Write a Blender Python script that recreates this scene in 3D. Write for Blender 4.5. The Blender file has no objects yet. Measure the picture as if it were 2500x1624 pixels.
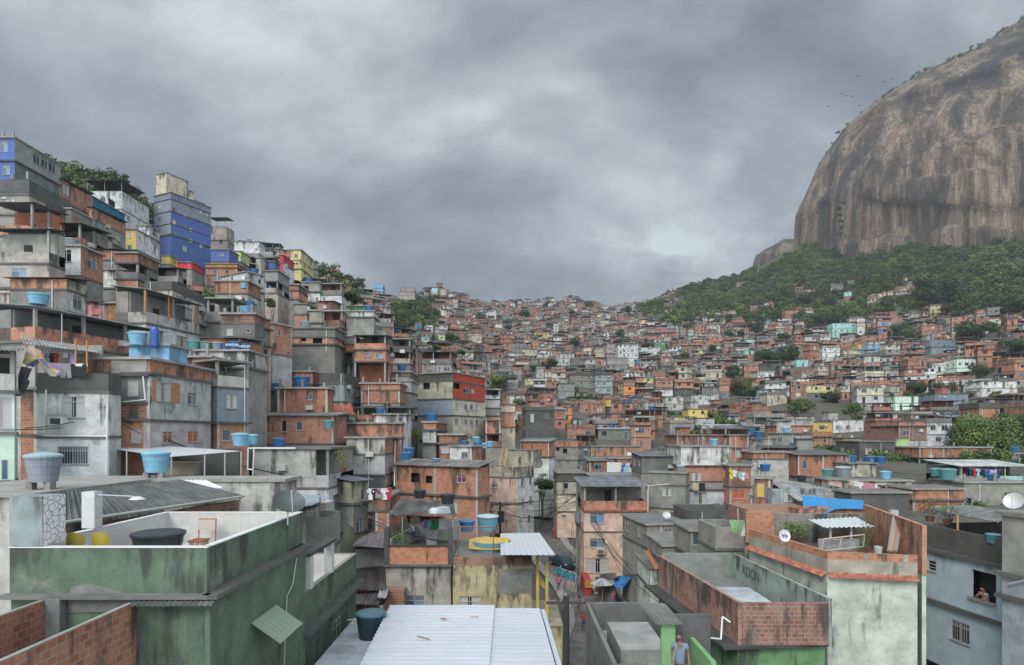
import bpy, math, random
import numpy as np
from mathutils import Vector, noise
RND = random.Random(11)
F, CX, HZ = 1500.0, 1250.0, 1060.0        # the photograph's focal length, centre column and eye-level row
SC = bpy.context.scene
COL = SC.collection
rad = math.radians

# ------------------------------------------------------------------ materials
MATS = {}
class NT:
    def __init__(s, name):
        m = bpy.data.materials.new(name); m.use_nodes = True
        s.m = m; s.t = m.node_tree; s.n = s.t.nodes; s.l = s.t.links
        s.b = s.n['Principled BSDF']; MATS[name] = m
    def node(s, ty, **kw):
        n = s.n.new(ty)
        for k, v in kw.items():
            if k.startswith('i_'):
                n.inputs[k[2:].replace('_', ' ')].default_value = v
            else: setattr(n, k, v)
        return n
    def link(s, a, b): s.l.new(a, b)
    def mapping(s, src, scale, loc=(0, 0, 0)):
        n = s.node('ShaderNodeMapping'); n.inputs['Scale'].default_value = scale; n.inputs['Location'].default_value = loc
        s.link(src, n.inputs['Vector']); return n.outputs[0]
    def noise(s, vec, scale, detail=4, rough=.55, dist=0):
        n = s.node('ShaderNodeTexNoise'); n.inputs['Scale'].default_value = scale
        n.inputs['Detail'].default_value = detail; n.inputs['Roughness'].default_value = rough
        n.inputs['Distortion'].default_value = dist
        s.link(vec, n.inputs['Vector']); return n.outputs['Fac']
    def ramp(s, v, lo, hi, a=0., b=1.):
        n = s.node('ShaderNodeMapRange'); n.interpolation_type = 'SMOOTHSTEP'
        n.inputs['From Min'].default_value = lo; n.inputs['From Max'].default_value = hi
        n.inputs['To Min'].default_value = a; n.inputs['To Max'].default_value = b
        s.link(v, n.inputs['Value']); return n.outputs[0]
    def math(s, op, a, b=None):
        n = s.node('ShaderNodeMath', operation=op)
        for i, x in enumerate((a, b)):
            if x is None: continue
            if isinstance(x, (int, float)): n.inputs[i].default_value = x
            else: s.link(x, n.inputs[i])
        return n.outputs[0]
    def mix(s, fac, a, b, blend='MIX'):
        n = s.node('ShaderNodeMix', data_type='RGBA', blend_type=blend)
        for i, x in ((0, fac), (6, a), (7, b)):
            if isinstance(x, (int, float)): n.inputs[i].default_value = x
            elif isinstance(x, tuple): n.inputs[i].default_value = (*x, 1) if len(x) == 3 else x
            else: s.link(x, n.inputs[i])
        return n.outputs[2]
    def uv(s): return s.node('ShaderNodeTexCoord').outputs['UV']
    def obj(s): return s.node('ShaderNodeTexCoord').outputs['Object']
    def tint(s): return s.node('ShaderNodeAttribute', attribute_name='tint')
    def out(s, col=None, rough=.85, bump=None, bs=.3, bd=.05, **kw):
        if col is not None:
            if isinstance(col, tuple): s.b.inputs['Base Color'].default_value = (*col, 1)
            else: s.link(col, s.b.inputs['Base Color'])
        s.b.inputs['Roughness'].default_value = rough
        if bump is not None:
            n = s.node('ShaderNodeBump'); n.inputs['Strength'].default_value = bs; n.inputs['Distance'].default_value = bd
            s.link(bump, n.inputs['Height']); s.link(n.outputs[0], s.b.inputs['Normal'])
        for k, v in kw.items(): s.b.inputs[k.replace('_', ' ')].default_value = v
        return s.m

def streaks(n, uv, alpha, strength=1.0):
    # mould running down from the wall tops: its own vertical blotches, more of it where the attribute alpha is high
    a = n.noise(n.mapping(uv, (1.6, .22, 1)), 1.0, 6, .65, .3)
    b = n.noise(n.mapping(uv, (.5, .35, 1), (7, 3, 0)), 1.0, 5, .6)
    s_ = n.math('ADD', n.math('MULTIPLY', a, .6), n.math('MULTIPLY', b, .5))
    thr = n.math('SUBTRACT', n.math('ADD', s_, n.math('MULTIPLY', alpha, .13)), .635)
    return n.math('MULTIPLY', n.ramp(thr, 0, .12), strength)

def make_materials():
    n = NT('plaster'); uv = n.uv(); t = n.tint()
    f1 = n.noise(uv, .9, 7, .65); c = n.mix(n.ramp(f1, .3, .7), n.mix(1., t.outputs['Color'], (.60, .59, .56), 'MULTIPLY'), t.outputs['Color'])
    f4 = n.noise(n.mapping(uv, (1, 1, 1), (8, 2, 0)), 3.5, 8, .75); c = n.mix(n.ramp(f4, .55, .62, 0, .35), c, n.mix(1., c, (.55, .54, .5), 'MULTIPLY'))
    f2 = n.noise(n.mapping(uv, (1, 1.6, 1), (5, 9, 0)), .42, 6, .7); c = n.mix(n.ramp(f2, .57, .7, 0, .5), c, (.27, .265, .24))
    c = n.mix(streaks(n, uv, t.outputs['Alpha'], .88), c, (.035, .037, .032))
    n.out(c, .88, n.noise(uv, 9, 5), .25, .03)
    n = NT('paint'); uv = n.uv(); t = n.tint()          # kept paint: little wear
    f1 = n.noise(uv, 1.3, 5, .6); c = n.mix(n.ramp(f1, .3, .7), n.mix(1., t.outputs['Color'], (.82, .82, .80), 'MULTIPLY'), t.outputs['Color'])
    c = n.mix(streaks(n, uv, t.outputs['Alpha'], .45), c, (.05, .052, .045))
    n.out(c, .8, n.noise(uv, 12, 4), .15, .02)
    n = NT('brick'); uv = n.uv(); t = n.tint()
    bt = n.node('ShaderNodeTexBrick'); n.link(uv, bt.inputs['Vector']); bt.inputs['Scale'].default_value = 1
    bt.inputs['Brick Width'].default_value = .30; bt.inputs['Row Height'].default_value = .2; bt.inputs['Mortar Size'].default_value = .016
    bt.inputs['Mortar'].default_value = (.27, .235, .20, 1); bt.inputs['Bias'].default_value = -.25
    n.link(t.outputs['Color'], bt.inputs['Color1']); n.link(n.mix(1., t.outputs['Color'], (.62, .5, .45), 'MULTIPLY'), bt.inputs['Color2'])
    f1 = n.noise(uv, .8, 6, .65); c = n.mix(n.ramp(f1, .4, .8, 0, .5), bt.outputs['Color'], n.mix(1., bt.outputs['Color'], (.5, .45, .42), 'MULTIPLY'))
    f2 = n.noise(n.mapping(uv, (1, 1, 1), (2, 4, 0)), .35, 5, .7); c = n.mix(n.ramp(f2, .6, .7, 0, .6), c, (.21, .2, .18))
    c = n.mix(streaks(n, uv, t.outputs['Alpha'], .85), c, (.04, .035, .03))
    n.out(c, .9, bt.outputs['Fac'], -.5, .03)
    n = NT('concrete'); uv = n.uv(); t = n.tint()
    f1 = n.noise(uv, .7, 8, .7); c = n.mix(n.ramp(f1, .3, .72), n.mix(1., t.outputs['Color'], (.55, .55, .53), 'MULTIPLY'), t.outputs['Color'])
    f3 = n.noise(n.mapping(uv, (1, 1, 1), (3, 1, 0)), 2.2, 6, .75); c = n.mix(n.ramp(f3, .58, .68, 0, .5), c, (.055, .057, .05))
    n.out(c, .92, n.noise(uv, 6, 6), .35, .03)
    n = NT('roofing'); uv = n.uv(); t = n.tint()         # fibre cement and tin sheet, weathered
    f1 = n.noise(n.mapping(uv, (1, .3, 1)), 1.1, 6, .7); c = n.mix(n.ramp(f1, .35, .7), n.mix(1., t.outputs['Color'], (.45, .45, .44), 'MULTIPLY'), t.outputs['Color'])
    w = n.node('ShaderNodeTexWave', wave_type='BANDS', bands_direction='X'); w.inputs['Scale'].default_value = 1.8; n.link(uv, w.inputs['Vector'])
    f2 = n.noise(uv, 2.6, 4, .6); c = n.mix(n.ramp(f2, .62, .7, 0, .5), c, (.09, .06, .045))
    n.out(c, .7, w.outputs['Fac'], .5, .05)
    n = NT('sheet_metal'); uv = n.uv(); t = n.tint()
    f1 = n.noise(n.mapping(uv, (3, .25, 1)), 1.4, 6, .6); c = n.mix(n.ramp(f1, .3, .8), n.mix(1., t.outputs['Color'], (.86, .87, .88), 'MULTIPLY'), t.outputs['Color'])
    f2 = n.noise(uv, .5, 6, .7); c = n.mix(n.ramp(f2, .66, .74, 0, .3), c, (.12, .09, .07))
    n.out(c, .45, None)
    n = NT('tile_white'); uv = n.uv()
    bt = n.node('ShaderNodeTexBrick'); n.link(uv, bt.inputs['Vector']); bt.offset = 0; bt.inputs['Scale'].default_value = 1
    bt.inputs['Brick Width'].default_value = .34; bt.inputs['Row Height'].default_value = .34; bt.inputs['Mortar Size'].default_value = .008
    bt.inputs['Color1'].default_value = (.52, .51, .48, 1); bt.inputs['Color2'].default_value = (.45, .44, .42, 1); bt.inputs['Mortar'].default_value = (.4, .39, .36, 1)
    f = n.noise(n.mapping(uv, (1, 1.5, 1)), 3.5, 6, .6, 1.2); c = n.mix(n.ramp(f, .48, .6, 0, .3), bt.outputs['Color'], (.45, .44, .43))
    n.out(c, .35)
    n = NT('tile_broken'); uv = n.uv()
    vo = n.node('ShaderNodeTexVoronoi', feature='DISTANCE_TO_EDGE'); vo.inputs['Scale'].default_value = 5.5; n.link(uv, vo.inputs['Vector'])
    c = n.mix(n.ramp(vo.outputs['Distance'], .02, .05), (.05, .05, .05), (.62, .61, .6)); n.out(c, .5)
    n = NT('clay_tile'); uv = n.uv(); t = n.tint()
    f1 = n.noise(uv, 3, 5, .6); c = n.mix(n.ramp(f1, .35, .7), n.mix(1., t.outputs['Color'], (.5, .45, .42), 'MULTIPLY'), t.outputs['Color']); n.out(c, .8)
    n = NT('plastic'); t = n.tint(); ob = n.obj(); f1 = n.noise(ob, 2.5, 5); c = n.mix(n.ramp(f1, .35, .75), n.mix(1., t.outputs['Color'], (.72, .75, .76), 'MULTIPLY'), t.outputs['Color']); n.out(c, .45)
    n = NT('cloth'); t = n.tint(); uv = n.uv(); f1 = n.noise(uv, 3, 3); c = n.mix(n.ramp(f1, .3, .8), n.mix(1., t.outputs['Color'], (.7, .7, .7), 'MULTIPLY'), t.outputs['Color']); n.out(c, .9, f1, .5, .1)
    n = NT('metal'); t = n.tint(); n.out(t.outputs['Color'], .5, Metallic=.2)
    n = NT('flat'); t = n.tint(); n.out(t.outputs['Color'], .75)
    n = NT('skin'); t = n.tint(); n.out(t.outputs['Color'], .55)
    n = NT('glass'); t = n.tint(); n.out(t.outputs['Color'], .12, Specular_IOR_Level=.6)
    n = NT('leaf'); t = n.tint(); oi = n.node('ShaderNodeObjectInfo')
    c = n.mix(oi.outputs['Random'], n.mix(1., t.outputs['Color'], (.8, .85, .8), 'MULTIPLY'), n.mix(1., t.outputs['Color'], (1.2, 1.1, .9), 'MULTIPLY'))
    n.out(c, .6, Specular_IOR_Level=.25)
    n = NT('bark'); ob = n.obj(); f = n.noise(n.mapping(ob, (4, 4, .8)), 2, 5); c = n.mix(f, (.06, .045, .03), (.2, .16, .12)); n.out(c, .95, f, .6, .05)
    n = NT('soil'); ob = n.obj(); f = n.noise(ob, .12, 8, .7); g = n.noise(ob, .9, 6, .6)
    c = n.mix(n.ramp(f, .50, .64), (.085, .075, .062), (.045, .06, .025)); c = n.mix(n.ramp(g, .4, .7, 0, .6), c, (.05, .05, .045)); sz = n.node('ShaderNodeSeparateXYZ'); n.link(ob, sz.inputs[0]); c = n.mix(n.ramp(sz.outputs['Z'], 60, 130), c, n.mix(f, (.025, .04, .015), (.06, .075, .03))); n.out(c, .95, g, .6, .4)
    n = NT('asphalt'); ob = n.obj(); f = n.noise(ob, .5, 8, .7); c = n.mix(n.ramp(f, .35, .7), (.075, .072, .068), (.17, .155, .135)); n.out(c, .8, n.noise(ob, 5, 5), .3, .03)
    # rock: vertical black water streaks, ochre scars, pocked lower wall; moss where the rock lies flat
    n = NT('rock'); ob = n.obj()
    sv = n.mapping(ob, (.045, .045, .0035)); s1 = n.noise(sv, 1., 9, .72, .25)
    sv2 = n.mapping(ob, (.17, .17, .010), (9, 2, 5)); s2 = n.noise(sv2, 1., 8, .75, .15)
    big = n.noise(n.mapping(ob, (.009, .009, .005)), 1., 5, .55)
    c = n.mix(n.ramp(s1, .40, .60), (.10, .078, .06), (.46, .35, .245))
    s3 = n.noise(n.mapping(ob, (.5, .5, .03), (1, 7, 2)), 1., 6, .7); c = n.mix(n.ramp(s3, .47, .56, 0, .55), c, n.mix(1., c, (.38, .36, .35), 'MULTIPLY'))
    c = n.mix(n.ramp(s2, .43, .55, 0, .7), n.mix(1., c, (.5, .46, .43), 'MULTIPLY'), c)
    oc = n.noise(n.mapping(ob, (.02, .02, .006), (31, 2, 7)), 1., 6, .6); c = n.mix(n.ramp(oc, .60, .72, 0, .6), c, (.40, .20, .10))
    pk = n.node('ShaderNodeTexVoronoi'); pk.inputs['Scale'].default_value = .13; n.link(n.mapping(ob, (1, 1, .55)), pk.inputs['Vector'])
    pm = n.math('MULTIPLY', n.ramp(pk.outputs['Distance'], .18, .3, 1, 0), n.ramp(n.noise(ob, .016, 5, .6), .42, .56)); c = n.mix(n.math('MULTIPLY', pm, .65), c, (.05, .04, .033))
    c = n.mix(n.math('MULTIPLY', n.ramp(big, .50, .60), n.ramp(s1, .64, .42)), c, (.045, .036, .036))
    g = n.node('ShaderNodeNewGeometry'); sx = n.node('ShaderNodeSeparateXYZ'); n.link(g.outputs['Normal'], sx.inputs[0])
    gm = n.math('ADD', sx.outputs['Z'], n.math('MULTIPLY', n.math('SUBTRACT', n.noise(ob, .06, 6, .7), .5), .9))
    c = n.mix(n.ramp(gm, .84, .93), c, (.075, .10, .03))
    gv = n.noise(n.mapping(ob, (.022, .022, .009), (3, 40, 3)), 1., 7, .7); c = n.mix(n.ramp(gv, .635, .69, 0, .8), c, (.07, .085, .03))
    cr = n.noise(n.mapping(ob, (.025, .025, .05), (0, 3, 3)), 1., 4, .5, 1.5); crk = n.ramp(n.math('ABSOLUTE', n.math('SUBTRACT', cr, .5)), .0, .010, 1, 0)
    c = n.mix(n.math('MULTIPLY', crk, .8), c, (.03, .026, .022))
    h = n.math('ADD', n.math('MULTIPLY', s1, 1.), n.math('ADD', n.math('MULTIPLY', n.noise(ob, .2, 8, .7), .5), n.math('MULTIPLY', s3, .4))); n.out(c, .9, h, 1., 9.)

# ------------------------------------------------------------------ mesh builder
class MB:
    def __init__(s): s.v = []; s.f = []; s.mt = []; s.ti = []; s.al = []; s.uvs = []; s.off = (RND.random() * 50, RND.random() * 50)
    def face(s, pts, mat, tint, al=None, uv=None):
        i = len(s.v); s.v.extend((p[0], p[1], p[2]) for p in pts); k = len(pts)
        s.f.append(tuple(range(i, i + k))); s.mt.append(mat); s.ti.append(tint)
        s.al.extend(al if al is not None else (0.,) * k)
        if uv is None:
            a, b, c = pts[0], pts[1], pts[2]
            e = (b[0]-a[0], b[1]-a[1], b[2]-a[2]); g = (c[0]-a[0], c[1]-a[1], c[2]-a[2])
            nx = e[1]*g[2]-e[2]*g[1]; ny = e[2]*g[0]-e[0]*g[2]; nz = e[0]*g[1]-e[1]*g[0]
            h = math.hypot(nx, ny)
            if h <= abs(nz) or h < 1e-9: uv = [(p[0] + s.off[0], p[1] + s.off[1]) for p in pts]
            else:
                hx, hy = -ny/h, nx/h; uv = [(p[0]*hx + p[1]*hy + s.off[0], p[2] + s.off[1]) for p in pts]
        s.uvs.extend(uv)
    def box(s, O, t, s0, s1, w0, w1, z0, z1, mat, tint, al=(0, 0), faces='frlbtu', topmat=None):
        # O 2d origin, t 2d unit along the face; w measured inward (to the left normal of t)
        nx, ny = -t[1], t[0]
        def P(a, w, z): return (O[0] + t[0]*a + nx*w, O[1] + t[1]*a + ny*w, z)
        A = (al[0], al[0], al[1], al[1])
        if 'f' in faces: s.face([P(s0, w0, z0), P(s1, w0, z0), P(s1, w0, z1), P(s0, w0, z1)], mat, tint, A)
        if 'r' in faces: s.face([P(s1, w0, z0), P(s1, w1, z0), P(s1, w1, z1), P(s1, w0, z1)], mat, tint, A)
        if 'b' in faces: s.face([P(s1, w1, z0), P(s0, w1, z0), P(s0, w1, z1), P(s1, w1, z1)], mat, tint, A)
        if 'l' in faces: s.face([P(s0, w1, z0), P(s0, w0, z0), P(s0, w0, z1), P(s0, w1, z1)], mat, tint, A)
        tm, tt = topmat or (mat, tint)
        if 't' in faces: s.face([P(s0, w0, z1), P(s1, w0, z1), P(s1, w1, z1), P(s0, w1, z1)], tm, tt)
        if 'u' in faces: s.face([P(s0, w1, z0), P(s1, w1, z0), P(s1, w0, z0), P(s0, w0, z0)], mat, tint)
    def bx(s, x0, x1, y0, y1, z0, z1, mat, tint, al=(0, 0), faces='frlbtu'):
        s.box((x0, y0), (1, 0), 0, x1-x0, 0, y1-y0, z0, z1, mat, tint, al, faces)
    def tube(s, p0, p1, r0, r1=None, seg=8, mat='metal', tint=(.5, .5, .5), caps=True):
        r1 = r0 if r1 is None else r1
        a = Vector(p0); b = Vector(p1); d = (b - a)
        if d.length < 1e-6: return
        d.normalize(); q = Vector((0, 0, 1)) if abs(d.z) < .9 else Vector((1, 0, 0))
        u = d.cross(q).normalized(); w = d.cross(u)
        ra = [a + (u*math.cos(2*math.pi*k/seg) + w*math.sin(2*math.pi*k/seg))*r0 for k in range(seg)]
        rb = [b + (u*math.cos(2*math.pi*k/seg) + w*math.sin(2*math.pi*k/seg))*r1 for k in range(seg)]
        for k in range(seg):
            j = (k+1) % seg; s.face([ra[j], ra[k], rb[k], rb[j]], mat, tint)
        if caps: s.face(ra, mat, tint); s.face(rb[::-1], mat, tint)
    def lathe(s, c, prof, seg, mat, tint, sx=1, sy=1):
        rings = [[(c[0]+r*math.cos(2*math.pi*k/seg)*sx, c[1]+r*math.sin(2*math.pi*k/seg)*sy, c[2]+z) for k in range(seg)] for r, z in prof]
        for a, b in zip(rings, rings[1:]):
            for k in range(seg):
                j = (k+1) % seg; s.face([a[k], a[j], b[j], b[k]], mat, tint)
    def build(s, name, parent=None, smooth=False):
        if not s.f: return None
        me = bpy.data.meshes.new(name); v = np.array(s.v, dtype=np.float32)
        if parent is not None:
            w = WLOC.get(parent.name, (0, 0, 0)); v = v - np.array(w, dtype=np.float32)
        me.from_pydata(v.tolist() if len(v) < 1 else v, [], s.f)
        names = []; idx = {}
        for m in s.mt:
            if m not in idx: idx[m] = len(names); names.append(m); me.materials.append(MATS[m])
        me.polygons.foreach_set('material_index', np.array([idx[m] for m in s.mt], dtype=np.int32))
        cnt = np.array([len(f) for f in s.f]); c = np.repeat(np.array(s.ti, dtype=np.float32), cnt, axis=0)
        c = np.concatenate([c, np.array(s.al, dtype=np.float32)[:, None]], axis=1)
        at = me.color_attributes.new('tint', 'FLOAT_COLOR', 'CORNER'); at.data.foreach_set('color', c.ravel())
        ul = me.uv_layers.new(name='UVMap'); ul.data.foreach_set('uv', np.array(s.uvs, dtype=np.float32).ravel())
        if smooth: me.polygons.foreach_set('use_smooth', np.ones(len(s.f), dtype=bool))
        me.update()
        o = bpy.data.objects.new(name, me); COL.objects.link(o)
        if parent is not None:
            o.parent = parent; WLOC[o.name] = WLOC.get(parent.name, (0, 0, 0))
        return o
WLOC = {}
def tag(o, label=None, cat=None, group=None, kind=None):
    if label: o['label'] = label
    if cat: o['category'] = cat
    if group: o['group'] = group
    if kind: o['kind'] = kind
    return o
def thing(name, loc, label, cat, group=None):
    o = bpy.data.objects.new(name, None); COL.objects.link(o); o.location = loc; WLOC[o.name] = tuple(loc)
    o.empty_display_size = .5
    return tag(o, label, cat, group)
def weld(o):
    import bmesh
    bm = bmesh.new(); bm.from_mesh(o.data); bmesh.ops.remove_doubles(bm, verts=bm.verts, dist=1e-4); bm.to_mesh(o.data); bm.free()
    o.data.polygons.foreach_set('use_smooth', np.ones(len(o.data.polygons), dtype=bool))

# ------------------------------------------------------------------ picture <-> place
CROPS = {1: (0, 280, 3.681), 2: (0, 680, 3.681), 3: (0, 1080, 2.842), 4: (600, 500, 3.681), 5: (600, 880, 3.681), 6: (600, 1180, 3.481),
         7: (1200, 680, 3.4), 8: (1200, 1060, 2.741), 9: (1850, 680, 3.662), 10: (1780, 1060, 3.306), 0: (0, 0, 1)}
K = [0]
def crop(i): K[0] = i
def PX(x): a, b, c = CROPS[K[0]]; return a + x/c
def PY(y): a, b, c = CROPS[K[0]]; return b + y/c
def at(x, y, d): return Vector(((PX(x)-CX)/F*d, d, (HZ-PY(y))/F*d))
def prj(p): return CX + F*p[0]/p[1], HZ - F*p[2]/p[1]

# ------------------------------------------------------------------ terrain
PROF = {
 -150: [(5,-16),(20,-12),(33,-6),(40,-4),(46,1),(52,6),(58,11),(66,17),(76,25),(90,34),(120,52),(160,72),(200,88),(300,95),(500,60)],
 0:    [(5,-16),(20,-12),(33,-6),(40,-4),(46,1),(52,6),(58,11),(66,17),(76,25),(90,34),(120,50),(160,70),(200,86),(300,92),(500,60)],
 250:  [(5,-16),(20,-12),(33,-6),(40,-4),(47,1),(52,4),(60,8),(70,13),(85,20),(110,30),(135,39),(160,58),(195,82),(300,86),(500,50)],
 500:  [(5,-17),(20,-13),(33,-8),(41,-5),(48,-2),(57,2),(70,9),(85,15),(110,25),(150,40),(210,62),(300,64),(500,45)],
 650:  [(5,-18),(20,-15),(33,-12),(45,-7),(52,-3),(60,2),(70,8),(80,12),(110,20),(150,35),(200,55),(240,67),(300,66),(500,50)],
 800:  [(5,-18),(20,-16),(33,-14),(45,-10),(52,-5),(60,-1),(70,4),(80,9),(110,17),(150,27),(200,45),(260,66),(340,64),(500,60)],
 900:  [(5,-18),(33,-15),(45,-12),(52,-7),(60,-3),(68,0),(76,3),(90,8),(110,13),(150,22),(200,36),(250,52),(300,58),(450,102),(500,106),(800,60)],
 1050: [(5,-18),(33,-16),(50,-13),(65,-8),(75,-4),(88,-1),(110,2),(150,8),(180,17),(300,42),(450,84),(640,146),(700,148),(1000,80)],
 1250: [(5,-19),(45,-16.5),(62,-16.5),(75,-15.5),(90,-14),(110,-11),(130,-6),(170,3),(260,21),(380,49),(550,94),(750,158),(820,160),(1100,80)],
 1400: [(5,-19),(45,-17),(62,-17),(75,-16),(90,-14),(110,-10),(135,-5),(170,2),(260,19),(380,46),(550,92),(780,166),(850,166),(1100,80)],
 1500: [(5,-18),(45,-17),(65,-16),(80,-13),(110,-8),(150,-2),(200,6),(260,17),(350,39),(500,77),(650,115),(800,163),(880,165),(1100,80)],
 1750: [(5,-16),(30,-15),(50,-12),(75,-9),(110,-6),(150,-1),(200,8),(270,22),(350,41),(450,69),(550,100),(700,160),(800,198),(900,205),(1100,120)],
 2000: [(5,-16),(30,-14),(50,-9),(60,-8),(90,-6),(130,-4),(165,2),(200,9),(280,28),(350,45),(430,69),(500,95),(600,140),(700,208),(760,240),(900,270),(1100,270)],
 2250: [(5,-15),(30,-12),(50,-8),(60,-7.5),(90,-5.5),(130,-4),(165,3),(200,11),(280,32),(350,54),(420,79),(500,120),(600,183),(660,205),(900,260),(1100,270)],
 2500: [(5,-14),(30,-11),(50,-7),(60,-7),(90,-5.5),(130,-4),(165,5),(200,16),(280,44),(350,71),(420,104),(500,148),(560,172),(660,190),(900,260),(1100,270)],
 2700: [(5,-14),(30,-11),(50,-7),(60,-7),(90,-5.5),(130,-4),(165,5),(200,18),(280,50),(350,80),(420,112),(500,154),(560,172),(660,190),(900,260),(1100,270)],
}
PK = sorted(PROF); PD = {k: (np.array([a for a, b in PROF[k]], float), np.array([b for a, b in PROF[k]], float)) for k in PK}
ROADC = [(-9, 30, -17.2)]  # replaced below
def T0(x, y):
    y = max(y, 4.); px = min(max(CX + F*x/y, PK[0]), PK[-1] - .01)
    for i in range(len(PK)-1):
        if px < PK[i+1]: break
    a, b = PK[i], PK[i+1]; w = (px-a)/(b-a); w = w*w*(3-2*w)
    za = np.interp(y, *PD[a]); zb = np.interp(y, *PD[b])
    z = za*(1-w) + zb*w
    if y > 90: z += min(1, (y-90)/150) * 5. * noise.noise(Vector((x*.02, y*.02, 0)))
    return float(z)
def py_ground(x, y): return HZ - F*T0(x, y)/y
def depth_at(px, py, dmin=60):
    d = dmin
    while d < 1000:
        if HZ - F*T0((px-CX)/F*d, d)/d <= py: return d
        d += 3
    return None
_rc = {}
def ridge(px):                               # depth at which the skyline of this column stands
    k = int(px//25)
    if k not in _rc:
        u = (k*25+12-CX)/F; best = max(range(60, 960, 6), key=lambda d: T0(u*d, d)/d)
        if px > 1850: best = 620
        _rc[k] = best
    return _rc[k]
# ------------------------------------------------------------------ a road that winds down the middle
ROAD = [(.9,18,-17.4),(4.6,34,-17.3),(6.6,47,-17.0),(8.3,55,-17.0),(8.6,61,-17.0),(8.0,68,-16.8),(6.4,76,-16.2),(4.6,84,-15.4),(3.8,94,-14.4),(4.3,103,-13.0),(3.4,113,-11.6),(1.2,124,-9.6),(1.0,138,-5.5)]
def road_near(x, y):
    best = (1e9, 0)
    for (a, b, c), (e, f, g) in zip(ROAD, ROAD[1:]):
        dx, dy = e-a, f-b; t = max(0, min(1, ((x-a)*dx + (y-b)*dy)/(dx*dx+dy*dy)))
        dd = math.hypot(x-a-t*dx, y-b-t*dy)
        if dd < best[0]: best = (dd, c+t*(g-c))
    return best
FOOT = []          # footprints of the built houses: (quad corners, floor level)
OCC = {}           # 1 m raster of what is taken
def occ_rect(O, t, W, L, m=.3, mark=True):
    nx, ny = -t[1], t[0]; st = .9
    a = -m
    cells = set()
    i = 0
    while a <= W+m:
        b = -m
        while b <= L+m:
            cells.add((round(O[0]+t[0]*a+nx*b), round(O[1]+t[1]*a+ny*b))); b += st
        a += st
    if mark:
        for c in cells: OCC[c] = 1
        return True
    hit = sum(1 for c in cells if c in OCC)
    return hit <= .08*len(cells)
# ------------------------------------------------------------------ colours (albedo)
TI = {'B': (.44,.185,.10), 'b': (.38,.145,.078), 'D': (.27,.12,.07), 'K': (.10,.10,.092), 'G': (.29,.28,.255), 'g': (.19,.187,.172), 'L': (.45,.44,.41),
      'W': (.64,.65,.64), 'C': (.56,.51,.38), 'Y': (.62,.45,.13), 'y': (.62,.56,.26), 'P': (.64,.47,.38), 'p': (.62,.26,.30), 'R': (.42,.06,.035), 'm': (.55,.03,.06),
      'U': (.07,.12,.33), 'u': (.22,.42,.60), 'T': (.012,.15,.26), 'N': (.10,.26,.10), 'n': (.36,.50,.20), 'S': (.20,.235,.28), 's': (.33,.38,.42),
      'A': (.36,.60,.54), 'E': (.58,.70,.60), 'H': (.40,.37,.28), 'O': (.62,.25,.07), 'V': (.045,.125,.055), 'v': (.28,.34,.34), 'k': (.40,.345,.315), 'M': (.28,.13,.11)}
BRK = 'BbD'; CONC = 'KGg'; PAINT = 'UuTNnSYmRAEO'
def mt(code): return 'brick' if code in BRK else 'concrete' if code in CONC else 'paint' if code in PAINT else 'plaster'
def vary(c, a=.1, rng=RND):
    k = 1 + rng.uniform(-a, a); return tuple(min(.9, x*k*(1+rng.uniform(-.04, .04))) for x in c)
SLAB = (.115, .115, .105)

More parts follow.
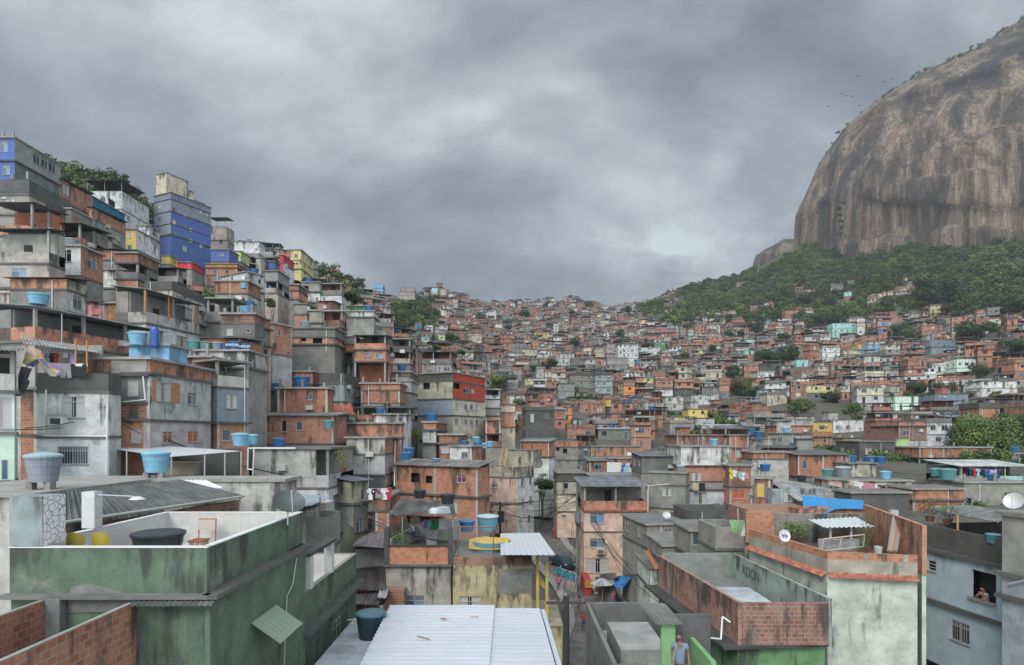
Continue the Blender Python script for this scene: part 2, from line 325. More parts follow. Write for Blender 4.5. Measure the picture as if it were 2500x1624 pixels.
# ------------------------------------------------------------------ windows: shared meshes, a frame with its pane as sub-part
WC = {}
PANES = {'d': (.02,.024,.028), 'g': (.07,.10,.11), 'c': (.42,.41,.37), 'b': (.08,.13,.17), 'w': (.30,.11,.05), 't': (.08,.30,.42), 'o': (.008,.008,.008), 'r': (.45,.10,.05), 'y': (.55,.42,.1), 'v': (.16,.03,.09)}
def win_meshes(w, h, st, pane):
    w = round(w, 1); h = round(h, 1); key = (w, h, st, pane)
    if key in WC: return WC[key]
    fr = MB(); fc = (.42,.43,.43) if st != 'k' else (.06,.06,.06)
    def bar(x0, x1, z0, z1, y0=.03, y1=.10): fr.bx(x0, x1, y0, y1, z0, z1, 'metal', fc)
    t = .045
    if st == 'n': t = .02; fc = (.12, .12, .11)
    bar(-w/2, w/2, -h/2, -h/2+t); bar(-w/2, w/2, h/2-t, h/2); bar(-w/2, -w/2+t, -h/2+t, h/2-t); bar(w/2-t, w/2, -h/2+t, h/2-t)
    if st in 'sgk' and w >= .8:
        zt = h*.22; bar(-w/2+t, w/2-t, zt, zt+t*.8, .035, .095)
        n = 2 if w < 1.9 else 4 if w < 3 else 6
        for k in range(1, n): x = -w/2 + w*k/n; bar(x-t*.4, x+t*.4, -h/2+t, zt, .032, .092)
        bar(-t*.4, t*.4, zt+t*.8, h/2-t, .032, .092)
    elif st == 'l':
        k = max(3, int(h/.16))
        for i in range(1, k): z = -h/2 + h*i/k; bar(-w/2+t, w/2-t, z-.015, z+.015, .03, .09)
    if st != 'n': fr.bx(-w/2-.06, w/2+.06, -.06, .04, -h/2-.06, -h/2-.003, 'concrete', (.3,.3,.28))
    if st == 'g':
        k = max(4, int(w/.14))
        for i in range(1, k): x = -w/2 + w*i/k; fr.bx(x-.01, x+.01, -.03, -.01, -h/2, h/2, 'metal', (.35,.35,.33))
    o = fr.build('window'); me = o.data; bpy.data.objects.remove(o)
    pn = MB(); pc = PANES[pane]
    if pane == 'c' and w > .8:
        pn.face([(-w/2,.08,-h/2), (-w*.08,.08,-h/2), (-w*.08,.08,h/2), (-w/2,.08,h/2)], 'glass', pc)
        pn.face([(-w*.08,.08,-h/2), (w*.1,.08,-h/2), (w*.1,.08,h/2), (-w*.08,.08,h/2)], 'glass', PANES['d'])
        pn.face([(w*.1,.08,-h/2), (w/2,.08,-h/2), (w/2,.08,h/2), (w*.1,.08,h/2)], 'glass', pc)
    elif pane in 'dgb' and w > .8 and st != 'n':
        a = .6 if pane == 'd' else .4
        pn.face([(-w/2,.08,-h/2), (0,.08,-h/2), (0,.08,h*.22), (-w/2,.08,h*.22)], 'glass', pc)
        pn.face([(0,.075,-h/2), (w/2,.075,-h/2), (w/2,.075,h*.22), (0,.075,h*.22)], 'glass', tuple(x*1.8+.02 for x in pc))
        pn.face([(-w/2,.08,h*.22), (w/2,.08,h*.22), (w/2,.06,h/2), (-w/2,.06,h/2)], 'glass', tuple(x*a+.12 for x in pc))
    else: pn.face([(-w/2,.08,-h/2), (w/2,.08,-h/2), (w/2,.08,h/2), (-w/2,.08,h/2)], 'glass', pc)
    o = pn.build('pane'); mp = o.data; bpy.data.objects.remove(o)
    WC[key] = (me, mp); return WC[key]

class Fc:     # a wall plane: origin, unit direction along it, angle
    def __init__(s, O, ang, W): s.O = O; s.a = ang; s.t = (math.cos(ang), math.sin(ang)); s.W = W
    def pt(s, a, z, out=0.): return (s.O[0] + s.t[0]*a + s.t[1]*out, s.O[1] + s.t[1]*a - s.t[0]*out, z)
    def sz(s, px, py):
        u = (px-CX)/F; den = s.t[0] - u*s.t[1]; a = (u*s.O[1] - s.O[0])/den if abs(den) > 1e-6 else 0
        y = s.O[1] + s.t[1]*a; return a, (HZ-py)/F*y
def facade(mb, fc, s0, s1, z0, z1, holes, mat, tint, al=(0, 0), rev=.14):
    hs = [(max(s0, a), min(s1, b), max(z0, c), min(z1, d)) for a, b, c, d in holes if b > s0+.05 and a < s1-.05 and d > z0+.05 and c < z1-.05]
    xs = sorted({s0, s1} | {h[0] for h in hs} | {h[1] for h in hs}); zs = sorted({z0, z1} | {h[2] for h in hs} | {h[3] for h in hs})
    A = lambda z: al[0] + (al[1]-al[0])*(z-z0)/max(.01, z1-z0)
    for a, b in zip(xs, xs[1:]):
        for c, d in zip(zs, zs[1:]):
            if b-a < 1e-4 or d-c < 1e-4: continue
            mx, mz = (a+b)/2, (c+d)/2
            if any(h[0] < mx < h[1] and h[2] < mz < h[3] for h in hs): continue
            mb.face([fc.pt(a, c), fc.pt(b, c), fc.pt(b, d), fc.pt(a, d)], mat, tint, (A(c), A(c), A(d), A(d)))
    for a, b, c, d in hs:
        mb.face([fc.pt(a, c), fc.pt(a, c, -rev), fc.pt(a, d, -rev), fc.pt(a, d)], mat, tint)
        mb.face([fc.pt(b, c, -rev), fc.pt(b, c), fc.pt(b, d), fc.pt(b, d, -rev)], mat, tint)
        mb.face([fc.pt(a, c), fc.pt(b, c), fc.pt(b, c, -rev), fc.pt(a, c, -rev)], mat, tint)
        mb.face([fc.pt(a, d, -rev), fc.pt(b, d, -rev), fc.pt(b, d), fc.pt(a, d)], mat, tint)

class Sink:
    far = False
    def __init__(s, root): s.root = root; s.m = {}
    def mb(s, name, key=0):
        k = (name, key)
        if k not in s.m: s.m[k] = MB()
        return s.m[k]
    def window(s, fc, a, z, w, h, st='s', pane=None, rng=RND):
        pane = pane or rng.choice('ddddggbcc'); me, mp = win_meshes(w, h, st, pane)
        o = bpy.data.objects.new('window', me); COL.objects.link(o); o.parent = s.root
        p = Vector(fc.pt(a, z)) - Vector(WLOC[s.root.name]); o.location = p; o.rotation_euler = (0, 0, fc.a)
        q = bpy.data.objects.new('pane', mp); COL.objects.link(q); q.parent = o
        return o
    def finish(s):
        for (n, k), m in s.m.items(): m.build(n, s.root)
class Far:
    far = True
    def __init__(s, mb): s._m = mb
    def mb(s, name, key=0): return s._m
    def window(s, fc, a, z, w, h, st='s', pane=None, rng=RND):
        pane = pane or rng.choice('ddddddgbc'); m = s._m; fcol = (.38,.38,.36)
        if rng.random() < .55:
            m.face([fc.pt(a-w/2-.07, z-h/2-.07, .02), fc.pt(a+w/2+.07, z-h/2-.07, .02), fc.pt(a+w/2+.07, z+h/2+.07, .02), fc.pt(a-w/2-.07, z+h/2+.07, .02)], 'flat', fcol)
        m.face([fc.pt(a-w/2, z-h/2, .035), fc.pt(a+w/2, z-h/2, .035), fc.pt(a+w/2, z+h/2, .035), fc.pt(a-w/2, z+h/2, .035)], 'flat', PANES[pane])
    def finish(s): pass

def sheet(mb, p00, p10, p11, p01, pitch=.25, amp=.035, mat='roofing', tint=(.2,.2,.19), th=.02):
    """corrugated sheet; ridges run from the p00-p10 edge to the p01-p11 edge"""
    a, b, c, d = map(Vector, (p00, p10, p11, p01)); W = (b-a).length; n = max(2, int(W/pitch*4))
    up = (b-a).cross(d-a).normalized(); up = up if up.z > 0 else -up
    L = (d-a).length; ox, oy = RND.random()*30, RND.random()*30
    rib = mat == 'sheet_metal' and pitch > .3; TT = [i/n for i in range(n+1)]; HH = [amp*math.sin(i*math.pi/2) for i in range(n+1)]
    if rib:          # flat pans between narrow raised ribs
        k_ = max(1, int(W/pitch)); TT, HH = [0.], [0.]
        for q in range(k_):
            for f_, h_ in ((.72, 0), (.76, amp), (.90, amp), (.94, 0)): TT.append((q+f_)/k_); HH.append(h_)
        TT.append(1.); HH.append(0.); n = len(TT)-1
    def row(o):
        r = []
        for i in range(n+1):
            t = TT[i]; h = HH[i] + o
            r.append((a.lerp(b, t)+up*h, d.lerp(c, t)+up*h, t*W))
        return r
    A = row(0); B = row(-th)
    for i in range(n):
        uv = [(A[i][2]+ox, oy), (A[i+1][2]+ox, oy), (A[i+1][2]+ox, oy+L), (A[i][2]+ox, oy+L)]
        mb.face([A[i][0], A[i+1][0], A[i+1][1], A[i][1]], mat, tint, uv=uv)
        mb.face([B[i+1][0], B[i][0], B[i][1], B[i+1][1]], mat, tint, uv=uv)
        mb.face([B[i][0], B[i+1][0], A[i+1][0], A[i][0]], mat, tint); mb.face([A[i][1], A[i+1][1], B[i+1][1], B[i][1]], mat, tint)

# ------------------------------------------------------------------ the described house
HR = []        # picture rectangles of described houses (px0, px1, py0, py1, d)
class House: pass
def H(label, d, x0, x1, segs, w=(), rw=(), lw=(), yaw=0, L=None, R=None, roof='slab', name='house', cat='house', open_=None, postn=3, ptint=None, base=None, cols=0, tin=(.2,.2,.19), rc=None, land=None):
    rng = random.Random(int(x0*7 + segs[0]*13 + d)); h = House(); yaw = -30 if (R is not None and yaw == 0 and PX(x1) > 1150) else yaw; a = rad(yaw)
    u0 = (PX(x0)-CX)/F; O = (u0*d, d); f = Fc(O, a, 0)
    f.W = f.sz(PX(x1), PY(0))[0]; W = f.W; h.f = f; h.W = W
    zs = [(HZ-PY(y))/F*d for y in segs[0::2]]; codes = list(segs[1::2])
    L = L or (4.5 if PX(x1) < 1100 else 7.); cr = f.pt(W, 0); r = Fc((cr[0], cr[1]), a+math.pi/2, L)
    if R is not None:
        s_, _ = r.sz(PX(R), PY(0)); L = max(2., min(30., s_)); r.W = L
    bl = r.pt(L, 0); back = f.pt(0, 0, -L); lf = Fc((back[0], back[1]), a-math.pi/2, L); bk = Fc((bl[0], bl[1]), a+math.pi, W)
    h.r, h.l, h.L, h.zs, h.d = r, lf, L, zs, d
    corners = [f.pt(0, 0)[:2], f.pt(W, 0)[:2], bl[:2], back[:2]]
    tmin = min([T0(*c) for c in corners] + [T0(sum(c[0] for c in corners)/4, sum(c[1] for c in corners)/4)])
    zb = zs[-1]; zbase = min(zb, tmin) - .6 if base is None else base
    h.zb = zb; cx_ = sum(c[0] for c in corners)/4; cy_ = sum(c[1] for c in corners)/4
    root = thing(name, (cx_, cy_, zb), label, cat); h.root = root; S = Sink(root); h.S = S
    FOOT.append((corners, zb, f, W, L)); occ_rect(O, f.t, W, L)
    pxs = [prj((*c, 0))[0] for c in corners]; HR.append((min(pxs), max(pxs), PY(segs[0]), PY(segs[-1]), d))
    # holes
    def holes(lst, fc):
        out = []
        for q in lst:
            x, y, ww, hh = q[:4]; st = q[4] if len(q) > 4 else ''
            s1, z1 = fc.sz(PX(x-ww/2), PY(y+hh/2)); s2, z2 = fc.sz(PX(x+ww/2), PY(y-hh/2)); sm, zm = fc.sz(PX(x), PY(y))
            yv = fc.pt(sm, 0)[1]; hz = hh/CROPS[K[0]][2]/F*yv
            if not (-.2 < sm < fc.W+.2): continue
            W_ = min(fc.W*.9, max(.35, abs(s2-s1))); H_ = max(.35, hz)
            W_ = round(W_, 1); H_ = round(H_, 1); out.append((sm-W_/2, sm+W_/2, zm-H_/2, zm+H_/2, sm, zm, W_, H_, st))
        return out
    hf, hr, hl = holes(w, f), holes(rw, r), holes(lw, lf)
    for i, c in enumerate(codes):          # storeys whose windows were not listed get plain ones
        if c.startswith('_') or name != 'house' or W < 2.4: continue
        z1, z0 = zs[i], zs[i+1]; hh = z1-z0
        if hh < 1.9: continue
        nst = max(1, int(hh/2.9+.35))
        for fc, lst in ((f, hf), (r, hr if cx_ < 0 or yaw < -20 else None), (lf, hl if cx_ > 0 else None)):
            if lst is None or fc.W < 2.4 or any(q[5] < z1 and q[5] > z0 for q in lst) or rng.random() < .22: continue
            for j in range(nst):
                k = max(1, int(fc.W/rng.uniform(2.6, 4.2))); zc = z0+hh/nst*(j+.58)
                for m_ in range(k):
                    ww, wh = rng.choice(((1.2, 1.1), (1., 1.), (1.4, 1.1), (.6, .6), (.8, 1.))); sm = (m_+.5)*fc.W/k+rng.uniform(-.3, .3)
                    if sm-ww/2 > .25 and sm+ww/2 < fc.W-.25 and rng.random() < .85: lst.append((sm-ww/2, sm+ww/2, zc-wh/2, zc+wh/2, sm, zc, ww, wh, rng.choice(('', '', 'G', 'g', 'c'))))
    for fc, hs in ((f, hf), (r, hr), (lf, hl)):
        for q in hs:
            st = ''.join(c for c in q[8] if c in 'SGLNK').lower() or 's'; pn = (''.join(c for c in q[8] if c.islower()) or ' ')[-1].strip() or None
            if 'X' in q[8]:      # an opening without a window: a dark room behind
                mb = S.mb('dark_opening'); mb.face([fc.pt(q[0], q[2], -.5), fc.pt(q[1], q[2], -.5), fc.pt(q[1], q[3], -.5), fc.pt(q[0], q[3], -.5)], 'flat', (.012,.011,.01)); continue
            S.window(fc, q[4], q[5], q[6], q[7], st, pn, rng)
    n = len(codes); zt_all = zs[0]
    for i, c in enumerate(codes):
        z1, z0 = zs[i], zs[i+1]
        if i == n-1: z0 = zbase
        op = c.startswith('_'); cc = c[-1] if len(c) > 1 else c; ti = vary(TI[cc], .08, rng); m_ = mt(cc)
        al = (1.-min(1, (zt_all-z0)/5), 1.-min(1, (zt_all-z1)/5)) if not op else (0, .6)
        if op:       # open storey: low wall, posts, dark back
            ph = min(1.05, (z1-z0)*.45); mb = S.mb('parapet', i)
            mb.box(O, f.t, 0, W, 0, .14, z0, z0+ph, m_, ti, (.5, 1.)); mb.box(O, f.t, W-.14, W, .14, L, z0, z0+ph, m_, ti, (.5, 1.)); mb.box(O, f.t, 0, .14, .14, L, z0, z0+ph, m_, ti, (.5, 1.))
            k = max(2, int(W/3.2)+1)
            for j in range(k): q = (W-.2)*j/(k-1); S.mb('post', (i, j)).box(O, f.t, q, q+.2, .02, .22, z0+ph, z1, 'concrete', vary(TI['G'], .2, rng))
            S.mb('post', (i, 's')).box(O, f.t, W-.2, W-.02, L*.5, L*.5+.2, z0+ph, z1, 'concrete', TI['G'])
            mb = S.mb('back_wall', i); ti2 = vary(TI[rng.choice('GbLg')], .1, rng); k2 = min(L*.55, 3.5)
            mb.box(O, f.t, .14, W-.14, k2, k2+.15, z0, z1, 'plaster', ti2, (0, 0)); mb.box(O, f.t, 0, .15, k2+.15, L, z0, z1, 'plaster', ti2); mb.box(O, f.t, W-.15, W, k2+.15, L, z0, z1, 'plaster', ti2)
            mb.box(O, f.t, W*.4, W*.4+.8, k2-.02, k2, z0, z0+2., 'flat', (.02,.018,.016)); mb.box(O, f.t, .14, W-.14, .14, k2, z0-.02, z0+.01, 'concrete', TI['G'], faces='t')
        else:
            mb = S.mb('wall', i)
            facade(mb, f, 0, W, z0, z1, [q[:4] for q in hf], m_, ti, al); rk = rc[i] if rc else cc; mr = S.mb('wall', (i, 'r')) if rk != cc else mb; facade(mr, r, 0, L, z0, z1, [q[:4] for q in hr], mt(rk), ti if rk == cc else vary(TI[rk], .08, rng), al)
            facade(mb, lf, 0, L, z0, z1, [q[:4] for q in hl], m_, ti, al); facade(mb, bk, 0, W, z0, z1, [], m_, ti, al)
            if cc in BRK and z1-z0 > 1.5:
                k = max(2, int(W/3.3)+1)
                for j in range(k):
                    mb = S.mb('column', (i, j))
                    q = (W-.2)*j/(k-1)
                    if any(x_[0]-.25 < q < x_[1]+.05 for x_ in hf if x_[2] < z1 and x_[3] > z0): continue
                    mb.box(O, f.t, q, q+.2, -.012, .1, z0, z1, 'concrete', vary(TI['L'], .2, rng), faces='frl')
        if i > 0 and codes[i-1] != c or (i > 0 and z1-z0 > 1.6):
            mb = S.mb('floor_slab', i); e = rng.choice((.05, .1, .22)); mb.box(O, f.t, -e, W+e, -e, L*.98, z1-.1, z1+.08, 'concrete', vary(SLAB, .3, rng), faces='frltu')
    if roof == 'slab':
        e = .2; S.mb('roof').box(O, f.t, -e, W+e, -e, L+e, zt_all+.002, zt_all+.17, 'concrete', vary(TI['G'], .3, rng), topmat=('concrete', vary(TI['g'], .2, rng)))
    elif roof == 'parapet':      # the top band is a parapet round a sunken flat roof
        zr = zs[1] if len(zs) > 2 else zt_all-.9
        S.mb('roof').box(O, f.t, .15, W-.15, .15, L-.15, zr-.1, zr+.02, 'concrete', vary(TI['g'], .2, rng), faces='t')
        c = codes[0][-1]; mb = S.mb('parapet'); ti = vary(TI[c], .1, rng); m_ = mt(c)
        for q in ((.005, W-.005, .005, .15), (.005, W-.005, L-.15, L-.005), (.005, .15, .15, L-.15), (W-.15, W-.005, .15, L-.15)):
            mb.box(O, f.t, *q, zr, zt_all+.02, m_, ti, (.4, 1))
    elif roof.startswith('tin'):
        dz = .5; q = .35; mb = S.mb('roof'); zf, zk = (zt_all+.05, zt_all+.05+dz) if roof != 'tinb' else (zt_all+.05+dz, zt_all+.05)
        P = lambda s_, w_, z_: (O[0]+f.t[0]*s_-f.t[1]*w_, O[1]+f.t[1]*s_+f.t[0]*w_, z_)
        sheet(mb, P(-q, -q, zf), P(W+q, -q, zf), P(W+q, L+q, zk), P(-q, L+q, zk), tint=vary(tin, .15, rng), pitch=.3 if d > 60 else .2)
        S.mb('wall', 'g').box(O, f.t, .01, W-.01, L-.1, L-.01, zt_all, zt_all+dz*.9, 'plaster', TI['G'])
    elif roof == 'canopy':       # sheet roof on posts above the flat roof
        hh = 2.1; q = .4; S.mb('roof').box(O, f.t, 0, W, 0, L, zt_all+.002, zt_all+.1, 'concrete', TI['g'])
        P = lambda s_, w_, z_: (O[0]+f.t[0]*s_-f.t[1]*w_, O[1]+f.t[1]*s_+f.t[0]*w_, z_); zf = zt_all+hh
        sheet(S.mb('canopy'), P(-q, -q, zf), P(W+q, -q, zf), P(W+q, L*.8, zf+.35), P(-q, L*.8, zf+.35), tint=vary(tin, .15, rng), pitch=.3)
        k = max(2, int(W/3)+1)
        for j in range(k):
            x = .1+(W-.2)*j/(k-1); S.mb('post', ('c', j)).tube(P(x, .1, zt_all+.1), P(x, .1, zf), .05, seg=5, tint=(.25,.24,.22)); S.mb('post', ('d', j)).tube(P(x, L*.75, zt_all+.1), P(x, L*.75, zf+.3), .05, seg=5, tint=(.25,.24,.22))
    if rng.random() < .6 and W > 2.5 and name == 'house':     # a white down-pipe
        s_ = rng.uniform(.1, .9)*W
        if not any(q[0]-.1 < s_ < q[1]+.1 for q in hf): S.mb('pipe').tube(f.pt(s_, zs[0]-.1, .06), f.pt(s_, zs[-1], .06), .045, seg=5, tint=(.55, .55, .52))
    if roof in ('slab', 'parapet') and rng.random() < .45 and name == 'house' and W > 3:   # stubs of columns left for the next storey
        for k in range(3): p_ = f.pt(.2+k*(W-.6)/2, 0, -.3); S.mb('column_stub', k).bx(p_[0]-.1, p_[0]+.1, p_[1]-.1, p_[1]+.1, zt_all+.18, zt_all+.18+rng.uniform(.4, 1.), 'concrete', TI['G'])
    if name == 'house' and roof in ('slab', 'parapet') and W > 2.8 and d > 40:
        q = f.pt(rng.uniform(.8, W-.8), 0, -1.2); zq = zt_all+.18 if roof == 'slab' else (zs[1] if len(zs) > 2 else zt_all-.9)+.03; v_ = rng.random(); lb = ' '.join(label.split()[:10])
        if v_ < .3: tank(q[0], q[1], zq, rng.uniform(1.05, 1.4), rng.choice(('blue', 'blue', 'light blue', 'grey')), 'round water tank on the '+lb, hs=rng.uniform(.9, 1.1))
        elif v_ < .42: antenna((q[0], q[1], zq), rng.uniform(1.4, 2.2), 'spindly aerial on the '+lb)
        elif v_ < .52: dish((q[0], q[1], zq), .75, rng.uniform(-30, 40), 'small grey dish on the '+lb)
    for fc in (f, r):
        if rng.random() < .3 and fc.W > 3 and name == 'house': s_ = rng.uniform(.6, fc.W-1.2); z_ = zs[0]-rng.uniform(1.6, 2.2); S.mb('air_conditioner', fc.a).box(fc.O, fc.t, s_, s_+.7, -.38, 0, z_, z_+.45, 'metal', (.45, .45, .42))
    h.zt = zt_all
    if land: LAND.append(((min(pxs)+max(pxs))/2, PY((segs[0]+segs[-1])/2), land))
    S.finish(); S.m = {}
    return h
def part(h, name, fn):
    """add one more part to a described house; fn fills the mesh builder"""
    m = MB(); fn(m); return m.build(name, h.root if hasattr(h, 'root') else h)

LAND = []
# ------------------------------------------------------------------ the undescribed house of the hillside
WALLP = [('B', .25), ('b', .13), ('D', .08), ('G', .17), ('g', .09), ('L', .11), ('W', .10), ('C', .06), ('K', .05), ('k', .02)]
CLR = ['u', 'A', 'Y', 'y', 'P', 'p', 'N', 'U', 'E', 'O', 's', 'W', 'C', 'T']
def pick(rng, lst):
    x = rng.random()*sum(b for a, b in lst)
    for a, b in lst:
        x -= b
        if x <= 0: return a
    return lst[0][0]
def gen(S, O, ang, W, L, zbase, zf, nf, rng, main=None, far=False, px=1250, roofk=None, hf=None, pure=False):
    f = Fc(O, ang, W); t = f.t; info = {}
    cr = f.pt(W, 0); r = Fc(cr[:2], ang+math.pi/2, L); bl = f.pt(0, 0, -L); lf = Fc(bl[:2], ang-math.pi/2, L); brp = f.pt(W, 0, -L); bk = Fc(brp[:2], ang+math.pi, W)
    main = main or (pick(rng, WALLP) if rng.random() > .075 else rng.choice(CLR)); hf = hf or rng.uniform(2.55, 2.9); z = zf; top = zf + nf*hf; codes = []
    roofk = roofk or pick(rng, [('par', .33), ('slab', .22), ('can', .24), ('tin', .21)])
    if far and px > 0 and z - zbase > .3:
        pass
    nwin = 0
    for i in range(nf):
        c = main if pure or rng.random() < .62 else pick(rng, WALLP); codes.append(c); ti = vary(TI[c], .16, rng); m_ = mt(c)
        z0 = zbase if i == 0 else z; z1 = z + hf; wl = max(0., .25+.75*(i+1-nf+1)/1.) if nf > 1 else 1
        al = ((.15 if i < nf-1 else .35), (.35 if i < nf-1 else .95)); hs = []; hr = []; hl = []
        op = (not pure and rng.random() < .13 and i == nf-1 and W > 4)
        wz = z + 1.55; k = max(1, int(W/rng.uniform(2.0, 3.4)))
        if op:
            ph = .95; mb = S.mb('parapet', i); mb.box(O, t, 0, W, 0, .14, z0, z+ph, m_, ti, (.3, .9)); mb.box(O, t, 0, .14, .14, L, z0, z+ph, m_, ti, (.3, .9), faces='frlbt'); mb.box(O, t, W-.14, W, .14, L, z0, z+ph, m_, ti, (.3, .9))
            mb = S.mb('back_wall', i); mb.box(O, t, .14, W-.14, min(2.5, L*.5), L, z0, z1-.15, 'plaster', vary(TI[rng.choice('GgLb')], .2, rng), faces='frlb')
            kk = max(2, int(W/2.8)+1)
            for j in range(kk): q = (W-.2)*j/(kk-1); S.mb('post', (i, j)).box(O, t, q, q+.2, .01, .2, z+ph, z1-.1, 'concrete', TI['G'], faces='frl')
        else:
            for j in range(k):
                if rng.random() < .12: continue
                s_ = (j+.5)*W/k + rng.uniform(-.25, .25); ww, wh = rng.choice(((1.2, 1.1), (1.0, 1.0), (1.4, 1.2), (.6, .6), (.8, 1.0), (1.2, 1.0), (.8, 1.9)))
                if s_-ww/2 < .25 or s_+ww/2 > W-.25: continue
                zz = wz if wh < 1.5 else z + 1.05; hs.append((s_, zz, ww, wh))
            for lst in (hr, hl):
                if rng.random() < .6:
                    for j in range(1, 1+max(1, int(L/3.5))):
                        if rng.random() < .75: lst.append(((j-.5)*L/max(1, int(L/3.5))+rng.uniform(-.3, .3), wz, rng.choice((.6, 1.0, 1.2)), rng.choice((.6, 1.0))))
            mb = S.mb('wall', i)
            if far:
                mb.box(O, t, 0, W, 0, L, z0, z1, m_, ti, al, faces='frl')
            else:
                for fc, lst in ((f, hs), (r, hr), (lf, hl)): facade(mb, fc, 0, fc.W, z0, z1, [(q[0]-q[2]/2, q[0]+q[2]/2, q[1]-q[3]/2, q[1]+q[3]/2) for q in lst], m_, ti, al)
                facade(mb, bk, 0, W, z0, z1, [], m_, ti, al)
            if c in BRK and i > 0 or (c in BRK and not far):
                kk = 2 if W < 5 else 3
                for j in range(kk):
                    mb = S.mb('column', (i, j))
                    q = (W-.2)*j/(kk-1)
                    if not any(abs(x_[0]-q-.1) < x_[2]/2+.12 for x_ in hs): mb.box(O, t, q, q+.2, -.012, .1, max(z0, z-.5), z1, 'concrete', vary(TI['G'], .3, rng), faces='frl')
            for fc, lst in ((f, hs), (r, hr), (lf, hl)):
                if far and ((fc is r and px > 1350) or (fc is lf and px < 1150)): continue
                for q in lst: S.window(fc, *q[:4], rng=rng); nwin += 1
        # storey line
        if i < nf-1 or roofk != 'tin':
            e = rng.choice((.04, .08, .18, .35)); mb = S.mb('floor_slab', i); mb.box(O, t, -e, W+e, -e, L, z1-.12, z1+.06, 'concrete', vary(SLAB, .35, rng), faces='frltu' if not far else 'frlt')
        z = z1
    P = lambda s_, w_, z_: (O[0]+t[0]*s_-t[1]*w_, O[1]+t[1]*s_+t[0]*w_, z_)
    if roofk == 'par':
        c = rng.choice('BBDDGgKb') if rng.random() < .7 else main; ph = rng.uniform(.6, 1.15); mb = S.mb('parapet', 'r'); ti = vary(TI[c], .15, rng); m_ = mt(c)
        for q in ((0, W, 0, .15), (0, .15, .15, L), (W-.15, W, .15, L), (.15, W-.15, L-.15, L)): mb.box(O, t, *q, z+.06, z+ph, m_, ti, (.5, 1), faces='frlbt')
        info['roof'] = 'brick parapet' if c in BRK else 'grey parapet'
    elif roofk == 'tin':
        dz = rng.uniform(.3, .9); e = .3; tt = vary(rng.choice(((.2,.2,.19), (.13,.13,.12), (.3,.3,.3), (.42,.43,.44), (.16,.11,.09))), .2, rng); mb = S.mb('roof')
        if far:
            mb.face([P(-e, -e, z), P(W+e, -e, z), P(W+e, L, z+dz), P(-e, L, z+dz)], 'roofing', tt); mb.face([P(-e, -e, z-.12), P(W+e, -e, z-.12), P(W+e, -e, z), P(-e, -e, z)], 'flat', tuple(x*.5 for x in tt))
            mb.face([P(W, 0, z), P(W, L, z), P(W, L, z+dz)], m_, ti); mb.face([P(0, L, z), P(0, 0, z), P(0, L, z+dz)], m_, ti)
        else:
            sheet(mb, P(-e, -e, z+.06), P(W+e, -e, z+.06), P(W+e, L, z+dz), P(-e, L, z+dz), tint=tt, pitch=.35)
            m2 = S.mb('wall', 'g'); m2.face([P(W, 0, z), P(W, L, z), P(W, L, z+dz-.05)], m_, ti); m2.face([P(0, L, z), P(0, 0, z), P(0, L, z+dz-.05)], m_, ti); m2.face([P(W, L, z), P(0, L, z), P(0, L, z+dz-.05), P(W, L, z+dz-.05)], m_, ti)
        info['roof'] = 'sloping sheet roof'
    elif roofk == 'can':
        hh = rng.uniform(1.7, 2.4); ph = rng.uniform(.5, 1.); c = rng.choice('BDGgKb'); ti = vary(TI[c], .15, rng); mb = S.mb('parapet', 'r')
        for q in ((0, W, 0, .14), (0, .14, .14, L), (W-.14, W, .14, L)): mb.box(O, t, *q, z+.06, z+ph, mt(c), ti, (.5, 1), faces='frlbt')
        w0 = rng.uniform(0, W*.4) if rng.random() < .4 else 0
        for s_ in (w0+.1, (w0+W)/2, W-.1):
            S.mb('post', ('r', s_)).box(O, t, s_-.07, s_+.07, .02, .16, z+ph, z+hh, 'concrete', TI['g'], faces='frl'); S.mb('post', ('q', s_)).box(O, t, s_-.07, s_+.07, L*.8, L*.8+.14, z+.06, z+hh, 'concrete', TI['g'], faces='frl')
        tt = vary(rng.choice(((.2,.2,.19), (.12,.12,.11), (.35,.35,.35), (.5,.52,.54), (.1,.1,.1))), .2, rng); e = .35; mb = S.mb('canopy')
        if far:
            mb.box(O, t, w0-e, W+e, -e, L*.9, z+hh, z+hh+.1, 'roofing', tt, faces='frltu')
        else: sheet(mb, P(w0-e, -e, z+hh), P(W+e, -e, z+hh), P(W+e, L*.9, z+hh+.3), P(w0-e, L*.9, z+hh+.3), tint=tt, pitch=.35)
        if rng.random() < .6: S.mb('back_wall', 'r').box(O, t, w0+.2, W-.2, L*.82, L*.9, z+.06, z+hh, 'brick', vary(TI['b'], .2, rng), faces='frl')
        if rng.random() < (.25 if far else .2):
            for j in range(rng.randint(3, 8)):
                cc = rng.choice(((.6,.6,.58), (.5,.5,.5), (.05,.12,.35), (.45,.04,.04), (.5,.4,.1), (.35,.1,.2), (.04,.04,.05), (.1,.3,.4))); s_ = w0+.3+j*.55
                if s_ < W-.5 and far: S.mb('x').box(O, t, s_, s_+.42, .3, .34, z+hh-.9, z+hh-.25, 'flat', cc, faces='fb')
        info['roof'] = 'roof canopy on posts'
    else: info['roof'] = 'bare flat roof'
    if roofk in ('slab', 'par') and rng.random() < .4:
        for k in range(3): q = P(.25+k*(W-.5)/2, .25 if rng.random() < .7 else L-.3, 0); S.mb('column_stub', k).bx(q[0]-.1, q[0]+.1, q[1]-.1, q[1]+.1, z+.06, z+(1.1 if roofk == 'par' else .1)+rng.uniform(.4, .8), 'concrete', TI['g'], faces='frlt')
    if rng.random() < .35 and not (far and W < 4):
        q = rng.uniform(.3, W-.3); S.mb('pipe').box(O, t, q, q+.08, -.1, -.02, zf, z, 'flat', (.5, .5, .47), faces='frl')
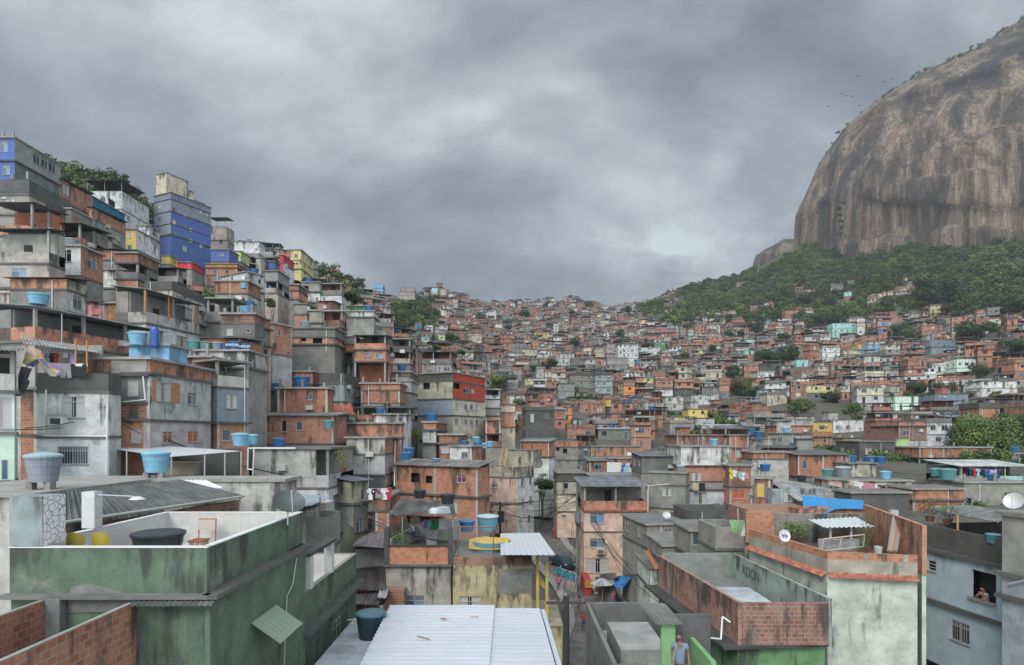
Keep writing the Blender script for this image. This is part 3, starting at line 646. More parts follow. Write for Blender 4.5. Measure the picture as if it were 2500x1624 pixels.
    if rng.random() < .25: q = rng.uniform(.5, W-1.2); S.mb('air_conditioner').box(O, t, q, q+.7, -.4, 0., z-1.2, z-.75, 'flat', (.45, .45, .42), faces='frltu')
    if rng.random() < .25: # stair box or shed on the roof
        if roofk in ('par', 'slab') and W > 5:
            q = rng.uniform(.2, W-3); c = rng.choice('BGbL'); S.mb('roof_shed').box(O, t, q, q+2.4, L*.45, L*.95, z+.06, z+2.2, mt(c), vary(TI[c], .1, rng), (.3, 1)); S.mb('roof_shed').box(O, t, q-.2, q+2.6, L*.4, L, z+2.2, z+2.32, 'concrete', SLAB)
    info.update(codes=codes, top=z, nf=nf, W=W, main=main, tank=(P(W*rng.uniform(.25, .75), L*rng.uniform(.2, .5), z+.06) if roofk in ('par', 'slab') else P(W*.5, L*.95+.1, z)), rk=roofk, nwin=nwin)
    return info

# ------------------------------------------------------------------ small things
def tank_mb(mb, md, tint, lid, D=1., H_=.62, seg=20):
    r = D/2
    mb.lathe((0, 0, 0), [(0, 0), (r*.78, 0), (r*.82, H_*.3), (r*.84, H_*.31), (r*.9, H_*.62), (r*.92, H_*.63), (r*.96, H_*.93), (r*1.02, H_*.94), (r*1.02, H_)], seg, 'plastic', tint)
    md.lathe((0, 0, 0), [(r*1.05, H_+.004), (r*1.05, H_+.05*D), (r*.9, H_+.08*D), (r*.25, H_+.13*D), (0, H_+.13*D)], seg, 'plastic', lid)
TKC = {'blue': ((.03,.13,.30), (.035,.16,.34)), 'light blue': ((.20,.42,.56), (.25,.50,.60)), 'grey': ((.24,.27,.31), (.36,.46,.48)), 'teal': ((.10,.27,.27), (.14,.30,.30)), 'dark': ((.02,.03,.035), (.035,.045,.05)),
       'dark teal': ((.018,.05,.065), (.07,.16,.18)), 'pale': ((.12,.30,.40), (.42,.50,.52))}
TKM = {}
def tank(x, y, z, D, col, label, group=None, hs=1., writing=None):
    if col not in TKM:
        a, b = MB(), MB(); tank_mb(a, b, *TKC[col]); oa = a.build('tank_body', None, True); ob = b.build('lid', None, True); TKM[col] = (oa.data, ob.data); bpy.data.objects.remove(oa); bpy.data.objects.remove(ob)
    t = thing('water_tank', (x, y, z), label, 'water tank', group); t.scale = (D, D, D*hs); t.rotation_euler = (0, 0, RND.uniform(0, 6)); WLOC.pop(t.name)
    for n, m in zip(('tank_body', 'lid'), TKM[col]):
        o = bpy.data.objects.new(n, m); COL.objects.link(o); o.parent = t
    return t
def tankp(x, y, d, w, col, label, hs=1., plinth=None):
    """a tank whose base centre stands at crop pixel (x, y) and depth d, w crop pixels wide"""
    p = at(x, y, d); D = w/CROPS[K[0]][2]/F*d; return tank(p.x, p.y, p.z, D, col, label, hs=hs)
def dish(p, D, yaw, label, tint=(.45,.46,.45), el=35, text=None):
    t = thing('satellite_dish', p, label, 'satellite dish'); m = MB(); R_ = D/2; q = rad(yaw); e = rad(el)
    ax = Vector((math.sin(q)*math.cos(e), -math.cos(q)*math.cos(e), math.sin(e))); u = Vector((math.cos(q), math.sin(q), 0)); w = ax.cross(u); c = Vector(p) + Vector((0, 0, R_*1.15)) + ax*.15
    rings = []
    for k in range(5):
        r = R_*k/4; rings.append([c + ax*(.16*D*(k/4)**2) + (u*math.cos(j*math.pi/10) + w*math.sin(j*math.pi/10))*r for j in range(20)])
    for a, b in zip(rings, rings[1:]):
        for j in range(20):
            i = (j+1) % 20; m.face([a[j], a[i], b[i], b[j]], 'metal', tint); m.face([b[j]-ax*.012, b[i]-ax*.012, a[i]-ax*.012, a[j]-ax*.012], 'metal', tuple(x*.8 for x in tint))
    m.build('reflector', t, True)
    m = MB(); m.tube(p, Vector(p)+Vector((0, 0, R_*.7)), .025, seg=6); m.tube(Vector(p)+Vector((0, 0, R_*.7)), c-ax*.02, .03, seg=6); m.build('mast', t)
    m = MB(); e_ = c + ax*(.55*D); m.tube(c-w*R_*.95+ax*.15*D, e_, .012, seg=5); m.tube(e_-ax*.05, e_+ax*.04, .035, seg=6, tint=(.3,.04,.03) if text else (.4,.4,.4)); m.build('receiver_arm', t)
    t['_c'] = 0; del t['_c']; return t, c, ax, u, w
def text_mesh(body, size, origin, xdir, updir, name, parent, tint, mat='flat', ext=.004, bold=0):
    cu = bpy.data.curves.new(name, 'FONT'); cu.body = body; cu.size = size; cu.extrude = ext; cu.align_x = 'CENTER'; cu.align_y = 'CENTER'; cu.offset = bold
    o = bpy.data.objects.new(name, cu); COL.objects.link(o); dg = bpy.context.evaluated_depsgraph_get(); me = bpy.data.meshes.new_from_object(o.evaluated_get(dg)); bpy.data.objects.remove(o)
    me.materials.clear(); me.materials.append(MATS[mat]); at_ = me.color_attributes.new('tint', 'FLOAT_COLOR', 'CORNER'); n = len(me.loops); at_.data.foreach_set('color', np.tile(np.array([*tint, 0.], dtype=np.float32), n))
    from mathutils import Matrix
    X = Vector(xdir).normalized(); Y = Vector(updir).normalized(); Z = X.cross(Y)
    M = Matrix((X, Y, Z)).transposed().to_4x4(); M.translation = Vector(origin) - Vector(WLOC.get(parent.name, (0, 0, 0)) if parent else (0, 0, 0)); me.transform(M)
    r = bpy.data.objects.new(name, me); COL.objects.link(r)
    if parent: r.parent = parent
    return r
def antenna(p, h_, label):
    t = thing('tv_antenna', p, label, 'antenna'); m = MB(); m.tube(p, Vector(p)+Vector((0, 0, h_)), .02, seg=5, tint=(.35,.35,.35)); m.build('mast', t)
    m = MB(); q = Vector(p)+Vector((0, 0, h_-.1)); m.tube(q-Vector((.5, 0, 0)), q+Vector((.5, 0, 0)), .012, seg=4, tint=(.4,.4,.4))
    for k in range(6): e = q+Vector((-.45+.18*k, 0, 0)); m.tube(e-Vector((0, .28-.03*k, 0)), e+Vector((0, .28-.03*k, 0)), .008, seg=4, tint=(.4,.4,.4))
    m.build('element', t); return t
GC = {'white': (.68,.68,.66), 'grey': (.28,.28,.28), 'red': (.5,.03,.03), 'blue': (.04,.10,.40), 'black': (.02,.02,.024), 'green': (.03,.25,.08), 'yellow': (.65,.50,.05), 'pink': (.55,.22,.28), 'lilac': (.42,.32,.55), 'orange': (.65,.18,.06), 'light blue': (.3,.5,.62), 'purple': (.16,.03,.09), 'beige': (.5,.42,.28), 'navy': (.015,.03,.09)}
def garment(p, xd, w, h_, kind, color, label, group=None):
    """cloth hanging from point p (its top centre); shirts have sleeves, shorts have legs"""
    X = Vector(xd).normalized(); N = Vector((X.y, -X.x, 0)); p = Vector(p); m = MB(); ti = GC[color]; ph = RND.random()*6
    def q(a, b): return p + X*a*w + Vector((0, 0, -b*h_)) + N*(.05*math.sin(ph+a*6+b*3)*h_*.6)
    if kind == 'shirt': out = [(-.3, 0), (-.12, .03), (.12, .03), (.3, 0), (.5, .28), (.38, .38), (.28, .3), (.3, 1), (0, 1.02), (-.3, 1), (-.28, .3), (-.38, .38), (-.5, .28)]
    elif kind == 'shorts': out = [(-.32, 0), (0, .02), (.32, 0), (.46, 1), (.08, 1.02), (0, .45), (-.08, 1.02), (-.46, 1)]
    else: out = [(-.5, 0), (-.17, .02), (.17, .015), (.5, 0), (.48, .5), (.5, 1), (.15, 1.02), (-.2, .98), (-.5, 1), (-.49, .5)]
    P_ = [q(*o) for o in out]; c = q(0, .5)
    for a, b in zip(P_, P_[1:]+P_[:1]):
        m.face([c, a, b], 'cloth', ti); m.face([c+N*.012, b+N*.012, a+N*.012], 'cloth', ti)
    o = m.build({'shirt': 'shirt', 'shorts': 'shorts'}.get(kind, 'towel')); weld(o)
    return tag(o, label, 'laundry', group)
def clothesline(p0, p1, label, items, where, sag=.08):
    p0, p1 = Vector(p0), Vector(p1); m = MB(); pts = [p0.lerp(p1, k/8)-Vector((0, 0, sag*4*(k/8)*(1-k/8))) for k in range(9)]
    for a, b in zip(pts, pts[1:]): m.tube(a, b, .012, seg=4, tint=(.5,.5,.48))
    o = m.build('clothesline'); tag(o, label, 'clothesline'); L_ = (p1-p0).length
    cnt = {}
    for it in items: cnt[(it[1], it[2])] = cnt.get((it[1], it[2]), 0)+1
    for fr, kind, color, w, h_ in items:
        p = p0.lerp(p1, fr)-Vector((0, 0, sag*4*fr*(1-fr))); nm = {'shirt': 'shirt', 'shorts': 'pair of shorts'}.get(kind, 'cloth')
        many = cnt[(kind, color)] > 1
        garment(p, p1-p0, w, h_, kind, color, f'{color} {nm} hanging on the line {where}', f'{color} {kind} laundry {where}' if many else None)

# ------------------------------------------------------------------ trees
def crown_mb(seed, nblob, nleaf, leaf, flat=.75, pal=None, hollow=.5):
    rng = random.Random(seed); m = MB(); pal = pal or [(.045,.085,.03), (.07,.12,.034), (.030,.062,.025), (.095,.14,.042)]
    blobs = []
    for k in range(nblob):
        a = rng.uniform(0, 6.283); r = math.sqrt(rng.random())*.36; z = rng.uniform(-.22, .26)*flat; rr = rng.uniform(.13, .24)
        if k == 0: r = 0; z = .05; rr = .26
        blobs.append((Vector((math.cos(a)*r, math.sin(a)*r, z)), rr, rng.choice(pal)))
    for k in range(nleaf):
        c, rr, col = rng.choice(blobs); v = Vector((rng.gauss(0, 1), rng.gauss(0, 1), rng.gauss(0, 1))).normalized(); rad_ = rr*(hollow+(1-hollow)*rng.random()**.5)*(1.08 if rng.random() < .12 else 1)
        p = c + Vector((v.x*rad_, v.y*rad_, v.z*rad_*flat)); nrm = (v + Vector((rng.gauss(0, .5), rng.gauss(0, .5), rng.gauss(0, .5)+.3))).normalized()
        u = nrm.orthogonal().normalized(); w = nrm.cross(u); an = rng.uniform(0, 6.28); u, w = u*math.cos(an)+w*math.sin(an), w*math.cos(an)-u*math.sin(an); s_ = leaf*rng.uniform(.6, 1.3)
        k_ = rng.uniform(.7, 1.35); ti = (col[0]*k_, col[1]*k_, col[2]*k_)
        m.face([p-u*s_, p-w*s_*.55, p+u*s_, p+w*s_*.55], 'leaf', ti)
    return m
CROWNS = {}
def crown_mesh(kind, i):
    k = (kind, i)
    if k not in CROWNS:
        if kind == 'near': m = crown_mb(50+i, 24, 15000, .017)
        elif kind == 'big': m = crown_mb(10+i, 14, 4200, .027, pal=[(.026,.052,.02), (.042,.075,.024), (.018,.036,.016), (.06,.095,.03)])
        elif kind == 'small': m = crown_mb(20+i, 7, 1100, .05, pal=[(.026,.052,.02), (.042,.075,.024), (.018,.036,.016)])
        elif kind == 'brown': m = crown_mb(30+i, 12, 3000, .024, pal=[(.085,.075,.045), (.06,.07,.03), (.11,.07,.045), (.045,.06,.025)])
        elif kind == 'light': m = crown_mb(40+i, 9, 2200, .035, pal=[(.07,.12,.03), (.05,.10,.03), (.09,.13,.035)])
        elif kind == 'tall': m = crown_mb(60+i, 8, 1500, .035, flat=1.6)
        o = m.build('crown'); CROWNS[k] = o.data; bpy.data.objects.remove(o)
    return CROWNS[k]
TRK = {}
def trunk_mesh(i):
    if i not in TRK:
        rng = random.Random(i); m = MB(); m.tube((0, 0, -.5), (.02, .01, .2), .035, .025, 8, 'bark', (.2,.16,.1), False)
        for k in range(6):
            a = k*1.05+rng.random(); b = Vector((math.cos(a)*.25, math.sin(a)*.25, .5+rng.uniform(-.05, .12))); c = Vector((.02, .01, .2)); md = c.lerp(b, .5)+Vector((0, 0, .03)); m.tube(c, md, .018, .012, 6, 'bark', (.2,.16,.1), False); m.tube(md, b, .012, .005, 5, 'bark', (.2,.16,.1), False)
        o = m.build('trunk'); TRK[i] = o.data; bpy.data.objects.remove(o)
    return TRK[i]
def tree(x, y, z, width, label, kind='big', i=0, group=None, hk=.5):
    t = bpy.data.objects.new('tree', None); COL.objects.link(t); t.location = (x, y, z); t.scale = (width,)*3; t.rotation_euler = (0, 0, (x*3.1) % 6.28); tag(t, label, 'tree', group)
    c = bpy.data.objects.new('crown', crown_mesh(kind, i % 3)); COL.objects.link(c); c.parent = t; c.location = (0, 0, hk)
    r = bpy.data.objects.new('trunk', trunk_mesh(i % 3)); COL.objects.link(r); r.parent = t; r.scale = (1, 1, hk/.5)
    return t
TREES = []
def treep(px, py, w, label, kind='big', i=0, d=None, hk=.42):
    """tree whose crown centre shows at source pixel (px, py), w source pixels wide"""
    d = d if d and d < 200 else depth_at(px, py + w*.42)
    if d is None: d = ridge(px)
    w *= 1.12; W_ = w/F*d; x = (px-CX)/F*d; zc = (HZ-py)/F*d; z = zc - hk*W_; g = T0(x, d)
    if z > g: hk = (zc-g)/W_; z = g
    tree(x, d, z, W_, label, kind, i, 'trees among the hillside houses', hk); TREES.append((px, py, w, d))
    occ_rect((x-W_*.2, d-W_*.2), (1, 0), W_*.4, W_*.4)
def palm(px, py, w, label, d=None):
    d = d or depth_at(px, py+w*.5); W_ = w/F*d; x = (px-CX)/F*d; zc = (HZ-py)/F*d; g = min(T0(x, d), zc-W_*.4)-.3
    t = thing('palm_tree', (x, d, g), label, 'palm tree'); m = MB(); m.tube((x, d, g), (x, d, zc), W_*.025, W_*.018, 8, 'bark', (.2,.16,.1)); m.build('trunk', t); m = MB(); rng = random.Random(int(px))
    for k in range(16):
        a = k*.3927*1.03; up = rng.uniform(.1, .9); dr = Vector((math.cos(a), math.sin(a), 0)); p = Vector((x, d, zc)); v = dr*.6+Vector((0, 0, up)); L_ = W_*.5
        sd = Vector((-dr.y, dr.x, 0)); prev = p
        for j in range(7):
            nx = prev + v.normalized()*L_/7; v.z -= .28; wd = L_*.2*(1-abs(j-2.5)/5)
            for q in (-1, 1):
                for e in range(2):
                    b0 = prev.lerp(nx, e*.5); b1 = prev.lerp(nx, e*.5+.28); k_ = rng.uniform(.7, 1.3)
                    m.face([b0, b1, b1+sd*q*wd+Vector((0, 0, -wd*.5))+dr*wd*.4], 'leaf', (.04*k_, .075*k_, .022*k_))
            prev = nx
    m.build('crown', t)
def plant(p, w, h_, label, n=260, pal=((.07,.15,.03), (.10,.20,.04), (.05,.10,.03)), name='potted_plant', pot=True):
    t = thing(name, p, label, 'plant'); m = MB(); rng = random.Random(int(abs(p[0])*100+p[2]*10)); b = .2*w if pot else 0; lf = max(.03, w*.05)
    for k in range(n):
        v = Vector((rng.gauss(0, .22)*w, rng.gauss(0, .22)*w, b+rng.random()**.8*h_)); c = rng.choice(pal); k_ = rng.uniform(.6, 1.3)
        nr = Vector((rng.gauss(0, 1), rng.gauss(0, 1), rng.gauss(0, 1))).normalized(); u = nr.orthogonal().normalized(); q = nr.cross(u); o = Vector(p)+v
        m.face([o-u*lf, o-q*lf*.5, o+u*lf, o+q*lf*.5], 'leaf', tuple(x*k_ for x in c))
    m.build('foliage', t); m = MB()
    for k in range(5): a = k*1.3; m.tube(Vector(p)+Vector((0, 0, .02)), Vector(p)+Vector((math.cos(a)*w*.25, math.sin(a)*w*.25, b+h_*.8)), .012, .006, 4, 'bark', (.1,.1,.05))
    m.build('stem', t)
    if pot: m = MB(); m.lathe(p, [(0, 0), (b*.7, 0), (b, b*1.2), (b*.9, b*1.2), (0, b*1.1)], 10, 'clay_tile', (.2,.1,.06)); m.build('pot', t)
    return t

# ------------------------------------------------------------------ people
def skinmesh(name, verts, edges, radii, parent, tint, mat, sub=2, stripes=None):
    me = bpy.data.meshes.new(name); me.from_pydata([tuple(v) for v in verts], edges, []); o = bpy.data.objects.new(name, me); COL.objects.link(o)
    md = o.modifiers.new('s', 'SKIN'); md.use_smooth_shade = True; sb = o.modifiers.new('u', 'SUBSURF'); sb.levels = sb.render_levels = sub
    for sv, r in zip(me.skin_vertices[0].data, radii): sv.radius = r if isinstance(r, tuple) else (r, r)
    me.skin_vertices[0].data[0].use_root = True
    dg = bpy.context.evaluated_depsgraph_get(); m2 = bpy.data.meshes.new_from_object(o.evaluated_get(dg)); bpy.data.objects.remove(o)
    m2.materials.clear(); m2.materials.append(MATS[mat]); c = m2.color_attributes.new('tint', 'FLOAT_COLOR', 'POINT'); n = len(m2.vertices)
    cols = []
    for v in m2.vertices:
        t = tint
        if stripes and int((v.co.z+10)/.045) % 3 == 0: t = stripes
        cols.extend((*t, 0))
    c.data.foreach_set('color', cols)
    r = bpy.data.objects.new(name, m2); COL.objects.link(r); r.parent = parent; return r
def person(loc, face, label, J=None, skin=(.22,.11,.065), shirt=(.6,.6,.6), pants=(.05,.1,.3), hair=(.015,.012,.01), sleeves=True, longpants=False, longhair=False, hands=True, scale=1., stripes=None):
    """J overrides joints given in metres in the person's own frame: x to their left... right of picture when facing away, y forward, z up"""
    t = bpy.data.objects.new('person', None); COL.objects.link(t); t.location = loc; t.rotation_euler = (0, 0, rad(face)); t.scale = (scale,)*3; tag(t, label, 'person')
    j = {'pel': (0, 0, .95), 'wai': (0, .01, 1.10), 'che': (0, 0, 1.30), 'nec': (0, 0, 1.48), 'hb': (0, .01, 1.57), 'hd': (0, .02, 1.64), 'ht': (0, .01, 1.71)}
    for s, k in ((-1, 'l'), (1, 'r')):
        j.update({'sh'+k: (s*.18, 0, 1.40), 'el'+k: (s*.24, -.01, 1.13), 'wr'+k: (s*.25, .08, .89), 'hp'+k: (s*.10, 0, .90), 'kn'+k: (s*.11, .02, .50), 'an'+k: (s*.11, -.02, .08), 'to'+k: (s*.13, .13, .03)})
    if J: j.update(J)
    j = {k: Vector(v) for k, v in j.items()}
    V, E, Rr = [], [], []; ix = {}
    def add(k, p, r, par=None):
        ix[k] = len(V); V.append(p); Rr.append(r)
        if par is not None: E.append((ix[par], ix[k]))
    add('pel', j['pel'], (.15, .11)); add('wai', j['wai'], (.13, .10), 'pel'); add('che', j['che'], (.15, .11), 'wai'); add('nec', j['nec'], .055, 'che'); add('hb', j['hb'], (.06, .07), 'nec'); add('hd', j['hd'], (.075, .095), 'hb'); add('ht', j['ht'], (.06, .075), 'hd')
    add('nose', j['hd']+Vector((0, .105, -.01)), .013, 'hd')
    for s, k in ((-1, 'l'), (1, 'r')):
        add('ear'+k, j['hd']+Vector((s*.085, 0, 0)), .014, 'hd')
        add('sh'+k, j['sh'+k], .06, 'che'); add('el'+k, j['el'+k], .042, 'sh'+k); add('wr'+k, j['wr'+k], .028, 'el'+k)
        dv = (j['wr'+k]-j['el'+k]).normalized(); pm = j['wr'+k]+dv*.07; add('pa'+k, pm, (.035, .018), 'wr'+k); sd = dv.cross(Vector((0, 1, 0))); sd = sd.normalized() if sd.length > .1 else Vector((1, 0, 0))
        if hands:
            for q, (o_, ln) in enumerate(((-.028, .065), (-.010, .078), (.010, .074), (.028, .058))):
                b = pm+dv*.02+sd*o_; add(f'f{k}{q}', b+dv*ln*.5, .009, 'pa'+k); add(f'g{k}{q}', b+dv*ln+Vector((0, .015, 0)), .007, f'f{k}{q}')
            add('th'+k, j['wr'+k]+dv*.05+sd*s*.045, .010, 'wr'+k)
        add('hp'+k, j['hp'+k], .085, 'pel'); add('kn'+k, j['kn'+k], .055, 'hp'+k); add('an'+k, j['an'+k], .036, 'kn'+k); add('to'+k, j['to'+k], (.035, .025), 'an'+k)
    skinmesh('body', V, E, Rr, t, skin, 'skin', 1)
    V, E, Rr, ix = [], [], [], {}
    add('w0', j['pel']+Vector((0, 0, -.10)), (.17, .135)); add('wb', j['pel']+Vector((0, 0, .03)), (.17, .132), 'w0'); add('wai', j['wai'], (.155, .12), 'wb'); add('che', j['che'], (.17, .128), 'wai'); add('nk', j['che'].lerp(j['nec'], .62), (.075, .07), 'che')
    for k in 'lr':
        add('sh'+k, j['sh'+k], .075, 'che'); e = j['sh'+k].lerp(j['el'+k], .55 if sleeves else .15); add('e'+k, e, .066, 'sh'+k)
    skinmesh('shirt', V, E, Rr, t, shirt, 'cloth', 1, stripes)
    V, E, Rr, ix = [], [], [], {}
    add('pel', j['pel']+Vector((0, 0, .03)), (.165, .128)); add('c', j['pel']+Vector((0, 0, -.06)), (.15, .12), 'pel')
    for k in 'lr':
        add('hp'+k, j['hp'+k]+Vector((0, 0, -.06)), .098, 'c'); add('k'+k, j['hp'+k].lerp(j['kn'+k], 1. if longpants else .8), .078, 'hp'+k)
        if longpants: add('a'+k, j['kn'+k].lerp(j['an'+k], .9), .06, 'k'+k)
    skinmesh('trousers' if longpants else 'shorts', V, E, Rr, t, pants, 'cloth', 1)
    V, E, Rr, ix = [], [], [], {}
    add('a', j['hd']+Vector((0, -.03, .03)), (.085, .09)); add('b', j['ht']+Vector((0, -.01, .015)), (.07, .085), 'a')
    if longhair: add('c', j['hb']+Vector((0, -.06, -.02)), (.06, .04), 'a'); add('d', j['nec']+Vector((0, -.08, -.08)), (.05, .03), 'c')
    skinmesh('hair', V, E, Rr, t, hair, 'cloth', 1)
    return t
# ------------------------------------------------------------------ camera, sky, light
def setup():
    cam = bpy.data.cameras.new('camera'); co = bpy.data.objects.new('camera', cam); COL.objects.link(co); SC.camera = co
    co.location = (0, 0, 0); co.rotation_euler = (math.pi/2, 0, 0); cam.sensor_width = 36; cam.lens = F/2500*36; cam.shift_y = (HZ-812)/2500; cam.clip_start = .5; cam.clip_end = 6000
    W_ = bpy.data.worlds.new('World'); SC.world = W_; W_.use_nodes = True; t = W_.node_tree; n = t.nodes; l = t.links; bg = n['Background']
    el, az = rad(38), rad(205)      # the sun stands behind the camera's left shoulder, above the cloud
    sky = n.new('ShaderNodeTexSky'); sky.sky_type = 'NISHITA'; sky.sun_disc = False; sky.sun_elevation = el; sky.sun_rotation = az
    def M(op, a, b=None, c=None):
        q = n.new('ShaderNodeMath'); q.operation = op
        for i, x in enumerate((a, b, c)):
            if x is None: continue
            if isinstance(x, (int, float)): q.inputs[i].default_value = x
            else: l.new(x, q.inputs[i])
        return q.outputs[0]
    tc = n.new('ShaderNodeTexCoord'); sp = n.new('ShaderNodeSeparateXYZ'); l.new(tc.outputs['Generated'], sp.inputs[0])
    z = M('ADD', M('MAXIMUM', sp.outputs[2], 0.), .34); cx = M('DIVIDE', sp.outputs[0], z); cy = M('DIVIDE', sp.outputs[1], z)
    cb = n.new('ShaderNodeCombineXYZ'); l.new(cx, cb.inputs[0]); l.new(cy, cb.inputs[1])
    def N(scale, det, dist, loc, ro=.55):
        mp = n.new('ShaderNodeMapping'); mp.inputs['Location'].default_value = loc; mp.inputs['Scale'].default_value = (.8, 1, 1); l.new(cb.outputs[0], mp.inputs[0])
        q = n.new('ShaderNodeTexNoise'); q.inputs['Scale'].default_value = scale; q.inputs['Detail'].default_value = det; q.inputs['Roughness'].default_value = ro; q.inputs['Distortion'].default_value = dist; l.new(mp.outputs[0], q.inputs['Vector']); return q.outputs['Fac']
    a = N(1.6, 9, .22, SKYLOC, .57); b = N(4.2, 7, .15, (4, 1, 0), .56); v = M('ADD', M('MULTIPLY', a, .8), M('MULTIPLY', b, .2))
    for (px, py, w_, amp) in ((1655, 440, .17, .135), (1850, 260, .12, .06), (1700, 170, .22, -.07), (1500, 640, .18, -.05), (1800, 660, .16, .11), (650, 560, .15, .08), (150, 400, .12, .06), (1480, 330, .14, .03), (1150, 690, .2, .06), (1500, 720, .15, .06)):     # breaks and thick places in the cloud
        dv = Vector(((px-CX)/F, 1, (HZ-py)/F)).normalized(); dp = n.new('ShaderNodeVectorMath'); dp.operation = 'DISTANCE'; l.new(tc.outputs['Generated'], dp.inputs[0]); dp.inputs[1].default_value = dv
        mr = n.new('ShaderNodeMapRange'); mr.interpolation_type = 'SMOOTHSTEP'; l.new(M('ADD', dp.outputs['Value'], M('MULTIPLY', M('SUBTRACT', b, .5), .35)), mr.inputs[0])
        for i, q_ in enumerate((0., w_, amp, 0.)): mr.inputs[i+1].default_value = q_
        v = M('ADD', v, mr.outputs[0])
    cr = n.new('ShaderNodeValToRGB'); l.new(v, cr.inputs[0]); e = cr.color_ramp.elements
    e[0].position = .385; e[0].color = (.15, .172, .205, 1); e[1].position = .635; e[1].color = (.64, .71, .74, 1)
    for p_, c_ in ((.45, (.215, .244, .28, 1)), (.51, (.31, .345, .38, 1)), (.57, (.44, .49, .525, 1))): q = e.new(p_); q.color = c_
    mx = n.new('ShaderNodeMix'); mx.data_type = 'RGBA'; mx.inputs[0].default_value = .93
    sc = n.new('ShaderNodeVectorMath'); sc.operation = 'SCALE'; l.new(sky.outputs[0], sc.inputs[0]); sc.inputs['Scale'].default_value = .12
    l.new(sc.outputs[0], mx.inputs[6]); l.new(cr.outputs[0], mx.inputs[7])
    def R_(x, lo, hi, p, q):
        m = n.new('ShaderNodeMapRange'); m.interpolation_type = 'SMOOTHSTEP'; l.new(x, m.inputs[0])
        for i, v_ in enumerate((lo, hi, p, q)): m.inputs[i+1].default_value = v_
        return m.outputs[0]
    # an overcast sky is brighter overhead and round the hidden sun
    k = M('MULTIPLY', R_(sp.outputs[2], .52, .9, 1., 2.3), R_(sp.outputs[1], -.5, .25, 3.3, 1.))
    k = M('MULTIPLY', k, R_(sp.outputs[2], -.02, .30, 1.02, .95))
    l.new(mx.outputs[2], bg.inputs['Color']); l.new(k, bg.inputs['Strength'])
    sn = bpy.data.lights.new('sun', 'SUN'); sn.energy = 1.9; sn.angle = rad(22); sn.color = (1, .96, .90); so = bpy.data.objects.new('sun', sn); COL.objects.link(so)
    # direction towards the sun: Nishita rotation is measured from +Y, clockwise seen from above
    d = Vector((math.sin(az)*math.cos(el), math.cos(az)*math.cos(el), math.sin(el))); so.rotation_euler = d.to_track_quat('Z', 'Y').to_euler(); so.location = d*50
    SC.view_settings.view_transform = 'Standard'; SC.view_settings.look = 'None'; SC.view_settings.gamma = 1; SC.view_settings.exposure = .15
SKYLOC = (2.3, 7.1, 0)
def haze(density):
    m = bpy.data.materials.new('haze'); m.use_nodes = True; n = m.node_tree.nodes; n.remove(n['Principled BSDF']); v = n.new('ShaderNodeVolumePrincipled'); v.inputs['Density'].default_value = density; v.inputs['Color'].default_value = (.82, .88, .95, 1); v.inputs['Anisotropy'].default_value = .2
    m.node_tree.links.new(v.outputs[0], n['Material Output'].inputs['Volume']); MATS['haze'] = m
    b = MB(); b.bx(-1500, 1500, -40, 1750, -62, 640, 'haze', (1, 1, 1)); o = b.build('haze'); tag(o, kind='stuff'); return o

def build_terrain():
    us = np.linspace(-1.25, 1.25, 190); ds = np.concatenate([np.linspace(2, 60, 60), np.geomspace(61, 1600, 190)]); V = []
    for d in ds:
        for u in us:
            x = u*d; z = T0(x, d)
            if d < 145:
                q, rz = road_near(x, d)
                if q < 9: w = max(0, min(1, (q-3.4)/5.5)); z = (rz-.12)*(1-w) + z*w
            V.append([x, d, z])
    V = np.array(V)
    for c, zb, f, W, L in FOOT:            # cut the ground back where houses stand in it
        dx = V[:, 0]-f.O[0]; dy = V[:, 1]-f.O[1]; a = dx*f.t[0]+dy*f.t[1]; b = -dx*f.t[1]+dy*f.t[0]
        m = (a > -1.2) & (a < W+1.2) & (b > -2.) & (b < L+.3); V[m, 2] = np.minimum(V[m, 2], zb+.05)
    nu = len(us); Fs = [(i*nu+j, i*nu+j+1, (i+1)*nu+j+1, (i+1)*nu+j) for i in range(len(ds)-1) for j in range(nu-1)]
    me = bpy.data.meshes.new('terrain'); me.from_pydata(V.tolist(), [], Fs); me.materials.append(MATS['soil']); me.polygons.foreach_set('use_smooth', np.ones(len(Fs), dtype=bool)); o = bpy.data.objects.new('terrain', me); COL.objects.link(o); tag(o, kind='structure')
    # the road
    m = MB(); L_ = []; hw = 2.6
    pts = []
    for (a, b, c), (e, f_, g) in zip(ROAD, ROAD[1:]):
        for k in range(6): t = k/6; pts.append(Vector((a+(e-a)*t, b+(f_-b)*t, c+(g-c)*t)))
    pts.append(Vector(ROAD[-1]))
    for i, p in enumerate(pts):
        d = (pts[min(i+1, len(pts)-1)]-pts[max(i-1, 0)]).normalized(); s = Vector((d.y, -d.x, 0)); L_.append((p-s*hw, p+s*hw, p-s*(hw+1), p+s*(hw+1)))
    for a, b in zip(L_, L_[1:]): m.face([a[0], a[1], b[1], b[0]], 'asphalt', (.1, .1, .1))
    tag(m.build('road'), kind='structure'); m = MB(); up = Vector((0, 0, .14))
    for a, b in zip(L_, L_[1:]):
        for i, j in ((2, 0), (1, 3)):
            m.face([a[i]+up, a[j]+up, b[j]+up, b[i]+up], 'concrete', TI['G']); k = 0 if i == 2 else 1
            m.face([a[k], a[k]+up, b[k]+up, b[k]], 'concrete', TI['L'])
    tag(m.build('pavement'), kind='structure')
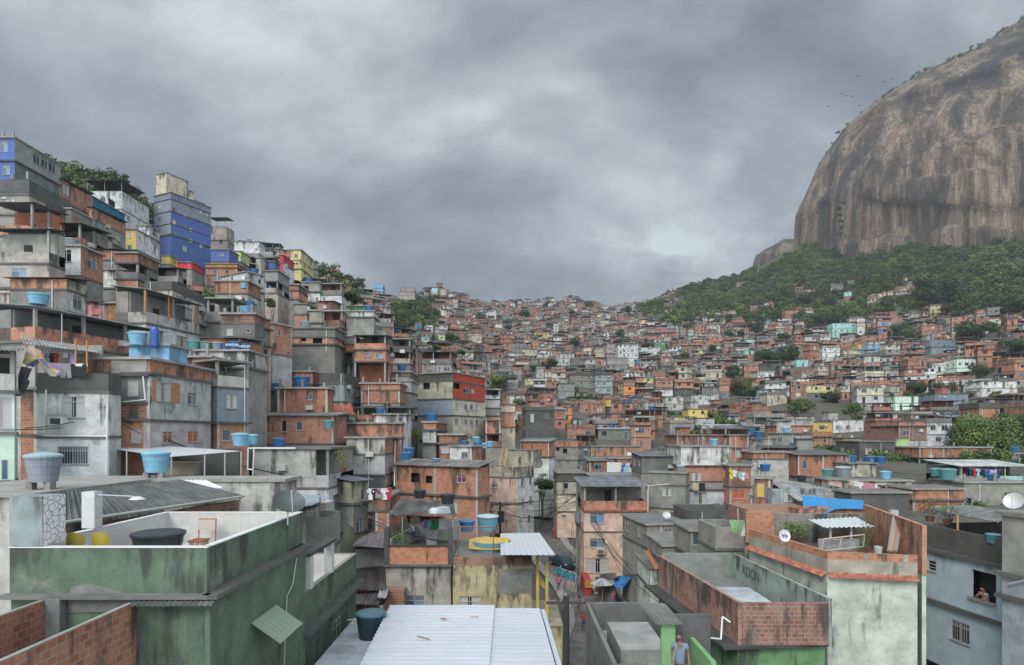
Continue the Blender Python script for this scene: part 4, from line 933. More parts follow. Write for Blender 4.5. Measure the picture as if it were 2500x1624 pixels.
# ------------------------------------------------------------------ houses described one by one
NHC = [0]
def NH(): return len([o for o in bpy.data.objects if o.parent is None and o.get('category') in ('house', 'building', 'tower block', 'shed')])
def FE(x0, x1, y0, y1, code, label, land=None, pure=True, roofk=None, a=0, L=7, cat='house'):
    """a hillside house given only by its picture rectangle; the slope it stands on sets its distance"""
    px0, px1, p0, p1 = PX(x0), PX(x1), PY(y0), PY(y1); d = depth_at((px0+px1)/2, p1, 100) or ridge((px0+px1)/2)
    W = (px1-px0)/F*d; zt = (HZ-p0)/F*d; zf = (HZ-p1)/F*d; nf = max(1, round((zt-zf)/2.9)); hf = (zt-zf)/nf
    O = ((px0-CX)/F*d, d); an = rad(a); zb = min(T0(*O), T0(O[0]+W, d))-1
    root = thing('house' if cat != 'building' else 'building', (O[0]+W/2, d, zf), label, cat); S = Sink(root)
    gen(S, O, an, W, L, min(zb, zf-1), zf, nf, random.Random(int(x0+y0)), main=code, pure=pure, px=(px0+px1)/2, roofk=roofk or 'slab', hf=hf); S.finish()
    occ_rect(O, (math.cos(an), math.sin(an)), W, L); HR.append((px0, px1, p0, p1, d))
    if land: LAND.append(((px0+px1)/2, (p0+p1)/2, land))
def block(h, name, s0, s1, w0, w1, z0, z1, code, al=(.3, .9), roof=True):
    m = MB(); m.box(h.f.O, h.f.t, s0, s1, w0, w1, z0, z1, mt(code), TI[code], al)
    if roof: m.box(h.f.O, h.f.t, s0-.1, s1+.1, w0-.1, w1+.1, z1+.002, z1+.12, 'concrete', TI['g'])
    m.build(name, h.root)
def mid():
    HR.append((140, 372, 395, 530, 170))
    crop(1)
    H('tall violet blue and bare grey house at the left edge of the hillside', 80, -90, 132, [212, 'U', 415, 'U', 600, 'G', 760], w=[(35,288,62,95,'b'), (55,498,62,85,'b')], R=545, rc='GgG', roof='slab', rw=[(330,395,60,90,'d'), (400,430,60,95,'d'), (470,470,60,95,'d'), (448,655,62,75,'G')], land='the violet and grey house at the left edge')
    H('brick house stepping down beside the tall violet and grey house', 88, 470, 552, [583, 'B', 770, 'B', 900, 'G', 1050], R=830, rw=[(595,680,55,85,'c')], roof='tin')
    H('grey house with mould-black parapet and two wide windows facing right', 72, -60, 262, [585, 'K', 720, 'G', 900, 'G', 1010], R=640, rc='KHH', rw=[(450,862,70,85,'d'), (560,905,70,85,'g')], w=[(30,720,50,80)], roof='parapet')
    H('grey house with a brick lattice panel, below the tin awning', 77, 590, 640, [850, 'G', 1040, 'G', 1170], R=830, rc='GG', rw=[(690,960,70,80,'Lw')])
    H('house with tin-roofed terrace and brick parapet at the left edge', 62, -60, 290, [800, '_B', 1090, 'G', 1250], roof='tin')
    H('long receding brick house with pale blue windows left of the deep blue one', 86, 800, 832, [835, 'B', 930, 'G', 1080, 'B', 1180, 'B', 1260], R=1130, rc='BGGB', rw=[(880,985,50,65,'b'), (972,1050,40,55,'c'), (1060,1110,32,48,'c')], roof='tin')
    H('house with plants on a brick-parapet terrace under a rusty tin roof', 66, 310, 720, [985, '_B', 1190, 'G', 1290], roof='tin', tin=(.12,.1,.09))
    H('pale cement house with a big white grilled window', 70, 735, 800, [1050, 'L', 1240, 'G', 1330], R=1010, w=[(760,1138,35,50)], rw=[(888,1160,80,80,'G')], roof='tin')
    H('covered open-fronted terrace with mauve-grey walls at the left edge', 55, -80, 440, [1040, '_k', 1340, 'k', 1560, 'G', 1700], R=480, roof='tin', tin=(.09,.09,.09))
    H('whitewashed house with one large dark window above a brick shed', 60, 445, 725, [1185, 'W', 1450, 'G', 1600], R=925, rc='BG', w=[(595,1268,90,110,'do')], roof='slab')
    H('low brick house with a small rusty awning', 68, 835, 1040, [1215, 'B', 1310, 'G', 1420], roof='tin', tin=(.1,.08,.07))
    H('house with mossy brick parapet over a dark open storey', 64, 1040, 1240, [1250, 'D', 1335, '_g', 1480, 'B', 1570], R=1420)
    H('house with ochre front and whitewashed side wall left of the tower', 115, 1130, 1222, [1035, 'Y', 1215, 'G', 1300], R=1425, rc='WG', w=[(1166,1082,42,55), (1166,1190,42,40)], land='the ochre and white house')
    H('small white house with a grey wing squeezed beside the tower', 124, 1245, 1342, [1000, 'W', 1100, 'W', 1200], R=1437, rc='LL', w=[(1315,1028,18,20)], rw=[(1385,1070,28,35)])
    t = H('tall grey and violet blue tower block with a cream rooftop house', 135, 1385, 1535, [738, 'S', 792, 'S', 900, 'S', 1010, 'S', 1105, 'U', 1310], yaw=-25, R=1895, rc='SSUUU', name='tower_block', cat='tower block', w=[(1435,825,20,24), (1432,937,20,24), (1430,1037,20,24), (1552,1155,14,20)],
      rw=[(1565,860,32,50), (1718,828,28,40), (1805,873,25,38), (1862,902,20,28), (1662,905,30,38,'c'), (1715,932,28,38), (1783,960,16,24), (1566,965,30,38,'y'), (1662,1012,30,42), (1715,1037,28,38), (1564,1068,32,45), (1660,1107,30,42), (1716,1135,28,38), (1806,1178,26,34), (1857,1192,20,28), (1722,1238,28,34), (1660,1205,32,50,'c'), (1800,1265,26,34)], land='the grey and violet tower block')
    z = t.zt; m = (HZ-PY(545))/F*135
    block(t, 'rooftop_house', .3, 3.6, .25, 5.6, z+.17, m, 'C'); block(t, 'rooftop_house', .4, 3.6, 5.62, 7., z+.17, m-1.9, 'C'); block(t, 'rooftop_house', .5, 3.6, 7.02, 10., z+.17, m-3.6, 'C')
    for q in ((.9, m-1.3), (2.6, m-1.3), (.9, m-4.), (2.6, m-4.)): S = Sink(t.root); fc = Fc(t.f.pt(0, 0, -.25)[:2], t.f.a, 4); S.window(fc, q[0]+.2, q[1]-.3, .7, .9, 's', 'd')
    m_ = MB(); [m_.box(t.f.O, t.f.t, -.06, t.W+.06, -.06, 10.2, zz-.12, zz+.06, 'concrete', (.05,.055,.06), faces='flu') for zz in t.zs[2:4]]; m_.build('ledge', t.root)
    H('deep blue painted house with a terrace opening, above the brick row', 98, 800, 835, [742, 'T', 850, 'T', 960], R=1120, rc='TT', rw=[(1030,800,60,70,'Xo')], land='the deep blue house')
    H('big white house with a dark pergola along its roof, below the wooded ridge', 125, 780, 1095, [690, 'W', 850, 'W', 960], R=1340, rw=[(1222,855,26,40), (1170,870,14,20)], roof='canopy', tin=(.1,.1,.1), land='the big white house with a pergola')
    H('cream house with rows of windows under a flat green-edged canopy', 150, 1895, 2035, [1005, 'k', 1130, 'k', 1240], R=2105, rc='GG', w=[(1925,1115,30,35), (1983,1138,28,32), (2013,1222,18,20)], rw=[(2068,1090,18,30), (2066,1170,18,30)], roof='canopy', land='the cream house with a canopy')
    H('long whitewashed flat house below the trees on the ridge', 190, 2105, 2330, [1145, 'W', 1250, 'G', 1290], w=[(2190,1200,12,14)])
    H('small light green house with one window beside brick sheds', 140, 2065, 2165, [1230, 'n', 1325, 'G', 1400], w=[(2092,1285,14,28)])
    H('violet blue house with sloping awning right of the tower', 133, 1895, 2060, [1215, 'U', 1320, 'G', 1400], w=[(1990,1260,40,24)], roof='slab')
    H('bright pink painted parapet on a low house under the tower', 118, 1595, 1725, [1330, 'm', 1388, 'G', 1500])
    H('low yellow house wedged under the tower', 122, 1450, 1525, [1270, 'Y', 1345, 'G', 1420])
    H('black covered terrace hung with washing below the tower', 76, 1240, 1600, [1385, '_G', 1505, 'K', 1650], R=1650, roof='tin', tin=(.05,.05,.05))
    H('white corrugated metal wall of a low house', 67, 930, 1175, [1400, 'W', 1560, 'G', 1650])
    H('row of brick sheds with an orange awning below the light green house', 122, 1850, 2130, [1345, 'O', 1375, 'B', 1445, 'D', 1546, 'G', 1620], w=[(1930,1410,30,28), (2040,1412,30,25)])
    crop(2)
    H('dark grey house with a brick top storey and red-edged roof', 50, 90, 600, [5, 'B', 100, 'g', 300, 'G', 400], R=785, rc='HLL', w=[(343,155,40,45)], rw=[(700,215,80,120,'Gd')], roof='tin', tin=(.18,.07,.05))
    H('rose pink house with a small dark window near the left edge', 47, 90, 315, [250, 'p', 385, 'M', 530], R=345, w=[(255,480,75,75,'d')])
    H('orange brick pillar house at the left edge', 51, 15, 85, [135, 'B', 375, 'B', 480]); H('grey cement terrace wall with weeds on top at the left edge', 45.5, -120, 118, [375, 'g', 500, 'g', 640])
    h = H('long open terrace under a dark sheet awning above an orange brick wall', 44, 315, 1470, [262, '_B', 560, 'G', 740], yaw=74, L=4, roof='tin', tin=(.25,.27,.27), land='the long awning terrace')
    H('rose pink shed with a pink door', 57, 725, 915, [215, 'p', 390, 'G', 460], w=[(862,290,55,60,'r')], L=4, roof='tin'); H('orange brick shed beside the rose pink one', 57, 920, 1160, [228, 'B', 390, 'G', 460], L=4)
    h = H('house with a long timber-posted porch and stained pale parapet', 56, 1310, 1790, [105, '_L', 400, 'W', 640, 'G', 760], yaw=78, L=3.2, roof='tin', tin=(.28,.3,.3), w=[(1638,580,105,120,'c')], land='the porch with timber posts')
    for x in (1300, 1512, 1758):
        m = MB(); s_, z_ = h.f.sz(PX(x), 900); q = h.f.pt(s_, 0, .05); m.tube((q[0], q[1], h.zs[1]+.9), (q[0], q[1], h.zs[0]), .09, seg=6, mat='flat', tint=(.42, .17, .06)); m.build('porch_post', h.root)
    H('cream house with a heavy mould-black parapet behind the timber porch', 63, 1300, 1545, [25, 'K', 100, 'C', 330, 'G', 420], R=1855, rc='KLL', rw=[(1610,190,60,60,'d'), (1700,230,70,80,'c'), (1790,270,55,80,'d')], roof='parapet')
    H('open roofed grey terrace with square posts', 64, 1860, 2095, [185, '_g', 390, 'g', 480])
    H('brick-topped grey house with a pale blue tank on it', 70, 1930, 2230, [30, 'B', 135, 'G', 235], R=2345, w=[(2010,185,22,35), (2190,200,20,50,'o')])
    H('mould-streaked dark grey house with brick corners and a barred window', 58, 1990, 2290, [325, 'D', 400, 'g', 530, 'g', 620], R=2356, w=[(2062,480,60,70,'G'), (2230,470,40,40)])
    H('low orange brick house behind a row of blue tanks', 53, 1800, 2160, [540, 'B', 650, 'G', 740], w=[(1852,583,50,35), (1970,608,50,25)], roof='tin')
    h = H('dirty white house with a blackened parapet and wide two-leaf window', 37, 330, 975, [850, 'K', 1015, 'W', 1425, 'W', 1830], L=1.7, yaw=10, roof='parapet', w=[(657,1155,220,185,'c'), (654,1589,285,170,'G')], land='the white house with the blackened parapet')
    mb = MB()
    sheet(mb, at(190,530,40.5), at(800,610,44), at(885,665,38.5), at(215,585,36.2), tint=(.30,.31,.31), pitch=.2, amp=.03); mb.build('canopy', h.root)
    for x, y in ((680,845), (780,850), (240,850)): m = MB(); p = at(x, y, 37.3); m.tube(p, p+Vector((0,0,2.0)), .05, tint=(.4,.2,.07), seg=6); m.build('post', h.root)
    m = MB(); m.bx(at(300,0,40).x, at(880,0,40).x, 40.4, 40.55, at(0,860,40.4).z, at(0,600,40.4).z, 'plaster', TI['G']); m.build('back_wall', h.root)
    m = MB(); p = at(535, 1322, 36.9); m.bx(p.x-.45, p.x+.45, 36.55, 36.98, p.z, p.z+.62, 'metal', (.5,.5,.46)); m.bx(p.x-.3, p.x+.3, 36.53, 36.56, p.z+.08, p.z+.42, 'flat', (.04,.04,.045)); m.bx(p.x-.6, p.x+.55, 36.4, 36.98, p.z+.64, p.z+.68, 'concrete', TI['L']); m.build('air_conditioner', h.root)
    m = MB(); a_, b_ = at(415, 1000, 36.85), at(400, 1390, 36.85); m.tube(a_, b_, .045, tint=(.6,.6,.57)); m.build('pipe', h.root); m = MB(); m.tube(at(965,1125,36.8), at(955,1830,36.8), .05, tint=(.6,.6,.57)); m.tube(at(395,1413,36.8), at(955,1418,36.8), .04, tint=(.6,.6,.57)); m.build('pipe', h.root)
    H('windowless sooty brick wing left of the dirty white house', 38.6, 160, 332, [1000, 'b', 1410, 'b', 1830], L=3)
    h = H('pale green house strip with a corrugated awning at the left edge', 33, -220, 130, [640, '_L', 1010, 'E', 1390, 'E', 1840, 'E', 2300], L=2.5, yaw=37, roof='tin', tin=(.3,.29,.27), w=[(52,1210,105,270,'c'), (45,1720,70,180,'b')], land='the pale green strip at the left edge')
    h = H('grey patched house with an arched-top window over a brick storey', 40, 1000, 1318, [725, 'G', 865, 'g', 1120, 'D', 1270, 'B', 1510], L=6, roof='parapet', w=[(1193,985,100,140,'b'), (1225,1415,95,125,'c'), (1072,1068,45,88,'t')], land='the grey patched house')
    h = H('cream rendered house with brick parapet and brick patches round its window', 40, 1345, 1895, [728, 'B', 850, 'L', 1275, 'L', 1500], yaw=87, L=5, roof='slab', w=[(1472,1020,135,170,'c'), (1730,1080,85,115,'g'), (1510,1428,90,110,'w'), (1738,1420,95,100,'r')], land='the cream rendered house')
    s1, z1 = h.f.sz(PX(1366), PY(930)); s2, z2 = h.f.sz(PX(1400), PY(1115)); s3, _ = h.f.sz(PX(1543), PY(930)); s4, _ = h.f.sz(PX(1615), PY(930))
    for a_, b_ in ((s1, s2), (s3, s4)):
        m = MB(); m.box(h.f.O, h.f.t, a_, b_, -.015, .02, h.f.sz(PX(1470), PY(1112))[1], h.f.sz(PX(1470), PY(925))[1], 'brick', TI['B'], faces='frlt'); m.build('brick_patch', h.root)
    m = MB(); m.tube(at(1285,880,39.8), at(1305,1090,39.8), .045, tint=(.6,.6,.57)); m.tube(at(1305,1090,39.8), at(1100,1110,39.8), .04, tint=(.6,.6,.57)); m.build('pipe', h.root)
    h = H('bluish grey house with an open balcony and clay tile trim', 47.5, 1950, 2235, [738, '_L', 975, 'S', 1295, 'B', 1520], yaw=57, L=6, w=[(2085,1105,90,120,'c'), (2035,1410,75,100,'g')], land='the bluish grey balcony house')
    h = H('small pale blue tank shed on the terrace', 43, 1160, 1520, [608, 'u', 748, 'G', 860], L=2.4, name='tank_shed', cat='shed')
    tankp(1235, 600, 42.5, 155, 'light blue', 'pale ribbed water tank on the light blue shed left of the barrel', hs=1.05)
    t_ = thing('barrel', at(1390, 620, 42.6), 'tall bright blue plastic barrel on the light blue shed', 'barrel'); m = MB(); p = at(1390, 620, 42.6); m.lathe(p, [(0,0),(.24,0),(.29,.12),(.29,.5),(.31,.52),(.29,.56),(.29,.95),(.31,.97),(.29,1.01),(.29,1.2),(.2,1.42),(0,1.45)], 20, 'plastic', (.03,.10,.33)); m.build('drum', t_, True); m = MB(); m.lathe((p.x-.1, p.y, p.z+1.42), [(.07,0),(.07,.07),(0,.07)], 8, 'plastic', (.02,.03,.05)); m.build('cap', t_)
    H('sooty brick terrace parapet behind the cream rendered house', 49, 1520, 1893, [712, 'D', 800, 'G', 900], L=3)
    h = H('pale slab-topped house carrying a row of water tanks', 52, 1600, 2230, [655, 'L', 800, 'G', 900], L=4)
    for x, y, w_, c, l in ((1735,652,125,'teal','green tank, leftmost of the row on the pale slab'), (1845,660,112,'teal','green tank under a white cloth, second of the row on the slab'), (1955,662,104,'grey','grey tank, third of the row on the pale slab'), (2030,662,72,'blue','small blue tank half hidden in the row on the slab'), (2108,664,112,'blue','big blue lettered tank in the row on the pale slab'), (2202,666,88,'blue','blue lettered tank at the right end of the row')):
        p = at(x, 655, 52.8); D = w_/3.681/F*52.8; t_ = tank(p.x, 52.8+(x % 7)*.05, h.zt+.18, D, c, l)
        if w_ in (112, 88) and c == 'blue':
            o = text_mesh('FORTLEV', .27, (0, 0, 0), (1,0,0), (0,0,1), 'lettering', None, (.6,.65,.7), bold=.006); o.parent = t_; t_.rotation_euler = (0, 0, 0); o.location = (0, -.475, .38); o.scale = (1/D,)*3
    tankp(345, 235, 46.5, 170, 'light blue', 'light blue tank with a tarp on the rose pink house', hs=.8)
    tankp(2245, 262, 66, 80, 'blue', 'blue tank on the mossy block left of the sooty parapets')
    tankp(2190, 90, 69, 66, 'light blue', 'pale blue tank on the brick-topped grey house')
    clothesline(at(400,665,38), at(740,665,38), 'washing line under the corrugated awning of the dirty white house', [(.08,'shirt','grey',.5,.6), (.2,'shirt','black',.5,.6), (.32,'shirt','red',.4,.6), (.55,'shorts','white',.35,.3), (.75,'cloth','lilac',.35,.7)], 'under the corrugated awning', .03)
    clothesline(at(430,765,37.2), at(760,765,37.2), 'lower washing line along the blackened parapet', [(.15,'cloth','lilac',1.,.7), (.5,'shorts','grey',.75,.85), (.85,'cloth','black',.95,.75), (.87,'cloth','white',.97,.16)], 'along the blackened parapet', .02)
    # the patterned tarpaulin slumped over the parapet corner
    m = MB(); P_ = [(250,600),(370,650),(430,800),(540,830),(510,880),(450,880),(360,750),(300,800),(200,760)]; d_ = 36.2; c_ = at(330, 720, d_-.3); pts = [at(x, y, d_-.15*(k % 3)) for k, (x, y) in enumerate(P_)]
    for k, (a_, b_) in enumerate(zip(pts, pts[1:]+pts[:1])):
        mid_ = (a_+b_)/2+Vector((0, -.12*(k % 2), 0)); m.face([c_, a_, mid_], 'cloth', ((.4,.3,.2), (.45,.16,.08), (.1,.16,.3), (.5,.4,.15), (.35,.35,.33))[k % 5]); m.face([c_, mid_, b_], 'cloth', ((.3,.25,.2), (.12,.2,.35), (.5,.2,.1), (.45,.4,.3))[k % 4])
    tag(m.build('tarpaulin'), 'crumpled patchwork-coloured tarpaulin hanging over the blackened parapet', 'tarpaulin')
    m = MB(); P_ = [(190,790),(290,810),(250,900),(270,930),(215,1045),(165,1020),(160,880)]; c_ = at(215, 900, 35.8); pts = [at(x, y, 36.1-.2*(k % 2)) for k, (x, y) in enumerate(P_)]
    for a_, b_ in zip(pts, pts[1:]+pts[:1]): m.face([c_, a_, b_], 'cloth', vary((.10,.10,.105), .3))
    tag(m.build('tarpaulin'), 'grey plastic sheet hanging below the patchwork tarpaulin', 'tarpaulin')
    crop(4)
    H('white house with small dark windows receding beside the beige balconies', 92, 5, 165, [605, 'W', 760, 'W', 900], yaw=60, L=6, w=[(60,660,24,36,'w'), (125,690,24,38), (97,762,20,44)])
    H('beige house with stacked balconies', 90, 170, 288, [600, 'G', 690, '_k', 795, 'k', 880], w=[(215,830,0.1,0.1)])
    H('violet blue house with a square white-framed window beside the red one', 120, 205, 260, [512, 'U', 572, 'U', 650], R=305, rw=[(277,590,24,36,'c')])
    H('crimson red house with a white balcony band', 125, 303, 338, [455, 'm', 520, 'm', 665], R=437, rc='mW', rw=[(383,640,22,34,'c'), (345,615,20,34,'c'), (395,560,60,30)], land='the crimson house')
    H('pale yellow four-storey house standing on the left skyline', 150, 400, 498, [408, 'y', 500, 'y', 578, 'y', 655], R=608, w=[(453,457,30,28,'v'), (460,527,24,22,'v'), (458,593,26,22)], rw=[(520,473,12,24,'c'), (547,492,12,22,'c'), (592,527,14,28), (530,548,16,24), (578,580,18,24), (528,612,14,24)], land='the pale yellow skyline house')
    H('mould-stained pale grey block above the violet house', 119, 90, 150, [480, 'L', 625], R=207)
    H('grey and white house with an unglazed dark window, left half of the pair', 104, 497, 666, [700, 'G', 785, 'W', 880, 'G', 960], w=[(540,750,50,42,'Xd'), (585,842,14,40), (640,845,18,30)], roof='slab'); H('grey house with a deep pillared balcony, right half of the pair', 104.3, 668, 862, [715, '_g', 812, 'W', 905], R=900, w=[(710,848,16,28), (790,848,16,28)], land='the grey house with a pillared balcony')
    H('dark brick house with two square windows under a mossy parapet', 98, 275, 475, [722, 'D', 772, 'B', 850, 'G', 930], w=[(325,800,24,28), (408,808,36,34,'b')])
    H('orange brick house with a single pale window behind tin roofs', 92, 650, 782, [870, 'B', 950, 'G', 1010], w=[(708,915,36,36,'c')], roof='tin'); H('curved grey parapet house above a brick storey', 90, 440, 548, [895, 'G', 985, 'B', 1040], w=[(560,932,26,34)])
    H('grey cement house left of the mauve terrace', 82, 572, 686, [955, 'G', 1060, 'G', 1130], L=5); H('mauve brown terrace house with a dark open front', 82, 690, 868, [960, '_M', 1100, 'M', 1170, 'M', 1230], w=[(822,1140,20,28)], R=895)
    H('long low house with a white metal sheet top', 95, 900, 1150, [960, 'W', 1010, 'G', 1095], R=1195); H('green-walled house below the round dark tree', 112, 860, 1100, [915, 'N', 985, 'L', 1040], L=5, land='the green-walled house')
    H('beige house with a stepped roofline on the spur', 140, 1215, 1300, [920, 'k', 1010], R=1325)
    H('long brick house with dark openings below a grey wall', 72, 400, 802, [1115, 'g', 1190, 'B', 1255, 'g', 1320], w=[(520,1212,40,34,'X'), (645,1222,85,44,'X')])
    H('narrow mouldy house with a tall barred window and brick foot', 60, 75, 222, [1005, 'D', 1090, 'g', 1250, 'B', 1460], yaw=75, L=3.5, w=[(163,1175,34,66,'g'), (180,1335,40,80,'d')]); H('tall orange brick house with shaded windows and small awning', 66, 240, 415, [1070, 'B', 1240, 'B', 1340, 'L', 1440], yaw=62, L=4, w=[(303,1150,28,60), (385,1345,30,50)])
    H('brick house with a white-framed window over an open terrace', 76, 808, 972, [1185, 'g', 1250, 'B', 1325, '_G', 1470], w=[(872,1290,52,44)])
    h = H('two-storey brick house with blue curtained windows and canopy', 74, 975, 1258, [1178, '_B', 1300, 'B', 1410, '_W', 1520], roof='tin', w=[(1093,1345,46,40,'b'), (1198,1358,75,48,'b')], land='the brick house with blue windows')
    H('unfinished grey house with two open post-and-slab storeys', 86, 1268, 1478, [1210, '_K', 1320, '_k', 1430, 'g', 1560]); H('narrow brick house at the foot of the spur', 90, 1482, 1545, [1300, 'B', 1480])
    H('beige house with a blue shutter and roofed terrace on the spur', 97, 1552, 1845, [1325, '_g', 1430, 'k', 1560], R=1895, w=[(1655,1470,20,32), (1742,1473,28,34,'b'), (1808,1475,60,46)], roof='tin')
    FE(1150, 1232, 712, 820, 'u', 'light blue rendered house on the far skyline', 'the light blue skyline house'); FE(1385, 1515, 745, 890, 'k', 'broad beige mouldy block on the far hillside', 'the broad beige block', cat='building'); FE(1302, 1388, 890, 925, 'P', 'small peach house beside the dark tree clump')
    FE(1895, 1945, 955, 1000, 'O', 'orange house on the far slope beside the dark green one'); FE(1948, 2015, 935, 1030, 'N', 'tall dark green house on the far slope', 'the tall dark green house'); FE(1925, 1965, 1085, 1115, 'Y', 'tiny bright yellow house on the far slope'); FE(1718, 1805, 948, 995, 'C', 'cream house with balconies on the far slope'); FE(1615, 1715, 1035, 1090, 'L', 'pale grey two-wing house below the trees', 'the pale two-wing house')
    FE(1995, 2118, 1175, 1240, 'C', 'cream house with long window rows above the conifer', 'the long cream house', roofk='par'); FE(2120, 2168, 1185, 1240, 'N', 'small dark green house right of the long cream one'); FE(1545, 1645, 1190, 1235, 'A', 'aqua house on the lower spur', 'the aqua house on the spur'); FE(1730, 1790, 1170, 1220, 'n', 'pale green house beside the round tree'); FE(2170, 2250, 965, 1060, 'W', 'tall white house on the far left slope', 'the tall white far house')
    FE(720, 830, 605, 655, 'y', 'yellow-green house on the ridge above dark trees', roofk='par'); FE(795, 915, 670, 725, 'Y', 'bright yellow house on the ridge below the trees', 'the bright yellow ridge house'); FE(652, 718, 640, 690, 'O', 'small orange house behind the blue tank'); FE(1985, 2075, 1060, 1090, 'W', 'low white house on the far slope'); FE(1745, 1800, 765, 840, 'P', 'pale pink house on the far skyline slope')
    crop(7)
    FE(955, 1052, 545, 700, 'k', 'mouldy beige wing of the big white apartment block', cat='building'); FE(1052, 1218, 545, 740, 'W', 'big white apartment block in the middle of the hillside', 'the big white apartment block', cat='building', L=10)
    FE(860, 955, 575, 660, 'C', 'cream house attached left of the white apartment block', roofk='can'); FE(962, 1128, 665, 770, 'G', 'grey house with brown roofline in front of the white apartments', roofk='par'); FE(860, 975, 350, 420, 'C', 'cream stepped building high on the central slope', 'the cream stepped building', cat='building')
    FE(1175, 1240, 385, 425, 'P', 'peach house high on the central slope'); FE(570, 622, 405, 432, 'A', 'small aqua house high on the central slope', 'the small aqua house'); FE(512, 620, 485, 540, 'y', 'olive yellow house on the upper central slope', 'the olive yellow house'); FE(1350, 1445, 528, 595, 'N', 'green house beside the brown tree', 'the green house by the brown tree'); FE(1800, 1902, 462, 540, 'p', 'pink house with a row of dark windows', 'the pink house with dark windows', roofk='tin')
    FE(1572, 1632, 460, 490, 'Y', 'small yellow house among the trees'); FE(2102, 2188, 508, 552, 'A', 'pale blue house with tanks on the right slope', 'the pale blue house'); FE(1985, 2120, 600, 665, 'g', 'dark grey house with yellow shutters', 'the house with yellow shutters'); FE(1242, 1395, 575, 640, 'W', 'white house with a long sloped wing right of the apartments')
    FE(540, 655, 625, 735, 'L', 'pale mouldy block left of the dark grey one'); FE(660, 830, 672, 770, 'g', 'dark grey block below the orange sheds', roofk='par'); FE(862, 1005, 795, 960, 'v', 'pale grey tall house with balconies below the white apartments', 'the tall pale grey house', roofk='can'); FE(650, 855, 805, 900, 'G', 'grey house with two pairs of windows', roofk='par')
    FE(555, 690, 870, 1000, 'G', 'square dark grey house left of the shaded terraces'); FE(275, 345, 830, 890, 'y', 'yellow house under a white roof', roofk='can'); FE(1660, 1850, 965, 1050, 'W', 'white block with a pale blue wing on the middle slope', 'the white block on the middle slope'); FE(2205, 2345, 765, 830, 'W', 'white house with four windows on the right slope', 'the white four-window house')
    FE(2215, 2288, 920, 1010, 's', 'lilac blue house on the right slope', 'the lilac blue house'); FE(1445, 1680, 1148, 1200, 'Y', 'pale yellow terrace house in mid slope', 'the yellow terrace house', roofk='slab'); FE(678, 752, 1165, 1230, 'A', 'aqua wall of a small house below the grey slabs', 'the aqua-walled house'); FE(1960, 2048, 1140, 1190, 'W', 'low white house with one dark window')
    FE(1480, 1680, 1200, 1300, 'G', 'broad grey house below the yellow terrace', roofk='par'); FE(1700, 1850, 1160, 1260, 'L', 'pale cement house with a dark roof slab'); FE(630, 860, 1240, 1330, 'B', 'brick house with blue sheeting along its top', 'the brick house with blue sheeting', roofk='can'); FE(1446, 1590, 985, 1100, 'L', 'pale grey three-storey house in mid slope'); FE(735, 945, 1040, 1130, 'B', 'brick house above grey walls in mid slope', roofk='par')
    FE(1505, 1720, 1320, 1400, 'W', 'long white-fronted house under a crumbling brick wall')
    FE(105, 275, 975, 1050, 'W', 'white house behind the roof railings near the red-storey building'); FE(75, 190, 1165, 1280, 'C', 'cream house with paired dark windows near the lane top'); FE(205, 375, 585, 640, 'C', 'low cream house on the central slope'); FE(370, 445, 750, 830, 'L', 'slender grey house with an open top', roofk='can'); FE(100, 180, 1300, 1360, 'W', 'small white house above the lane palms')
    crop(9)
    FE(670, 935, 400, 530, 'A', 'big turquoise building with a dark glazed side', 'the turquoise building', cat='building'); FE(895, 980, 590, 680, 'Y', 'ochre yellow house beside the sky blue one', 'the ochre and sky blue pair'); FE(983, 1088, 590, 670, 'u', 'bright sky blue house beside the ochre one'); FE(578, 735, 615, 755, 'W', 'white three-storey house on the right slope', 'the white three-storey house', roofk='can')
    FE(770, 918, 640, 715, 'C', 'cream house right of the white three-storey one'); FE(1550, 1780, 550, 670, 'S', 'grey long building with two rows of white windows', 'the long grey window-row building', cat='building'); FE(348, 452, 725, 790, 'A', 'turquoise small house below the big tree', 'the small turquoise house'); FE(542, 660, 785, 880, 'C', 'cream square house with four windows', 'the cream square house')
    FE(0, 145, 835, 905, 'W', 'white house with two windows at the slope foot'); FE(1780, 1950, 720, 880, 'E', 'cream house with long white balconies', 'the house with white balconies', roofk='slab'); FE(302, 370, 425, 495, 'C', 'small cream house high on the right slope'); FE(1316, 1500, 312, 360, 'C', 'pale yellow long house below the big tree')
    FE(492, 667, 1280, 1385, 'Y', 'bright yellow house with two windows', 'the bright yellow house'); FE(672, 945, 1265, 1385, 'W', 'white mouldy long house beside the bright yellow one', 'the white mouldy long house'); FE(1512, 1735, 1290, 1500, 'W', 'white house with a balcony storey beside the large dark tree', 'the white house by the large tree', roofk='can')
    FE(1230, 1435, 1050, 1180, 'E', 'mint white house with an open dark ground storey', 'the mint white house', roofk='slab'); FE(1585, 1880, 1030, 1140, 'S', 'grey house with a long strip of windows', roofk='slab'); FE(765, 925, 1425, 1470, 'Y', 'low pale yellow house by the blue tanks'); FE(2005, 2320, 915, 1045, 'W', 'white house with a pale blue glazed front', 'the white glazed-front house')
    FE(250, 370, 285, 385, 'B', 'three-storey brick house at the forest edge', 'the brick house at the forest edge'); FE(1140, 1260, 820, 895, 'C', 'cream low house in the right slope middle'); FE(82, 260, 1040, 1130, 'C', 'pale beige house below the lilac blue one', roofk='par')
    crop(5)
    H('long brick wall house behind the rooftop tanks', 69, 90, 600, [105, 'B', 215, 'B', 300], L=5); h = H('square orange brick box house with a blue tank on its roof', 62, 285, 735, [255, 'b', 480, 'G', 520], w=[(580,328,35,55,'b')], land='the brick box house', R=790)
    tankp(500, 252, 63, 150, 'blue', 'blue lettered tank on the square brick box house'); tankp(242, 275, 64, 100, 'blue', 'blue tank on the slab left of the brick box house')
